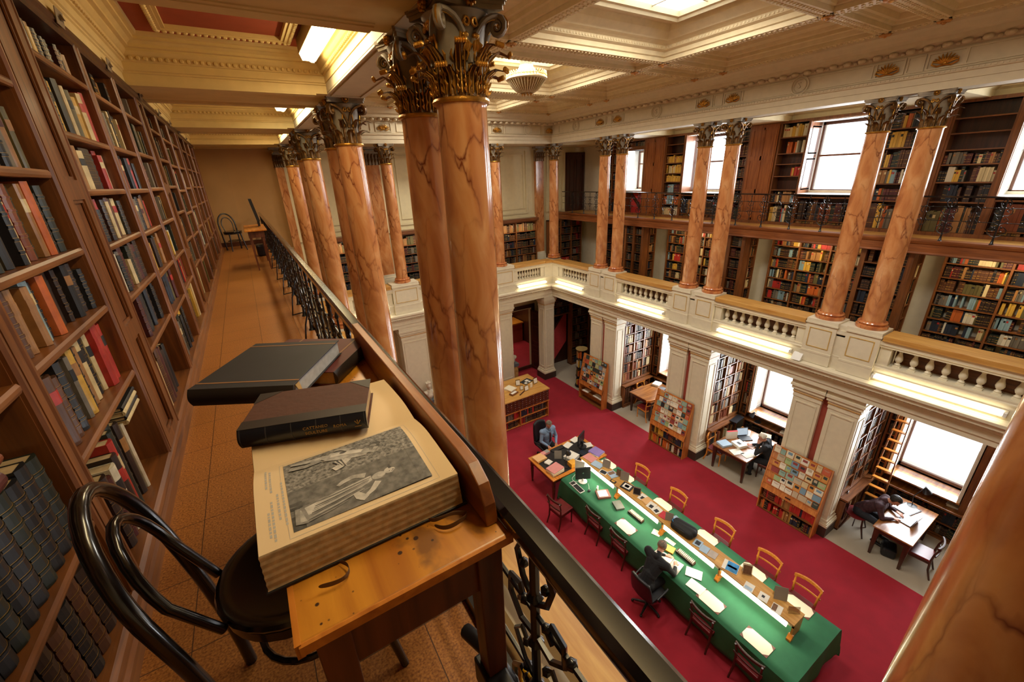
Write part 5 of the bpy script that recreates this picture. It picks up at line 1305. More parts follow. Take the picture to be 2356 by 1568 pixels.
# chairs
def club_chair(name, label, x, y, rz, wm, seatm, group, curved=True):
    # faces +y locally; back at -y
    t = thing(name, label, 'chair', (x, y, 0), rz, group)
    b = MB(); b.box((-.21, -.2, .42), (.21, .22, .465)); b.build('seat', seatm, t, bevel=.012)
    b = MB(); b.box((-.2, -.19, .36), (.2, .21, .42)); b.build('seat_frame', wm, t)
    for sx in (-1, 1):
        b = MB(); b.tube([(sx * .185, .19, 0), (sx * .185, .19, .42)], [.016, .022], 8); b.build('leg', wm, t)
        b = MB(); b.tube([(sx * .20, -.27, 0), (sx * .19, -.20, .22), (sx * .19, -.185, .45), (sx * .20, -.20, .65), (sx * .215, -.25, .83)], [.016, .02, .022, .018, .016], 8); b.build('rear_leg', wm, t)
    def arc(z, r, hgt, th, nm, sag=.09):
        b = MB(); n = 12; vs = []; fs = []
        for i in range(n + 1):
            u = -1 + 2 * i / n; xx = u * .235; yy = -.25 - sag * (1 - u * u)
            for dy, dz in ((0, -hgt / 2), (th, -hgt / 2), (th, hgt / 2), (0, hgt / 2)): vs.append((xx, yy + dy + .02, z + dz))
        for i in range(n):
            for q in range(4): fs.append((4 * i + q, 4 * i + (q + 1) % 4, 4 * i + 4 + (q + 1) % 4, 4 * i + 4 + q))
        fs += [(0, 1, 2, 3), (4 * n + 3, 4 * n + 2, 4 * n + 1, 4 * n)]
        b.add(vs, fs); b.build(nm, wm, t, bevel=.004)
    arc(.82, 0, .065 if curved else .05, .03, 'top_rail', .07 if curved else .05); arc(.62, 0, .035, .018, 'back_splat', .03)
    return t
FAR = 'orange chairs on the far side of the green table'
ch = club_chair('reading_chair', 'orange curved-back chair beyond the green table, first from the desk', 7.04, 5.73, PI / 2, WORANGE, REDLEA, FAR)
for k, y in enumerate((4.63, 3.46, 2.51, 1.82)): dup(ch, (7.04, y, 0), label='orange curved-back chair beyond the green table, %s from the desk' % ORD[k + 1])
ch = club_chair('side_chair', 'dark side chair by the green table, second left of the seated reader', 5.40, 5.33, -PI / 2, WDARK, REDLEA, 'dark chairs on the near side of the green table', False)
for y, l in ((4.55, 'just left of the seated reader'), (2.55, 'just right of the seated reader'), (1.72, 'at the near end of the table')): dup(ch, (5.40, y, 0), label='dark side chair at the green table, ' + l)
dup(ch, (4.90, 6.16, 0), rz=-PI / 2 + .12, label='dark side chair with a red leather seat pulled away from the green table corner')
ch = club_chair('alcove_chair', 'orange curved-back chair behind the far alcove table', 10.85, 8.78, PI + .1, WORANGE, REDLEA, None)
dup(ch, (10.07, 5.42, 0), rz=PI + .1, label='orange curved-back chair at the left end of the paper-covered alcove table')
dup(ch, (10.2, 8.16, 0), rz=-.1, label='dark chair tucked under the near side of the far alcove table')
ch = club_chair('dark_chair', 'dark chair with upright back at the near side of the shining alcove table', 10.3, 1.02, .1, WDARK, REDLEA, None, False)
dup(ch, (10.55, 4.22, 0), rz=.15, label='dark chair the white-haired reader sits on')
# wheelback chair of the laptop reader
t = thing('wheelback_chair', 'dark spindle-back chair with oxblood leather seat behind the laptop reader', 'chair', (10.42, 2.17, 0), PI + .2)
b = MB(); b.lathe([(.0, .43), (.2, .43), (.225, .45), (.22, .475), (.0, .485)], (0, 0, 0), 24, sx=1.05); b.build('seat', REDLEA, t)
for sx in (-1, 1):
    for sy in (-1, 1): b = MB(); b.tube([(sx * .23, sy * .22, 0), (sx * .17, sy * .15, .25), (sx * .15, sy * .13, .44)], [.014, .02, .015], 8); b.build('leg', WDARK, t)
b = MB(); b.tube([(.20 * math.cos(a * PI / 12) , -.2 - .06 * math.sin(a * PI / 12), .46 + .46 * math.sin(a * PI / 12)) for a in range(13)], .014, 8); b.build('back_hoop', WDARK, t)
for k in range(5): b = MB(); u = -.12 + .06 * k; b.tube([(u, -.17, .47), (u * 1.05, -.25, .46 + .44 * math.sqrt(max(0, 1 - (u / .2) ** 2)))], .007, 6); b.build('spindle', WDARK, t)
b = MB(); b.tube([(-.19, 0, .2), (.19, 0, .2)], .01, 6); b.build('stretcher', WDARK, t)
def office_chair(label, x, y, rz, back=.62):
    t = thing('office_chair', label, 'chair', (x, y, 0), rz)
    b = MB(); b.box((-.24, -.22, .42), (.24, .24, .49)); b.build('seat', BLACKP, t, bevel=.03)
    b = MB()
    def fn(u, v):
        a = (u - .5) * 2; return (a * .25 * (1 - .15 * v ** 3), -.27 + .06 * a * a - .08 * v, .48 + back * v - .05 * a * a * v)
    b.grid(fn, 10, 8); o = b.build('backrest', BLACKP, t, normals=False); s = o.modifiers.new('s', 'SOLIDIFY'); s.thickness = .05
    b = MB(); b.tube([(0, 0, .08), (0, 0, .42)], .03, 10); b.build('gas_post', BLACKP, t)
    for k in range(5): b = MB(); a = 2 * PI * k / 5; b.tube([(0, 0, .09), (.28 * math.cos(a), .28 * math.sin(a), .06)], [.03, .018], 8); b.ball((.28 * math.cos(a), .28 * math.sin(a), .028), .028, 8, 6); b.build('leg', BLACKP, t)
    for sx in (-1, 1): b = MB(); b.tube([(sx * .25, -.1, .47), (sx * .30, -.12, .6), (sx * .30, .12, .66), (sx * .29, .16, .66)], .018, 8); b.build('armrest', BLACKP, t)
    return t
office_chair('black swivel chair with a tall back behind the librarian desk', 6.08, 8.42, PI, .66)
office_chair('dark swivel chair under the reader at the green table', 4.98, 3.52, -PI / 2, .5)
# ------------------------------------------------------------------ the desk in front of us, its books, the bentwood chairs
DZ = 7.31
t = thing('writing_desk', 'worn stained wooden desk with a raised back board beside the handrail', 'desk', (0, 0, GF))
def Zg(z): return z - GF
b = MB(); b.box((-.086, .567, Zg(DZ) - .018), (.318, 1.83, Zg(DZ))); b.build('desktop', WDESK, t, bevel=.004)
b = MB(); b.prism([(.567, Zg(DZ) - .03), (.562, Zg(DZ) - .024), (.562, Zg(DZ) - .004), (.567, Zg(DZ) - .001), (.58, Zg(DZ) - .001), (.58, Zg(DZ) - .03)], 'x', -.086, .322); b.build('front_edge', WORANGE, t)
b = MB(); b.prism([(-.092, Zg(DZ) - .03), (-.092, Zg(DZ)), (-.082, Zg(DZ) + .001), (-.08, Zg(DZ) - .03)], 'y', .565, 1.83); b.build('side_edge', WORANGE, t)
b = MB(); b.prism([(.605, Zg(7.311)), (1.815, Zg(7.311)), (1.815, Zg(7.43)), (.74, Zg(7.43)), (.68, Zg(7.425)), (.635, Zg(7.40)), (.612, Zg(7.36))], 'x', .284, .312); b.build('back_board', WDESKB, t, bevel=.003)
for q in (.60, 1.77): b = MB(); b.box((-.06, q, Zg(7.15)), (.30, q + .02, Zg(DZ) - .02)); b.build('end_apron', WDESKF, t)
for q in (-.062, .27): b = MB(); b.box((q, .62, Zg(7.15)), (q + .02, 1.77, Zg(DZ) - .02)); b.build('side_apron', WDESKF, t)
for px in (-.068, .248):
    for py in (.588, 1.745):
        b = MB(); b.add([(px + a * s + .03 - .03 * s, py + c * s + .03 - .03 * s, z) for z, s in ((0, .75), (Zg(DZ) - .02, 1)) for a, c in ((0, 0), (.06, 0), (.06, .06), (0, .06))], [(0, 3, 2, 1), (4, 5, 6, 7), (0, 1, 5, 4), (1, 2, 6, 5), (2, 3, 7, 6), (3, 0, 4, 7)]); b.build('leg', WDESKF, t, bevel=.003)
# the open folio
t = thing('open_book', 'huge open folio with a grey plate of statues lying on the worn desk', 'book', (0, 0, DZ + .001))
bx0, bx1 = -.118, .268
COVB = plain('folio_cover', '#17161a', .5, var=.15)
b = MB(); b.box((-.124, .69, 0), (.281, .985, .006)); b.box((-.124, .985, 0), (.281, 1.30, .006)); b.build('cover', COVB, t, bevel=.002)
YG = .982
def pz(y):   # top surface of the leaves
    if y < YG: u = (YG - y) / (YG - .70); return .078 + .018 * math.sin(min(1, u * 2.4) * PI / 2) - .014 * u * u
    u = (y - YG) / (1.28 - YG); return .076 + .014 * math.sin(min(1, u * 2.4) * PI / 2) - .016 * u * u
for nm, ya, yb in (('near_leaves', .702, YG - .0005), ('far_leaves', YG + .0005, 1.285)):
    b = MB(); n = 26; vs = []; fs = []; L = 26
    for layer in range(L + 1):
        f = layer / L; jit = .0004 * ((layer * 7919) % 5 - 2)
        for i in range(n + 1):
            y = ya + (yb - ya) * i / n
            if nm == 'near_leaves' and i == 0: y += jit - .008 * (1 - f)
            if nm == 'far_leaves' and i == n: y += jit
            z = .0065 + (pz(y) - .0065) * f
            for x in (bx0 + jit * .7 - .002 * (1 - f), bx1 + jit * .7 + .002 * (1 - f)): vs.append((x, y, z))
    w2 = 2 * (n + 1)
    for i in range(n):
        fs.append((L * w2 + 2 * i, L * w2 + 2 * i + 1, L * w2 + 2 * i + 3, L * w2 + 2 * i + 2)); fs.append((2 * i, 2 * i + 2, 2 * i + 3, 2 * i + 1))
    nt_ = len(fs)
    for layer in range(L):
        a, c = layer * w2, (layer + 1) * w2
        for i in range(n):
            fs.append((a + 2 * i, c + 2 * i, c + 2 * i + 2, a + 2 * i + 2)); fs.append((a + 2 * i + 1, a + 2 * i + 3, c + 2 * i + 3, c + 2 * i + 1))
        fs.append((a, a + 1, c + 1, c)); fs.append((a + 2 * n, c + 2 * n, c + 2 * n + 1, a + 2 * n + 1))
    b.add(vs, fs[:nt_], True); k = len(b.v) - len(vs)
    for f in fs[nt_:]: b.f.append([k + i for i in f]); b.m.append(1); b.s.append(False)
    PEDGE = MATS.get('leaf_edges') or plain('leaf_edges', '#c9b492', .85, var=.25, scale=60)
    b.build(nm, [PAGE, PEDGE], t)
# printed plate: flat ink shapes on the page, built in page coordinates
def ink(name, g, var=.25, sc=60): return MATS.get(name) or plain(name, (g * 1.02, g * .97, g * .90), .8, var=var, scale=sc)
GR = [ink('ink_%d' % i, g, v, s) for i, (g, v, s) in enumerate([(.035, .5, 70), (.08, .5, 60), (.15, .45, 55), (.24, .4, 60), (.36, .3, 70), (.50, .2, 80), (.20, .7, 140)])]
plate = MB(); lvl = [0]
px0, px1, py0, py1 = -.058, .218, .724, .953
def pp(u, v): # u along +x (up in the picture), v from near edge
    return (px0 + (px1 - px0) * u, py0 + (py1 - py0) * v)
def sub(poly, g):
    # drape a polygon on the page (fan of a finely cut outline)
    lvl[0] += 1; h = .0004 + lvl[0] * .000045
    pts = []
    for i, p in enumerate(poly):
        q = poly[(i + 1) % len(poly)]; m = max(1, int(math.hypot(p[0] - q[0], p[1] - q[1]) / .05))
        for k in range(m): pts.append((p[0] + (q[0] - p[0]) * k / m, p[1] + (q[1] - p[1]) * k / m))
    vs = []
    for u, v in pts: x, y = pp(u, v); vs.append((x, y, pz(y) + h))
    plate.mi = g
    bm2 = bmesh.new(); vv = [bm2.verts.new(p) for p in vs]
    try:
        f = bm2.faces.new(vv); r = bmesh.ops.triangulate(bm2, faces=[f])
        bm2.verts.index_update(); plate.add([tuple(v.co) for v in bm2.verts], [tuple(w.index for w in f2.verts) for f2 in bm2.faces])
    except Exception: pass
    bm2.free()
def blob(cu, cv, ru, rv, g, a=0, n=18):
    ca, sa = math.cos(a), math.sin(a)
    sub([(cu + ru * math.cos(2 * PI * i / n) * ca - rv * math.sin(2 * PI * i / n) * sa, cv + ru * math.cos(2 * PI * i / n) * sa + rv * math.sin(2 * PI * i / n) * ca) for i in range(n)], g)
def limb(p, w, g):
    l, r = [], []
    for i, (u, v) in enumerate(p):
        a = p[max(i - 1, 0)]; c = p[min(i + 1, len(p) - 1)]; dx, dy = c[0] - a[0], c[1] - a[1]; m = math.hypot(dx, dy) or 1
        ww = w[i] if isinstance(w, list) else w; l.append((u - dy / m * ww, v + dx / m * ww)); r.append((u + dy / m * ww, v - dx / m * ww))
    sub(l + r[::-1], g)
for i in range(12):
    for j in range(6): sub([(i / 12, j / 6), ((i + 1) / 12, j / 6), ((i + 1) / 12, (j + 1) / 6), (i / 12, (j + 1) / 6)], 6 if j > 2 else 2)
lvl[0] = 1
sub([(.0, .0), (.35, .0), (.30, .55), (0, .6)], 1); sub([(.05, .45), (.42, .50), (.40, .66), (.06, .62)], 2); sub([(.1, .5), (.36, .54), (.35, .63), (.1, .6)], 3)
sub([(.72, .62), (1, .60), (1, .68), (.72, .70)], 4); sub([(.74, .80), (1, .78), (1, .84), (.74, .87)], 4); sub([(.72, .55), (.76, .55), (.78, 1), (.73, 1)], 1); sub([(.6, 0), (1, 0), (1, .2), (.62, .2)], 2); sub([(.62, .70), (.72, .70), (.72, 1), (.62, 1)], 3)
for k in range(26): blob(rnd.uniform(.42, 1), rnd.uniform(.45, 1), rnd.uniform(.01, .035), rnd.uniform(.01, .03), rnd.choice([3, 4, 2]))
# standing robed figure (lies along u)
sub([(.02, .06), (.10, .03), (.12, .22), (.03, .24)], 3); sub([(.05, .07), (.10, .06), (.11, .2), (.06, .21)], 4)
limb([(.08, .14), (.25, .17), (.42, .21), (.55, .24), (.64, .26)], [.10, .10, .085, .075, .05], 3); limb([(.10, .17), (.28, .20), (.45, .24), (.6, .28)], [.05, .055, .05, .03], 5)
for k in range(9): limb([(.10 + .01 * k, .06 + .022 * k), (.30, .10 + .018 * k), (.50 + .01 * k, .16 + .016 * k)], [.004, .007, .003], [1, 4, 2][k % 3])
limb([(.55, .34), (.46, .38), (.38, .36), (.34, .33)], [.03, .026, .022, .015], 4); limb([(.62, .20), (.56, .12), (.50, .08), (.47, .13)], [.026, .022, .02, .012], 5); limb([(.5, .05), (.46, .1), (.44, .16)], [.03, .035, .02], 5)
blob(.64, .27, .055, .045, 4, .2); blob(.66, .27, .03, .025, 5); blob(.735, .29, .05, .042, 5, .2); blob(.77, .32, .04, .055, 1, .5); blob(.74, .285, .034, .026, 5, .2); blob(.727, .275, .006, .004, 1); blob(.745, .265, .006, .004, 1)
# seated figure
limb([(.06, .93), (.18, .88), (.30, .86), (.36, .80)], [.022, .028, .036, .05], 4); limb([(.04, .83), (.16, .80), (.28, .82)], [.02, .028, .034], 3); limb([(.33, .84), (.44, .78), (.56, .72), (.64, .68)], [.07, .075, .07, .05], 4); limb([(.36, .84), (.5, .79), (.6, .73)], [.03, .035, .025], 5)
limb([(.60, .72), (.68, .66), (.72, .72)], [.03, .026, .02], 4); limb([(.48, .68), (.40, .60), (.35, .58)], [.03, .035, .03], 5); limb([(.52, .84), (.46, .92), (.40, .93)], [.028, .024, .018], 4); blob(.72, .78, .05, .045, 1); blob(.70, .76, .03, .03, 3); blob(.46, .83, .03, .02, 1)
for k in range(6): limb([(.36 + .015 * k, .70), (.40 + .01 * k, .62 - .01 * k)], [.006, .003], [1, 5][k % 2])
plate.build('printed_plate', GR, t, normals=False)
b = MB()
for u0, u1, x in ((.12, .62, -.068), (.2, .5, -.078), (.0, .42, -.090), (.55, .9, -.088), (.05, .32, -.097), (.62, .95, -.096)):
    y = .72 + .25 * u0
    while y < .72 + .25 * u1:
        l = rnd.uniform(.004, .010); b.poly([(x, y, pz(y) + .0004), (x + .004, y, pz(y) + .0004), (x + .004, y + l, pz(y + l) + .0004), (x, y + l, pz(y + l) + .0004)]); y += l + .003
b.build('caption', ink('ink_caption', .42, .05), t, normals=False)
b = MB()
for s in (px0 - .008, px1 + .012): b.grid(lambda u, v: (s + .0008 * v, .712 + .25 * u, pz(.712 + .25 * u) + .0004), 20, 1)
for y in (.712, .962): b.poly([(px0 - .008, y, pz(y) + .0004), (px1 + .012, y, pz(y) + .0004), (px1 + .012, y + .0008, pz(y) + .0004), (px0 - .008, y + .0008, pz(y) + .0004)])
b.build('plate_border', ink('ink_line', .45, .05), t, normals=False)
TIE = plain('cloth_tie', '#6b5038', .85, var=.15)
def tie(pts, w):
    b = MB(); vs = []; fs = []
    for i, (x, y, z, tw) in enumerate(pts):
        vs += [(x, y, z - DZ), (x + .25 * tw * w, y + .15 * tw * w, z - DZ + w * (1 - abs(tw) * .5))]
        if i: fs.append((2 * i - 2, 2 * i - 1, 2 * i + 1, 2 * i))
    b.add(vs, fs, True); o = b.build('cloth_tie', TIE, t, normals=False); s = o.modifiers.new('s', 'SOLIDIFY'); s.thickness = .0012; s2 = o.modifiers.new('sb', 'SUBSURF'); s2.levels = 2; s2.render_levels = 2
tie([(.0, .688, 7.313, 1), (.012, .672, 7.316, .6), (.018, .655, 7.314, -.2), (.006, .640, 7.314, -.5), (-.02, .640, 7.314, .1), (-.044, .648, 7.316, .5)], .014)
tie([(.185, .690, 7.313, .2), (.195, .672, 7.316, .6), (.225, .668, 7.325, .9), (.25, .664, 7.316, .3), (.268, .655, 7.313, .5), (.245, .643, 7.314, .1), (.215, .640, 7.313, .0), (.198, .650, 7.313, .5), (.188, .668, 7.313, .8)], .014)
# closed books on the desk
def flat_book(name, label, c, rz, L, W, T, cover, edge, spine_side, bits):
    # L along local x, W along local y, spine on local -y
    t = thing(name, label, 'book', c, rz)
    b = MB(); b.box((-L / 2, -W / 2, 0), (L / 2, W / 2, .004)); b.box((-L / 2, -W / 2, T - .004), (L / 2, W / 2, T)); b.build('boards', cover, t, bevel=.0015)
    b = MB(); b.box((-L / 2 + .006, -W / 2 + .004, .004), (L / 2 - .006, W / 2 - .006, T - .004)); b.build('page_block', edge, t)
    b = MB(); n = 8; b.prism([(-W / 2 + .003, .0005)] + [(-W / 2 - .012 * math.sin(PI * i / n), T * i / n) for i in range(n + 1)] + [(-W / 2 + .003, T - .0005)], 'x', -L / 2, L / 2, True); b.build('spine', spine_side, t)
    return t
NAVY = plain('dark_blue_leather', '#171c28', .35, var=.25, coat=.2); BRC = plain('brown_cloth_board', '#4d2a1e', .65, var=.12, scale=40, bump=.1)
t = flat_book('leather_book', 'brown cloth book with dark blue leather spine lying across the open folio', (.035, 1.128, 7.402), math.radians(-18), .30, .19, .05, BRC, PAGEE, NAVY, None)
b = MB(); b.box((-.1505, -.0955, .0502), (.1505, -.055, .0508)); b.build('leather_strip', plain('dark_half_leather', '#2a211e', .5, var=.15), t)
for sx in (-1, 1): b = MB(); b.prism([(sx * .1505, .0955), (sx * .09, .0955), (sx * .1505, .035)], 'z', .0502, .0508); b.build('corner_leather', MATS['dark_half_leather'], t)
n = 8
for k in range(6):
    x = -.145 + .058 * k if k < 5 else .145; b = MB(); b.prism([(-.095 - .0135 * math.sin(PI * i / n), .05 * i / n) for i in range(n + 1)], 'x', x - .0012, x + .0012, True); b.build('raised_band', plain('scuffed_band', '#3b3a40', .5), t)
for s, x, z in (('CATTANEO', .028, .034), ('SCULTURE', .028, .020), ('ROMA', .085, .028)):
    o = text_mesh(s, .011, GOLDT, .0003, name='spine_title'); o.parent = t; o.location = (x, -.109, z); o.rotation_euler = (PI / 2, 0, 0)
b = MB()
for a in (-.6, 0, .6): b.tube([(.128, -.1085, .024), (.128 + .012 * math.sin(a), -.1085, .024 + .012 * math.cos(a))], .0012, 5)
b.tube([(.120, -.1085, .018), (.136, -.1085, .018)], .0012, 5); b.build('crown_stamp', GOLDT, t)
t = flat_book('cloth_book', 'maroon half-leather album at the bottom of the far stack on the desk', (.091, 1.737, DZ + .002), math.radians(54), .333, .37, .055, plain('maroon_board', '#5b241d', .6, var=.15), PAGEE, MATS['dark_half_leather'], None)
b = MB(); b.box((-.1665, -.13, .0552), (.1665, -.122, .0556)); b.box((-.1665, .11, .0552), (.1665, .118, .0556)); b.build('tape_line', plain('tan_tape', '#8a6038', .6), t)
t = flat_book('album_book', 'big black scuffed album lying crooked on top of the far stack', (-.036, 1.573, DZ + .060), math.radians(-31), .327, .377, .058, plain('black_board', '#24242a', .6, var=.15), plain('blue_grey_edges', '#a9adb2', .7, var=.12, scale=50), plain('scuffed_black', '#2b2422', .6), None)
b = MB(); b.box((-.1635, -.155, .0582), (.1635, -.148, .0586)); b.box((-.1635, .15, .0582), (.1635, .157, .0586)); b.build('tape_line', MATS['tan_tape'], t)
b = MB()
for k in range(4): b.tube([(.16, -.17 + .006 * k, .05), (.18 + .004 * k, -.19, .04 - .008 * k), (.165 + .01 * k, -.205, .03 - .012 * k)], .003, 5)
b.build('torn_corner', plain('torn_paper', '#a98a5c', .8), t)
# bentwood chairs
def bentwood(name, label, x, y, z, rz, group):
    # faces +x locally, back towards -x
    t = thing(name, label, 'chair', (x, y, z), rz, group)
    b = MB(); b.lathe([(.0, .445), (.19, .445), (.205, .45), (.21, .462), (.205, .474), (.19, .478), (.17, .472), (0, .470)], (0, 0, 0), 32); b.build('seat', BLACKW, t)
    b = MB(); b.lathe([(.185, .405), (.20, .41), (.20, .44), (.185, .445)], (0, 0, 0), 32, cap=False); b.build('seat_ring', BLACKW, t)
    b = MB(); hoop = []
    for i in range(33):
        u = -1 + 2 * i / 32; s = abs(u)
        if s > .55: q = (1 - s) / .45; hoop.append((-.215 - .02 * q - .05 * q * q, (1 if u > 0 else -1) * (.165 + .03 * q - .01 * q * q), .0 + .62 * q))
        else: a = (u / .55) * PI / 2; hoop.append((-.285 - .055 * math.cos(a), .185 * math.sin(a), .62 + .27 * math.cos(a)))
    b.tube([(-.235, -.175, 0)] * 0 + hoop, .0175, 12); b.build('back_hoop', BLACKW, t)
    b = MB(); ins = []
    for i in range(25):
        u = -1 + 2 * i / 24; s = abs(u)
        if s > .5: q = (1 - s) / .5; ins.append((-.195 - .07 * q, (1 if u > 0 else -1) * (.10 + .02 * q), .46 + .16 * q))
        else: a = (u / .5) * PI / 2; ins.append((-.265 - .05 * math.cos(a), .12 * math.sin(a), .62 + .18 * math.cos(a)))
    b.tube(ins, .0125, 10); b.build('inner_hoop', BLACKW, t)
    for sy in (-1, 1): b = MB(); b.tube([(.20, sy * .17, 0), (.165, sy * .14, .22), (.145, sy * .125, .42)], [.013, .016, .018], 10); b.build('front_leg', BLACKW, t)
    b = MB(); b.tube([(.145 * math.cos(a * PI / 12), .145 * math.sin(a * PI / 12), .24) for a in range(24)], .010, 8, True); b.build('stretcher_ring', BLACKW, t)
    return t
cb = bentwood('bentwood_chair', 'black bentwood chair with a hooped back beside the worn desk', -.10, 1.12, GF, .08, 'black bentwood chairs')
dup(cb, (-.36, 12.9, GF), rz=-PI / 2 + .3, label='distant black bentwood chair by the end wall of the gallery')
# far desk of the gallery
table('small plain wooden table at the far end of the left gallery', -.08, 9.2, .285, 10.5, 7.26 - GF, WORANGE, WDESKF, legs=.025)
S.objects['table.004'].location.z = GF
t = thing('book_stand', 'black upright book stand on the distant gallery table', 'stand', (.20, 10.0, 7.261))
b = MB(); b.box((-.02, -.04, 0), (.02, .04, .12)); b.build('post', BLACKP, t); b = MB(); b.prism([(-.02, .1), (.03, .1), (-.03, .52), (-.08, .52)], 'y', -.2, .2); b.build('panel', BLACKP, t)
b = MB(); b.box((0, 0, 0), (.2, .35, .26)); tag(b.build('black_bag', BLACKP, loc=(.05, 11.2, GF), bevel=.04), 'black bag on the gallery floor behind the distant table', 'bag', None, 'thing')
# things by the railing below the desk
t = thing('vacuum_cleaner', 'red and black vacuum cleaner half hidden by the desk leg at the picture bottom', 'vacuum cleaner', (.235, .46, GF))
b = MB(); b.lathe([(.0, .0), (.095, .0), (.10, .03), (.10, .17), (.085, .22), (.05, .245), (0, .25)], (0, 0, 0), 28); b.build('body', plain('vacuum_red', '#a3161c', .2, var=.05, coat=.6), t)
b = MB(); b.lathe([(.07, .205), (.075, .235), (.06, .26), (0, .27)], (0, 0, 0), 24); b.tube([(-.05, 0, .25), (-.04, 0, .32), (.04, 0, .32), (.05, 0, .25)], .012, 8); b.build('lid_and_handle', BLACKP, t)
b = MB(); b.tube([(.06, .06, .22), (.07, .12, .30), (.05, .2, .33), (.03, .3, .3)], .02, 10); b.build('hose', BLACKP, t)
b = MB()
for k in range(3): b.tube([(.101 * math.cos(a * .2 - 2.6), .101 * math.sin(a * .2 - 2.6), .05 + .03 * k) for a in range(10)], .002, 5)
b.build('chrome_trim', CHROME, t)
b = MB(); b.tube([(.345, .545, 6.83), (.345, .60, 6.80), (.345, .605, 6.74), (.345, .58, 6.69), (.345, .535, 6.69), (.345, .51, 6.74), (.345, .515, 6.80)], .006, 8, True); tag(b.build('yellow_hook', plain('yellow_paint', '#d9a821', .4)), 'yellow loop hook hanging on the lower bar of the near railing', 'hook', None, 'thing')
b = MB(); b.box((.24, .50, 6.76), (.30, .66, 6.85)); tag(b.build('black_case', BLACKP, bevel=.006), 'small black case between the vacuum cleaner and the railing', 'case', None, 'thing')
# ------------------------------------------------------------------ people
def V(*a): return Vector(a)
class Body:
    def __init__(s): s.p = []
    def cap(s, a, ra, b, rb, m, fx=1.0):
        s.p.append((Vector(a), ra, Vector(b), rb, m))
    def ell(s, c, r, m): s.p.append((Vector(c), r, None, 0, m))
    def mesh(s, name, mats, parent, vox=.0065):
        b = MB()
        for a, ra, c, rb, m in s.p:
            if c is None: b.ball(a, ra, 20, 14); continue
            n = 6; pts = []; rs = []; d = (c - a); L = d.length or 1e-4; d = d / L
            for k in range(4): t = k / 4; pts.append(a - d * ra * math.cos(t * PI / 2)); rs.append(max(.0008, ra * math.sin(t * PI / 2)))
            for k in range(n + 1): t = k / n; pts.append(a.lerp(c, t)); rs.append(ra + (rb - ra) * t)
            for k in range(1, 5): t = k / 4; pts.append(c + d * rb * math.sin(t * PI / 2)); rs.append(max(.0008, rb * math.cos(t * PI / 2)))
            b.tube(pts, rs, 14)
        tmp = b.build('tmp', [], None)
        r = tmp.modifiers.new('r', 'REMESH'); r.mode = 'VOXEL'; r.voxel_size = vox; r.use_smooth_shade = True
        sm = tmp.modifiers.new('s', 'SMOOTH'); sm.factor = .5; sm.iterations = 4
        dg = bpy.context.evaluated_depsgraph_get(); dg.update()
        me = bpy.data.meshes.new_from_object(tmp.evaluated_get(dg)); bpy.data.objects.remove(tmp)
        me.materials.clear()
        for m in mats: me.materials.append(m)
        pr = s.p
        def sd(q, P):
            a, ra, c, rb, m = P
            if c is None:
                rr = ra if isinstance(ra, (tuple, list)) else (ra,) * 3
                v = q - a; k = math.sqrt((v.x / rr[0]) ** 2 + (v.y / rr[1]) ** 2 + (v.z / rr[2]) ** 2); return (k - 1) * min(rr)
            d = c - a; L2 = d.length_squared or 1e-9; t = max(0, min(1, (q - a).dot(d) / L2)); return (q - a - d * t).length - (ra + (rb - ra) * t)
        idx = [0] * len(me.polygons)
        for i, f in enumerate(me.polygons):
            q = f.center; best = 1e9
            for P in pr:
                v = sd(q, P)
                if v < best: best = v; idx[i] = P[4]
        me.polygons.foreach_set('material_index', idx); me.polygons.foreach_set('use_smooth', [True] * len(me.polygons)); me.name = name
        o = bpy.data.objects.new(name, me); COL.objects.link(o); o.parent = parent
        return o
def hand(B, wrist, dirv, up, m, curl=.5, left=False, s=1.0):
    d = Vector(dirv).normalized(); u = Vector(up); u = (u - d * u.dot(d)).normalized(); sd = d.cross(u) * (-1 if left else 1)
    w = Vector(wrist)
    for k in range(4):
        o = sd * (.027 - .018 * k) * s; B.cap(w + d * .012 + o * .6, .017 * s, w + d * .085 * s + o, .0125 * s, m)
        ln = [.042, .048, .045, .034][k] * s; c = w + d * .092 * s + o
        k1 = c + (d * math.cos(curl * .7) - u * math.sin(curl * .7)) * ln; k2 = k1 + (d * math.cos(curl * 1.5) - u * math.sin(curl * 1.5)) * ln * .8
        B.cap(c, .0095 * s, k1, .009 * s, m); B.cap(k1, .009 * s, k2, .0072 * s, m)
    t0 = w + d * .03 * s + sd * .03 * s; t1 = t0 + (d * .7 + sd * .7 - u * .25).normalized() * .04 * s; t2 = t1 + (d * .95 + sd * .2 - u * .3).normalized() * .033 * s
    B.cap(t0, .013 * s, t1, .011 * s, m); B.cap(t1, .011 * s, t2, .008 * s, m)
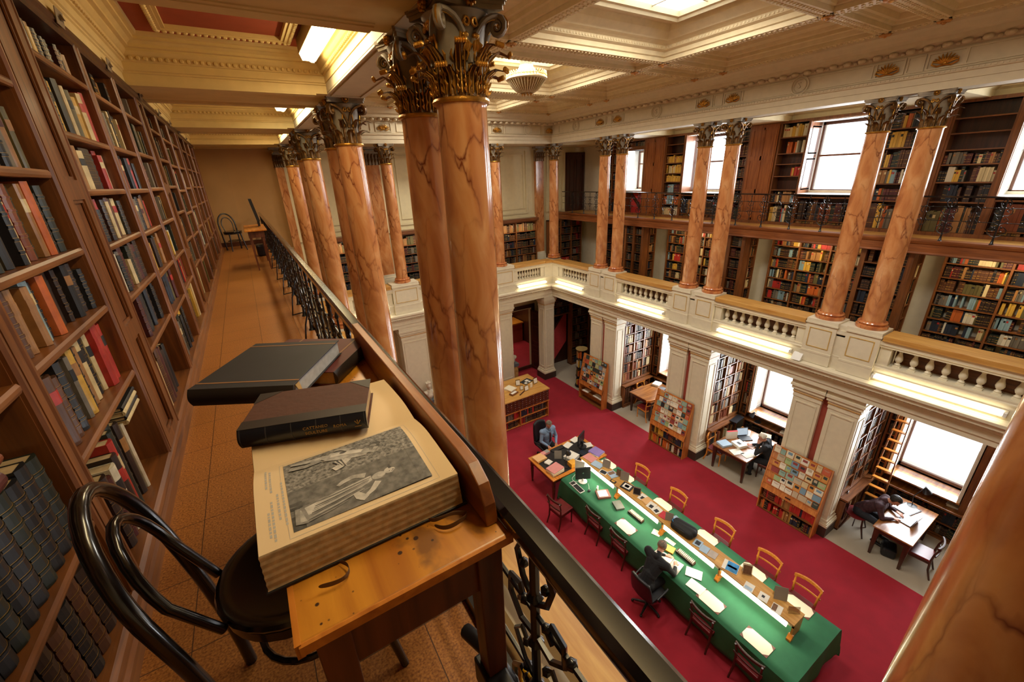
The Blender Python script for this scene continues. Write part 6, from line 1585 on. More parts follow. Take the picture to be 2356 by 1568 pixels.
def head(B, hc, yaw, pitch, m, parent, hairmat, style, hair_name='hair'):
    # local head frame: +y face, z up
    M = Matrix.Translation(Vector(hc)) @ Matrix.Rotation(yaw, 4, 'Z') @ Matrix.Rotation(-pitch, 4, 'X')
    def T(x, y, z): return M @ Vector((x, y, z))
    B.cap(T(0, -.012, .03), .082, T(0, .012, .035), .079, m); B.cap(T(0, -.03, .05), .078, T(0, .0, .055), .075, m)
    B.cap(T(0, .02, -.03), .06, T(0, .045, -.075), .036, m); B.cap(T(-.03, .02, -.05), .04, T(-.012, .055, -.085), .022, m); B.cap(T(.03, .02, -.05), .04, T(.012, .055, -.085), .022, m)
    B.cap(T(0, .082, .02), .009, T(0, .106, -.022), .013, m); B.cap(T(-.014, .09, -.026), .008, T(.014, .09, -.026), .008, m)
    B.cap(T(-.03, .080, .03), .011, T(.03, .080, .03), .011, m); B.cap(T(-.02, .082, -.055), .008, T(.02, .082, -.055), .008, m)
    for s in (-1, 1): B.cap(T(s * .079, -.005, .02), .014, T(s * .076, -.002, -.02), .011, m)
    h = MB(); h.M = M
    def fn(u, v):
        a = 2 * PI * u; ph = PI / 2 - v * (PI * (.70 if style == 'full' else .58))
        if math.sin(a) > .2: ph = max(ph, .62 if style != 'bald' else 1.0)   # hairline over the face
        r = 1.0 + .03 * math.sin(a * 9 + v * 13) + (.10 if style == 'full' else .03)
        rr = .088 * r
        return (rr * math.cos(ph) * math.cos(a), -.008 + rr * 1.13 * math.cos(ph) * math.sin(a) - .004, .035 + rr * 1.08 * math.sin(ph))
    h.grid(fn, 40, 16); h.M = None
    o = h.build(hair_name, hairmat, parent, normals=False)
    e = MB(); e.M = M
    for s in (-1, 1): e.ball((s * .031, .083, .014), (.012, .007, .006), 8, 6)
    e.build('eyes', plain('eye_dark', '#2a1c16', .3, var=0), parent)
    return M
def person(name_label, loc, rz, J, mats, hairmat, style, yaw=0, pitch=.3, trousers_long=True, shoes=True):
    # mats: [skin, top, trousers, shoe]
    t = thing('person', name_label, 'person', loc, rz)
    B = Body(); g = lambda k: Vector(J[k])
    B.cap(g('pel') + V(-.07, 0, 0), .125, g('pel') + V(.07, 0, 0), .125, 2)
    B.cap(g('pel') + V(0, 0, .03), .145, g('wai'), .132, 1); B.cap(g('wai') + V(-.03, 0, 0), .118, g('wai') + V(.03, 0, 0), .118, 1)
    for s in (-.07, .07): B.cap(g('wai') + V(s * .5, 0, 0), .105, g('che') + V(s, 0, 0), .125, 1)
    B.cap(g('shr'), .075, g('shl'), .075, 1); B.cap(g('shr'), .085, g('che'), .12, 1); B.cap(g('shl'), .085, g('che'), .12, 1)
    nb = (g('shr') + g('shl')) / 2 + V(0, 0, .04); B.cap(nb, .068, nb.lerp(g('head'), .35), .058, 1); B.cap(nb.lerp(g('head'), .3), .053, nb.lerp(g('head'), .8), .05, 0)
    for a in 'rl':
        B.cap(g('sh' + a), .066, g('el' + a), .048, 1); B.cap(g('el' + a), .047, g('wr' + a).lerp(g('el' + a), .1), .033, 1); B.cap(g('wr' + a).lerp(g('el' + a), .12), .027, g('wr' + a), .025, 0)
        d = (g('wr' + a) - g('el' + a)).normalized(); d = (d + Vector(J.get('hd' + a, (0, 0, 0)))).normalized()
        hand(B, g('wr' + a), d, J.get('hu' + a, (0, 0, 1)), 0, J.get('curl', .5), a == 'l')
        B.cap(g('hip' + a), .098, g('kn' + a), .066, 2); B.cap(g('kn' + a), .064, g('an' + a), .042, 2); B.cap(g('an' + a), .045, g('an' + a) + V(0, .01, -.03), .045, 3); B.cap(g('an' + a) + V(0, -.03, -.045), .036, g('toe' + a), .03, 3)
    head(B, g('head'), yaw, pitch, 0, t, hairmat, style)
    B.mesh('body', mats, t)
    return t
GREYH = plain('grey_hair', '#6f6558', .8, var=.25, scale=60); WHITEH = plain('white_hair', '#cfc8ba', .8, var=.15, scale=60); BLACKH = plain('black_hair', '#17120f', .6, var=.3, scale=60)
SHIRTB = plain('pale_blue_shirt', '#7c96b8', .7, var=.08, bump=.3, bscale=25); BLKC = plain('black_cloth', '#15161b', .85, var=.2, bump=.3, bscale=25); SHOE = plain('black_shoe', '#0f0e0e', .35, var=.1)
JEAN = plain('dark_jeans', '#1b1d26', .8, var=.15); PLAID = plain('maroon_plaid', '#3c2028', .8, var=.45, scale=28)
base = dict(pel=(0, 0, .56), wai=(0, .03, .74), hipr=(.09, .02, .55), hipl=(-.09, .02, .55), knr=(.13, .42, .52), knl=(-.13, .42, .52), anr=(.14, .40, .10), anl=(-.14, .40, .10), toer=(.15, .56, .033), toel=(-.15, .56, .033))
def J(**k): d = dict(base); d.update(k); return d
t = person('person in a pale blue shirt and dark red tie seated at the librarian desk', (6.08, 8.33, 0), PI, J(che=(0, .05, .94), shr=(.19, .05, 1.05), shl=(-.19, .05, 1.05), head=(0, .12, 1.27), elr=(.27, .10, .78), ell=(-.26, .12, .78), wrr=(.17, .30, .70), wrl=(-.10, .33, .70), hur=(0, 0, 1), hul=(0, 0, 1), curl=.6), [SKIN, SHIRTB, BLKC, SHOE], GREYH, 'short', yaw=-.35, pitch=.5)
b = MB(); b.add([(-.022, .168, .70), (.022, .168, .70), (.030, .178, .76), (.024, .190, .90), (.014, .175, 1.06), (-.014, .175, 1.06), (-.024, .190, .90), (-.030, .178, .76)], [(0, 1, 2, 7), (7, 2, 3, 6), (6, 3, 4, 5)], False); o = b.build('tie', plain('dark_red_tie', '#4d1220', .6, var=.2), t, normals=False); s_ = o.modifiers.new('s', 'SOLIDIFY'); s_.thickness = .012
b = MB(); b.tube([(-.08, .09, 1.09), (-.05, .165, 1.07), (0, .18, 1.045), (.05, .165, 1.07), (.08, .09, 1.09)], .014, 8); b.build('collar', SHIRTB, t)
t = person('grey-haired person in a dark suit reading and writing at the green table', (4.98, 3.60, 0), -PI / 2, J(wai=(0, .08, .75), che=(-.01, .24, .94), shr=(.22, .26, 1.03), shl=(-.22, .27, 1.03), head=(-.06, .44, 1.16), elr=(.30, .40, .81), ell=(-.30, .42, .81), wrr=(.20, .58, .81), wrl=(-.06, .62, .81), hdr=(-.4, .3, 0), curl=.6, knr=(.13, .40, .52), knl=(-.13, .40, .52)), [SKIN, BLKC, BLKC, SHOE], GREYH, 'bald', yaw=.1, pitch=.75)
b = MB(); b.tube([(-.1, .26, 1.08), (-.07, .33, 1.10), (-.05, .28, 1.13), (.03, .28, 1.11), (.05, .24, 1.08)], .017, 8); b.build('shirt_collar', WHITEP, t)
b = MB(); b.tube([(.215, .552, .81), (.205, .570, .81)], .036, 10); b.build('shirt_cuff', WHITEP, t)
t = person('white-haired person in a black suit bent over papers in the middle alcove', (10.52, 4.20, 0), .35, J(wai=(0, .05, .75), che=(0, .14, .95), shr=(.20, .15, 1.04), shl=(-.20, .17, 1.04), head=(-.02, .27, 1.22), elr=(.26, .33, .81), ell=(-.25, .34, .81), wrr=(.12, .50, .82), wrl=(-.09, .34, 1.04), hul=(1, 0, 0), curl=.7), [SKIN, BLKC, BLKC, SHOE], WHITEH, 'short', yaw=.2, pitch=.6)
t = person('dark-haired person in a maroon shirt bent over the laptop in the nearest alcove', (10.46, 2.13, 0), PI, J(wai=(0, .10, .74), che=(0, .27, .92), shr=(.20, .30, 1.01), shl=(-.20, .28, 1.01), head=(-.04, .46, 1.16), elr=(.27, .42, .80), ell=(-.28, .36, .80), wrr=(.09, .56, .80), wrl=(-.19, .52, .82), curl=.6), [SKIN, PLAID, JEAN, SHOE], BLACKH, 'full', yaw=-.2, pitch=.7)
# ------------------------------------------------------------------ gallery lamps, chandelier
for k, (y0, y1) in enumerate(((.25, 1.75), (3.75, 5.2), (7.0, 8.6), (10.5, 12.0))):
    t = thing('gallery_lamp', 'bright ceiling batten of the left gallery, %s bay%s' % (['nearest', 'second', 'third', 'farthest'][k], ' out of view overhead' if k == 0 else ''), 'lamp', (.90, (y0 + y1) / 2, 9.18), 0, 'ceiling battens of the left gallery'); h = (y1 - y0) / 2
    b = MB(); b.box((-.085, -h, .02), (.085, h, .14)); b.build('housing', plain('lamp_housing', '#a88c54', .5), t)
    b = MB(); b.prism([(-.08, .02), (-.06, -.035), (.06, -.035), (.08, .02)], 'y', -h + .01, h - .01); b.build('diffuser', TUBEW, t)
    b = MB(); b.prism([(-.02, .06), (-.02, -.02), (.02, -.045), (.05, -.045), (.07, .06)], 'y', h, h + .02); b.build('end_cap', WHITEP, t)
    area('gallery_lamp_light', (.90, (y0 + y1) / 2, 9.12), (.16, 2 * h), (0, -.12, 0), [15, 20, 19, 16][k], [WARM, WARM, (.95, .95, .70), (1, .76, .42)][k])
t = thing('chandelier', 'beaded plaster bowl chandelier hanging under the hall ceiling', 'chandelier', (5.5, 8.1, 9.55))
b = MB(); b.lathe([(.0, .0), (.13, .01), (.22, .06), (.30, .14), (.37, .22), (.39, .25)], (0, 0, 0), 40, cap=False); b.build('bowl', plain('chandelier_bowl', '#8d7142', .5, .2, var=.4, scale=30), t)
b = MB()
for k in range(36):
    a = 2 * PI * k / 36; c, s = math.cos(a), math.sin(a); b.tube([(.14 * c, .14 * s, .012), (.23 * c, .23 * s, .06), (.31 * c, .31 * s, .14), (.385 * c, .385 * s, .23)], .008, 5)
b.build('ribs', CREAM, t)
b = MB(); b.lathe([(.385, .23), (.42, .25), (.42, .275), (.385, .29)], (0, 0, 0), 40); b.build('rim', CREAM, t)
b = MB()
for k in range(40):
    a = 2 * PI * k / 40; b.M = rotz(a); b.tube([(.40, -.03, .28), (.405, -.02, .34), (.405, 0, .37), (.405, .02, .34), (.40, .03, .28)], .008, 5); b.ball((.405, 0, .31), .016, 6, 5)
b.M = None; b.build('scalloped_crest', plain('chandelier_gilt', '#c0a462', .5, .2, var=.2), t)
b = MB(); b.lathe([(.20, .36), (.13, .46), (.11, .52), (.11, .56), (.14, .58), (.14, .64), (.12, .66), (.12, .70)], (0, 0, 0), 28); b.build('stem', plain('chandelier_grey', '#a9a99a', .5, var=.1), t)
b = MB()
for k in range(20): a = 2 * PI * k / 20; c, s = math.cos(a), math.sin(a); b.tube([(.36 * c, .36 * s, .27), (.22 * c, .22 * s, .37), (.135 * c, .135 * s, .47), (.115 * c, .115 * s, .55)], .007, 5)
b.build('fluting', CREAM, t)
b = MB()
for k in range(9): b.lathe([(.002, -.06), (.008, -.03), (.02, -.02), (.004, 0)], (.10 * math.cos(k * .7), .10 * math.sin(k * .7), .015), 6)
b.build('pendants', GOLD, t)
# ------------------------------------------------------------------ busts
def bust(label, x, y, ph):
    t = thing('bust', label, 'bust', (x, y, 0))
    b = MB(); b.box((-.19, -.17, 0), (.19, .17, ph - .12)); b.build('pedestal', plain('pedestal_marble', '#a88650', .4, var=.5, scale=9), t); b = MB(); b.box((-.22, -.2, ph - .12), (.22, .2, ph)); b.build('pedestal_cap', plain('pedestal_grey', '#5a6068', .5), t)
    B = Body(); B.cap((0, 0, ph + .02), .10, (0, 0, ph + .1), .07, 0); B.cap((-.14, .0, ph + .22), .09, (.14, 0, ph + .22), .09, 0); B.cap((0, -.02, ph + .13), .13, (0, 0, ph + .26), .11, 0); B.cap((0, 0, ph + .3), .06, (0, -.01, ph + .4), .055, 0); B.ell((0, -.02, ph + .50), (.08, .10, .12), 0); B.cap((0, -.11, ph + .50), .012, (0, -.125, ph + .465), .016, 0); B.cap((0, -.06, ph + .42), .05, (0, -.085, ph + .40), .03, 0)
    for s in (-1, 1): B.cap((s * .08, -.01, ph + .50), .014, (s * .078, -.01, ph + .47), .012, 0)
    for k in range(14): B.ell((.07 * math.cos(k * 2.4), .0 + .08 * math.sin(k * 2.4), ph + .57 + .02 * (k % 3)), (.03, .03, .03), 0)
    B.mesh('head_and_shoulders', [BUSTM], t, .01)
bust('white marble bust on a veined pedestal left of the open far door', 7.76, 12.95, 1.0)
bust('white marble bust seen just left of the big near columns', 4.0, 12.3, .95)
# ------------------------------------------------------------------ things on the tables
def put(name, label, cat, c, size, mat, rz=0, group=None, extra=None, bev=0):
    b = MB(); b.box((-size[0] / 2, -size[1] / 2, 0), (size[0] / 2, size[1] / 2, size[2])); mats = [mat]
    if extra:
        for i, (x0, y0, x1, y1, m) in enumerate(extra): b.mi = len(mats); mats.append(m); b.box((x0 * size[0] - size[0] / 2, y0 * size[1] - size[1] / 2, size[2]), (x1 * size[0] - size[0] / 2, y1 * size[1] - size[1] / 2, size[2] + .0008))
    o = b.build(name, mats, loc=c, rot=(0, 0, rz), bevel=bev); tag(o, label, cat, group, 'thing'); return o
def stack(name, label, cat, c, n, size, mats, rz=0, group=None):
    t = thing(name, label, cat, c, rz, group); z = 0
    for k in range(n):
        b = MB(); h = size[2] / n; a = rnd.uniform(-.1, .1); b.M = Matrix.Rotation(a, 4, 'Z'); b.box((-size[0] / 2, -size[1] / 2, z), (size[0] / 2, size[1] / 2, z + h * .96)); b.M = None; b.build('sheaf', mats[k % len(mats)], t); z += h
    return t
def standee(label, c, rz, w, h, mat=PERSPEX, face=None, tilt=.25):
    t = thing('sign_holder', label, 'sign', c, rz)
    b = MB(); b.add([(-w / 2, 0, 0), (w / 2, 0, 0), (w / 2, h * tilt, h), (-w / 2, h * tilt, h), (-w / 2, -.003, 0), (w / 2, -.003, 0), (w / 2, h * tilt - .003, h), (-w / 2, h * tilt - .003, h)], [(0, 1, 2, 3), (7, 6, 5, 4), (0, 4, 5, 1), (1, 5, 6, 2), (2, 6, 7, 3), (3, 7, 4, 0)]); b.build('sheet', mat, t)
    b = MB(); b.add([(-w / 2, h * .35, 0), (w / 2, h * .35, 0), (w / 2, h * tilt + .001, h), (-w / 2, h * tilt + .001, h), (-w / 2, h * .35 + .002, 0), (w / 2, h * .35 + .002, 0), (w / 2, h * tilt + .004, h), (-w / 2, h * tilt + .004, h)], [(0, 1, 2, 3), (7, 6, 5, 4), (0, 4, 5, 1), (1, 5, 6, 2), (2, 6, 7, 3), (3, 7, 4, 0)]); b.build('prop', PERSPEX, t)
    if face: b = MB(); b.add([(-w * .4, h * tilt * f - .0045, h * f) for f in (.15, .85)] [:0] + [(-w * .42, h * tilt * .12 - .005, h * .12), (w * .42, h * tilt * .12 - .005, h * .12), (w * .42, h * tilt * .88 - .005, h * .88), (-w * .42, h * tilt * .88 - .005, h * .88)], [(0, 1, 2, 3)]); b.build('notice', face, t, normals=False)
    return t
PINK = plain('pink_card', '#d98f8a', .7, var=.05); PURP = plain('purple_card', '#8f78b8', .7, var=.05); BLUEL = plain('pale_blue_paper', '#a8c0d6', .7, var=.05); BLUE = plain('bright_blue_print', '#2f86c0', .5, var=.4, scale=14); REDB = plain('red_print', '#c8323c', .6, var=.15); BUFF = plain('buff_folder', '#e0b078', .7, var=.05); YEL = plain('yellow_card', '#e0a235', .6, var=.05); GREYB = plain('grey_book_cloth', '#54564f', .6); BROWNP = plain('brown_print', '#7a5a44', .6, var=.3, scale=25); DKB = plain('dark_print', '#24262c', .5, var=.3, scale=20); GREYS = plain('grey_acrylic', '#9a958c', .3, var=.05)
ZT_ = GZ + .36 + .004; ZG = GZ + .006; ZD = .765
# shelf along the green table (x 5.96..6.30)
put('folder', 'pink folder lying at the desk end of the long shelf', 'folder', (6.15, 6.53, ZT_), (.24, .32, .012), PINK, .1)
put('paper_pile', 'pale blue papers on the long shelf beside the pink folder', 'papers', (6.12, 6.22, ZT_), (.21, .28, .015), BLUEL, .2)
standee('grey acrylic sign holder, first on the long shelf from the desk', (6.22, 6.02, ZT_), -1.2, .2, .2, GREYS)
put('photograph', 'dark photograph on the long shelf in front of the first sign', 'photograph', (6.05, 5.93, ZT_), (.15, .2, .004), PAPER, .3, None, [(.12, .12, .88, .88, DKB)])
put('leaflets', 'pale blue leaflets fanned on the long shelf', 'leaflets', (6.17, 5.74, ZT_), (.2, .24, .01), BLUEL, -.2, None, [(.1, .5, .9, .9, BROWNP)])
standee('brown sign in an acrylic stand beside the blue leaflets', (6.24, 5.60, ZT_), -1.2, .16, .18, PERSPEX, BROWNP); standee('tall grey sign holder, third on the long shelf from the desk', (6.24, 5.43, ZT_), -1.1, .2, .22, GREYS)
put('brass_tin', 'small dark and yellow tin on the long shelf', 'tin', (6.0, 5.55, ZT_), (.08, .14, .02), DKB, .2, None, [(.2, .2, .8, .8, YEL)]); put('photo_tray', 'black framed tray with a photograph on the long shelf', 'tray', (6.14, 5.24, ZT_), (.22, .26, .02), BLACKP, .25, None, [(.15, .15, .85, .85, PAPER), (.3, .3, .7, .7, BROWNP)])
standee('sign with a printed notice, fourth on the long shelf from the desk', (6.12, 4.93, ZT_), -1.0, .17, .19, GREYS, DKB)
for k, (y, m, l, x) in enumerate(((4.80, PAPER, 'white leaflet with a round mark', 6.18), (4.68, BUFF, 'buff leaflets', 6.18), (4.52, PAPER, 'printed white newsletter', 6.14), (4.36, PAPER, 'newsletter with a street photograph', 6.13), (4.18, REDB, 'bright red leaflet', 6.14), (3.97, BLUEL, 'glossy pale leaflet by the backpack', 6.23))):
    put('leaflet', l + ' on the long shelf', 'leaflet', (x, y, ZT_ + .001 * k), (.21, .17, .005), m, .15 * ((-1) ** k), 'leaflets on the long shelf', [(.15, .2, .6, .7, DKB)] if k in (0, 2, 3) else None)
standee('acrylic sign beside the black backpack', (6.10, 4.03, ZT_), -1.0, .16, .18, GREYS)
B = Body(); B.cap((-.08, -.17, .07), .08, (-.06, .17, .06), .075, 0); B.cap((.07, -.17, .08), .085, (.07, .17, .07), .08, 0); B.cap((0, -.2, .09), .08, (0, .2, .07), .07, 0)
t = thing('backpack', 'black backpack lying on the long shelf above the reader', 'bag', (6.13, 3.70, ZT_ - .006), .12); B.mesh('sack', [plain('black_nylon', '#141518', .7, var=.25, scale=15)], t, .01); b = MB(); b.tube([(-.13, -.1, .10), (-.155, 0, .13), (-.13, .12, .10)], .012, 6); b.tube([(.02, .2, .10), (.0, .26, .11), (-.04, .2, .1)], .01, 6); b.build('strap', BLACKP, t); b = MB(); b.tube([(-.06, .2, .13), (-.02, .245, .12), (.05, .25, .10), (.1, .22, .08)], .008, 6); b.build('blue_trim', BLUE, t)
for x, y, m, l, e in ((6.10, 3.34, BLUEL, 'white disc sleeve beside the backpack', [(.2, .2, .8, .8, DKB)]), (6.08, 3.18, BLUEL, 'small blue leaflet on the long shelf', None), (6.10, 3.02, plain('silver_book', '#b5aaa0', .5), 'silver-grey booklet on the long shelf', None), (6.02, 2.27, PAPER, 'blue and white leaflet in front of the dark sign', [(.1, .1, .5, .9, BLUEL)]), (6.04, 2.03, PAPER, 'blue-white leaflet with a grey square', [(.4, .4, .7, .7, DKB)]), (6.02, 1.80, PAPER, 'leaflet with a photograph of people at the near end', [(.1, .5, .9, .95, BROWNP)])):
    put('leaflet', l, 'leaflet', (x, y, ZT_), (.18, .15, .008), m, .2, 'leaflets on the long shelf', e)
put('magazine', 'glossy blue magazine on the long shelf', 'magazine', (6.13, 2.68, ZT_), (.24, .26, .012), PAPER, .3, None, [(.02, .02, .98, .75, BLUE), (.4, .1, .6, .7, BLUEL)])
standee('dark picture sign in a stand right of the blue magazine', (6.21, 2.42, ZT_), -.9, .16, .22, PERSPEX, BROWNP); standee('tall clear sign holder, second from the near end of the long shelf', (6.22, 1.85, ZT_), -.9, .2, .24, GREYS); standee('low clear acrylic sign at the near end of the long shelf', (6.16, 1.60, ZT_), -.7, .18, .13, PERSPEX)
# on the green cloth
t = thing('computer_monitor', 'black computer monitor on the green table beside the desk', 'monitor', (5.70, 6.28, ZG), math.radians(-28))
b = MB(); b.box((-.19, -.02, .08), (.19, .025, .42)); b.build('screen_housing', BLACKP, t, bevel=.008); b = MB(); b.box((-.17, .0255, .10), (.17, .027, .40)); b.build('screen', plain('dark_screen', '#1c2a35', .2, var=0), t); b = MB(); b.lathe([(.11, 0), (.11, .012), (.03, .02), (.025, .1)], (0, .0, 0), 20); b.build('stand', WHITEP, t); b = MB(); b.lathe([(.0, 0), (.02, 0), (.02, .001), (0, .001)], (0, 0, 0), 16); o = b.build('maker_badge', CHROME, t); o.location = (0, -.0205, .27); o.rotation_euler = (PI / 2, 0, 0)
put('mirror_frame', 'pale monitor back panel leaning at the head of the table', 'panel', (5.86, 6.58, ZG), (.03, .26, .36), WHITEP, .5)
t = thing('keyboard', 'computer keyboard with black keys and white surround on the green table', 'keyboard', (5.44, 6.2, ZG), math.radians(88)); b = MB(); b.box((-.22, -.075, 0), (.22, .075, .016)); b.build('case', WHITEP, t, bevel=.003); b = MB()
for r in range(5):
    for c in range(17):
        if c in (12,): continue
        b.box((-.205 + c * .0242, -.06 + r * .025, .016), (-.205 + c * .0242 + .021, -.06 + r * .025 + .021, .021))
b.build('keys', BLACKP, t)
b = MB(); b.ball((0, 0, .012), (.05, .03, .018), 14, 8); tag(b.build('computer_mouse', BLACKP, loc=(5.60, 5.93, ZG)), 'black computer mouse on the green table', 'mouse', None, 'thing')
b = MB(); b.tube([(5.62, 6.32, ZG + .004), (5.55, 6.35, ZG + .004), (5.5, 6.4, ZG + .004), (5.55, 6.52, ZG + .004), (5.7, 6.58, ZG + .004)], .004, 6); b.tube([(5.63, 5.97, ZG + .004), (5.7, 6.05, ZG + .004), (5.76, 6.15, ZG + .004)], .003, 6); tag(b.build('cable', WHITEP), 'thin pale cables looping over the green cloth by the monitor', 'cable', None, 'thing')
t = thing('record_book', 'brown book with a white sheet on it beside the monitor', 'book', (5.78, 5.64, ZG), -.45); b = MB(); b.box((-.16, -.13, 0), (.16, .13, .05)); b.build('volume', plain('brown_pink_cover', '#7a4a40', .6), t); b = MB(); b.box((-.12, -.1, .0505), (.10, .1, .053)); b.build('sheet', PAPER, t)
for k, (x, y) in enumerate(((5.74, 5.80), (5.79, 5.84))): b = MB(); b.tube([(0, 0, 0), (0, 0, .12)], .022, 12); b.M = None; tag(b.build('slip_holder', CREAMP, loc=(x, y, ZG)), 'cream upright slip holder, %s of two by the monitor' % ['left', 'right'][k], 'holder', None, 'thing')
flat = put('grey_book', 'grey cloth book alone on the green table', 'book', (5.82, 5.18, ZG), (.2, .26, .045), GREYB, -.35, None, None, .003); c = MB(); c.box((-.1 + .004, -.128, .004), (.102, .128, .041)); c.build('page_block', PAGEE, flat)
for k, y in enumerate((4.72, 3.43)):
    t = thing('catalogue_box', 'dark box of white index cards, %s of the seated reader' % ['left', 'right'][k], 'box', (5.90, y, ZG), 0, 'index card boxes'); b = MB(); b.box((-.05, -.2, 0), (.05, .2, .05)); b.build('box', WDARK, t); b = MB()
    for i in range(12): b.box((-.04, -.18 + i * .03, .02), (.04, -.178 + i * .03, .095))
    b.build('cards', PAPER, t)
put('note_sheet', 'square cream note sheet by the bracket, left of the reader', 'paper', (5.93, 4.17, ZG), (.15, .17, .003), CREAMP, .35); put('note_sheet', 'cream sheet under the shelf above the reader', 'paper', (5.98, 3.86, ZG), (.1, .22, .003), CREAMP, .1)
for k, (x, y, r, l) in enumerate(((5.74, 3.12, .5, 'loose white sheet right of the reader'), (5.53, 2.93, .1, 'loose white sheet overlapping the next blotter'))): put('paper_sheet', l, 'paper', (x, y, ZG + .009), (.21, .29, .002), PAPER, r)
t = thing('open_volume', 'open book lit white in front of the seated reader', 'book', (5.53, 3.50, ZG + .009), -1.35)
for s in (-1, 1):
    b = MB(); b.grid(lambda u, v: (s * (.005 + .2 * u), -.15 + .3 * v, .012 + .012 * math.sin(min(1, u * 2) * PI / 2)), 10, 2); o = b.build('leaf', PAPER, t, normals=False); q = o.modifiers.new('s', 'SOLIDIFY'); q.thickness = .012; q.offset = -1
put('yellow_booklet', 'yellow booklet in front of the reader', 'book', (5.80, 3.76, ZG), (.16, .24, .03), YEL, .3)
# librarian desk
stack('folder_pile', 'pile of buff folders on the near left corner of the librarian desk', 'folders', (5.32, 7.62, ZD), 4, (.32, .26, .06), [BUFF, YEL, BUFF], .1)
put('card_box', 'pink and grey card box on the back edge of the librarian desk', 'box', (5.58, 7.72, ZD), (.26, .13, .06), PINK, .1, None, [(.5, 0, 1, 1, GREYS)])
stack('note_pad', 'white note pads on the black top of the librarian desk', 'pads', (5.43, 7.36, ZD), 2, (.18, .16, .03), [PAPER], .3)
standee('grey upright sign on the black top of the librarian desk', (5.74, 7.34, ZD), -.6, .2, .25, GREYS, None, .12)
stack('folder_pile', 'pile of pink folders at the near corner of the librarian desk', 'folders', (5.36, 6.98, ZD), 6, (.38, .3, .12), [CREAMP, BUFF, CREAMP, PAPER, CREAMP, PINK], .1)
stack('paper_tray', 'papers with a red logo heaped in the middle of the librarian desk', 'papers', (6.06, 7.16, ZD), 3, (.34, .3, .09), [PAPER, BLUEL, PAPER], .3)
put('paper_box', 'orange file box against the end of the long shelf', 'box', (5.88, 6.9, ZD), (.2, .18, .13), YEL, .0)
for k, (x, y, r, l) in enumerate(((6.34, 7.66, .3, 'white papers left of the desk monitor'), (6.68, 7.74, .2, 'white papers behind the desk monitor'), (6.80, 7.34, -.3, 'papers with a pen at the window end of the desk'))): stack('paper_pile', l, 'papers', (x, y, ZD), 2, (.26, .2, .014), [PAPER], r)
t = thing('computer_monitor', 'black monitor on the librarian desk seen edge on', 'monitor', (6.62, 7.42, ZD), math.radians(25)); b = MB(); b.box((-.2, -.02, .1), (.2, .02, .42)); b.build('screen_housing', BLACKP, t, bevel=.01); b = MB(); b.lathe([(.12, 0), (.12, .015), (.03, .03), (.03, .18)], (0, -.05, 0), 20); b.build('stand', BLACKP, t)
put('desk_phone', 'dark blue desk telephone by the monitor', 'telephone', (6.42, 7.12, ZD), (.2, .18, .05), plain('phone_blue', '#1c2536', .4), .2, None, [(.1, .1, .3, .9, BLACKP)], .01)
put('keyboard_dark', 'black keyboard in front of the seated librarian', 'keyboard', (6.0, 7.70, ZD), (.42, .14, .018), BLACKP, 0, None, None, .004)
stack('folder_pile', 'purple folders on the window end of the librarian desk', 'folders', (6.78, 6.95, ZD), 3, (.3, .34, .05), [PAPER, PURP, PURP], .2)
def desk_lamp(label, x, y, z, rz, h=.4):
    t = thing('desk_lamp', label, 'lamp', (x, y, z), rz); b = MB(); b.lathe([(.09, 0), (.09, .015), (.02, .03)], (0, 0, 0), 20); b.build('base', BLACKP, t); b = MB(); b.tube([(0, 0, .02), (-.05, 0, h * .55), (.12, 0, h)], .009, 8); b.build('arm', BLACKP, t)
    b = MB(); b.M = Matrix.Translation((.17, 0, h - .04)) @ Matrix.Rotation(-.5, 4, 'Y'); b.lathe([(.08, -.09), (.05, 0), (.025, .05), (.02, .08)], (0, 0, 0), 18); b.M = None; b.build('lamp_shade', BLACKP, t)
desk_lamp('black jointed desk lamp on the librarian desk', 5.72, 6.98, ZD, .6, .38); desk_lamp('black jointed lamp on the shining alcove table before the window', 11.2, 1.5, ZD, -.6, .5); desk_lamp('black lamp on the window ledge of the middle alcove', 11.62, 5.2, .855, 2.4, .3)
# card catalogue top
ZK = 1.13
for k, (x, y, r, w, h, l) in enumerate(((6.78, 10.95, -.3, .16, .22, 'tall white notice in a holder, back one on the catalogue cabinet'), (6.72, 10.62, -.2, .12, .16, 'small white notice beside the front one on the cabinet'), (6.84, 10.48, .1, .17, .19, 'white notice in a holder, front one on the catalogue cabinet'), (7.38, 10.72, .2, .2, .22, 'white notice in a holder at the right end of the catalogue cabinet'))): standee(l, (x, y, ZK), r, w, h, PERSPEX, PAPER, .2)
put('leaflet_block', 'cream upright leaflet block on the catalogue cabinet', 'block', (7.1, 10.6, ZK), (.1, .03, .16), CREAMP, .2); put('poster', 'black and white printed sheets on the catalogue cabinet', 'papers', (7.2, 11.05, ZK), (.42, .3, .006), DKB, .3, None, [(.1, .1, .35, .45, PAPER), (.45, .4, .8, .8, PAPER), (.5, .08, .75, .3, PAPER)])
stack('paper_pile', 'heap of cream papers at the back of the catalogue cabinet', 'papers', (6.42, 10.9, ZK), 4, (.3, .36, .05), [CREAMP, PAPER, BUFF], .3); put('wooden_tray', 'small wooden tray of slips on the catalogue cabinet', 'tray', (6.35, 10.55, ZK), (.3, .16, .05), WOODX, .3, None, [(.1, .2, .9, .8, PAPER)]); put('ruler', 'brown wooden ruler on the catalogue cabinet', 'ruler', (6.6, 10.42, ZK), (.32, .04, .015), WDARKX, .5)
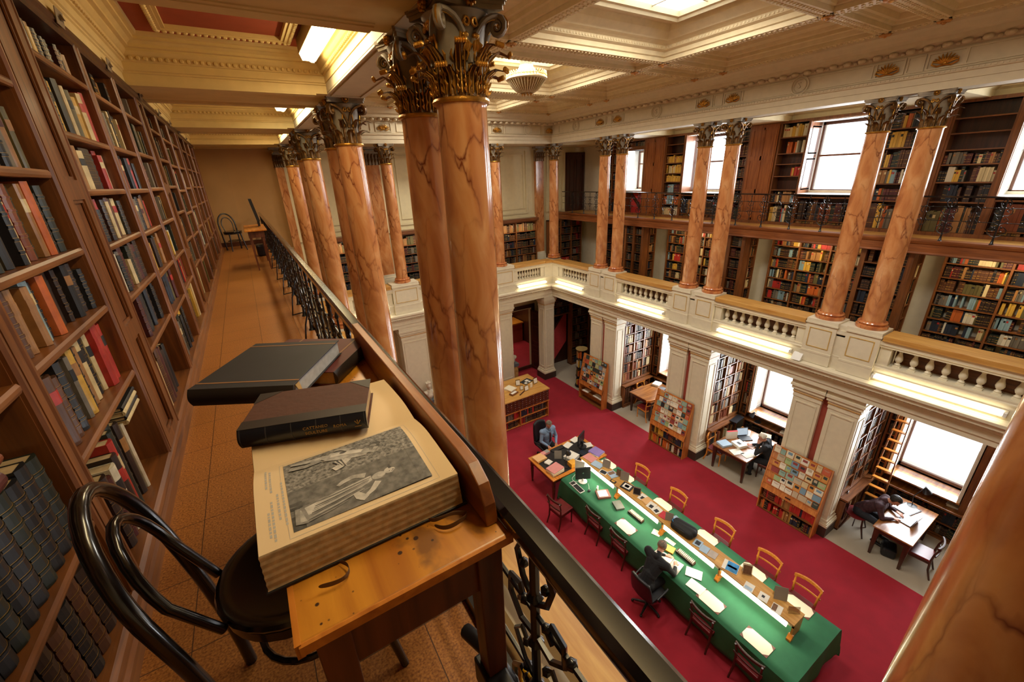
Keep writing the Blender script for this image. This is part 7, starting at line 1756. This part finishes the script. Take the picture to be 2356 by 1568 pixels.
# alcove tables
stack('paper_pile', 'stack of white papers on the far alcove table', 'papers', (11.25, 8.62, ZD), 5, (.3, .24, .07), [PAPER], .2); put('desk_phone', 'black telephone on the far alcove table', 'telephone', (11.1, 8.25, ZD), (.2, .2, .07), BLACKP, .3, None, None, .01)
L2 = [('ring_binder', 'grey ring binder on the left corner of the paper-covered table', (9.93, 5.18, ZD), (.3, .26, .06), BLUEL, -.3), ('ring_binder', 'white ring binder with a picture on the paper-covered table', (10.22, 4.92, ZD), (.28, .3, .08), PAPER, -.3), ('paper_sheet', 'white sheet at the near edge of the paper-covered table', (9.90, 4.80, ZD), (.3, .24, .004), PAPER, -.4), ('paper_sheet', 'white sheet nearest the white-haired reader', (10.02, 4.55, ZD), (.3, .22, .004), PAPER, -.3), ('paper_sheet', 'pinkish sheets between keyboard and reader', (10.44, 4.78, ZD), (.22, .3, .006), plain('pinkish_paper', '#e0c8c0', .8), .2), ('paper_sheet', 'white documents by the window end of the table', (10.95, 5.15, ZD), (.3, .22, .02), PAPER, .4)]
for n, l, c, s, m, r in L2: put(n, l, n.replace('_', ' '), c, s, m, r, None, [(.3, .3, .6, .7, DKB)] if 'picture' in l else None)
put('box_file', 'white and red box file standing on the paper-covered table', 'box file', (10.36, 5.24, ZD), (.30, .06, .24), PAPER, -.5, None, [(0, 0, 1, 1, REDB)]); stack('book_pile', 'pile of papers and books by the arm of the white-haired reader', 'papers', (11.02, 4.66, ZD), 6, (.3, .26, .14), [PAPER, BUFF, BLUEL, PAPER], .3)
def laptop(label, x, y, z, rz, col=BLACKP):
    t = thing('laptop', label, 'laptop', (x, y, z), rz); b = MB(); b.box((-.17, -.12, 0), (.17, .12, .018)); b.build('keyboard_base', col, t, bevel=.004); b = MB(); b.add([(-.17, .12, .015), (.17, .12, .015), (.17, .18, .24), (-.17, .18, .24), (-.17, .128, .015), (.17, .128, .015), (.17, .188, .24), (-.17, .188, .24)], [(0, 1, 2, 3), (7, 6, 5, 4), (0, 4, 5, 1), (1, 5, 6, 2), (2, 6, 7, 3), (3, 7, 4, 0)]); b.build('lid', col, t); b = MB(); b.poly([(-.155, .1212, .035), (.155, .1212, .035), (.155, .1722, .226), (-.155, .1722, .226)]); b.build('screen', plain('lit_screen', '#8fa0b0', .3, emis=(.5, .6, .7), estr=.6), t, normals=False)
laptop('dark laptop on the paper-covered table', 10.66, 5.02, ZD, -.5); laptop('open laptop before the dark-haired person on the shining table', 10.60, 1.40, ZD, PI - .12, plain('silver_plastic', '#8f949a', .3, .3))
put('dark_folder', 'dark framed folder beside the laptop on the shining table', 'folder', (11.0, 1.52, ZD), (.42, .3, .012), BLACKP, -.25, None, [(.06, .06, .94, .94, PAPER)]); put('red_box', 'red box standing on the window ledge of the middle alcove', 'box', (12.05, 4.62, .852), (.1, .16, .16), REDB, .2); put('black_radio', 'black object on the window ledge beside the red box', 'object', (11.8, 4.52, .852), (.14, .16, .1), BLACKP, .2, None, None, .03); stack('paper_pile', 'papers on the front of the middle alcove window ledge', 'papers', (11.66, 4.42, .852), 3, (.18, .26, .05), [PAPER], .1); put('black_atlas', 'big black portfolio lying on the oak ledge of the middle alcove', 'portfolio', (11.2, 5.60, .892), (.5, .2, .03), BLACKP, .1); stack('paper_pile', 'white papers on the nearest window ledge', 'papers', (11.85, .95, .852), 3, (.3, .3, .04), [PAPER], .1)
b = MB(); b.lathe([(.10, 0), (.13, .28), (.12, .28), (.095, .01)], (0, 0, 0), 20); tag(b.build('waste_bin', PERSPEX, loc=(11.05, 2.0, 0)), 'clear plastic waste bin behind the spindle-back chair', 'bin', None, 'thing')
put('shoulder_bag', 'black bag on the floor under the shining table', 'bag', (10.25, 1.45, .0), (.35, .25, .22), BLACKP, .3, None, None, .05); put('clip_folder', 'black folder on the floor beside the upright dark chair', 'folder', (10.75, .98, .0), (.28, .22, .02), BLACKP, .3, None, [(.1, .2, .6, .8, PAPER)])
t = thing('ladder', 'light wooden library ladder leaning on the nearest alcove bookcase', 'ladder', (11.18, 2.16, 0), 0)
def LP(s, f): return (.05 + .28 * f + s * .02, .1 * s + .0 + s * .08 * (1 - f) , 3.1 * f)
for s in (-1, 1): b = MB(); p, q = LP(s, 0), LP(s, 1); b.add([(p[0] - .02, p[1] - .012, p[2]), (p[0] + .03, p[1] - .012, p[2]), (p[0] + .03, p[1] + .012, p[2]), (p[0] - .02, p[1] + .012, p[2]), (q[0] - .02, q[1] - .012, q[2]), (q[0] + .03, q[1] - .012, q[2]), (q[0] + .03, q[1] + .012, q[2]), (q[0] - .02, q[1] + .012, q[2])], [(0, 3, 2, 1), (4, 5, 6, 7), (0, 1, 5, 4), (1, 2, 6, 5), (2, 3, 7, 6), (3, 0, 4, 7)]); b.build('rail', WTAB, t)
for k in range(1, 12): f = k / 12.2; p, q = LP(-1, f), LP(1, f); b = MB(); b.box((p[0] - .04, p[1], p[2] - .012), (p[0] + .05, q[1], p[2] + .012)); b.build('rung', WORANGE, t)
o = STUFF.build('shelved_books', TONE, normals=False)
tag(o, 'the many small books on the shelves across the hall and farther along', 'books', None, 'stuff')
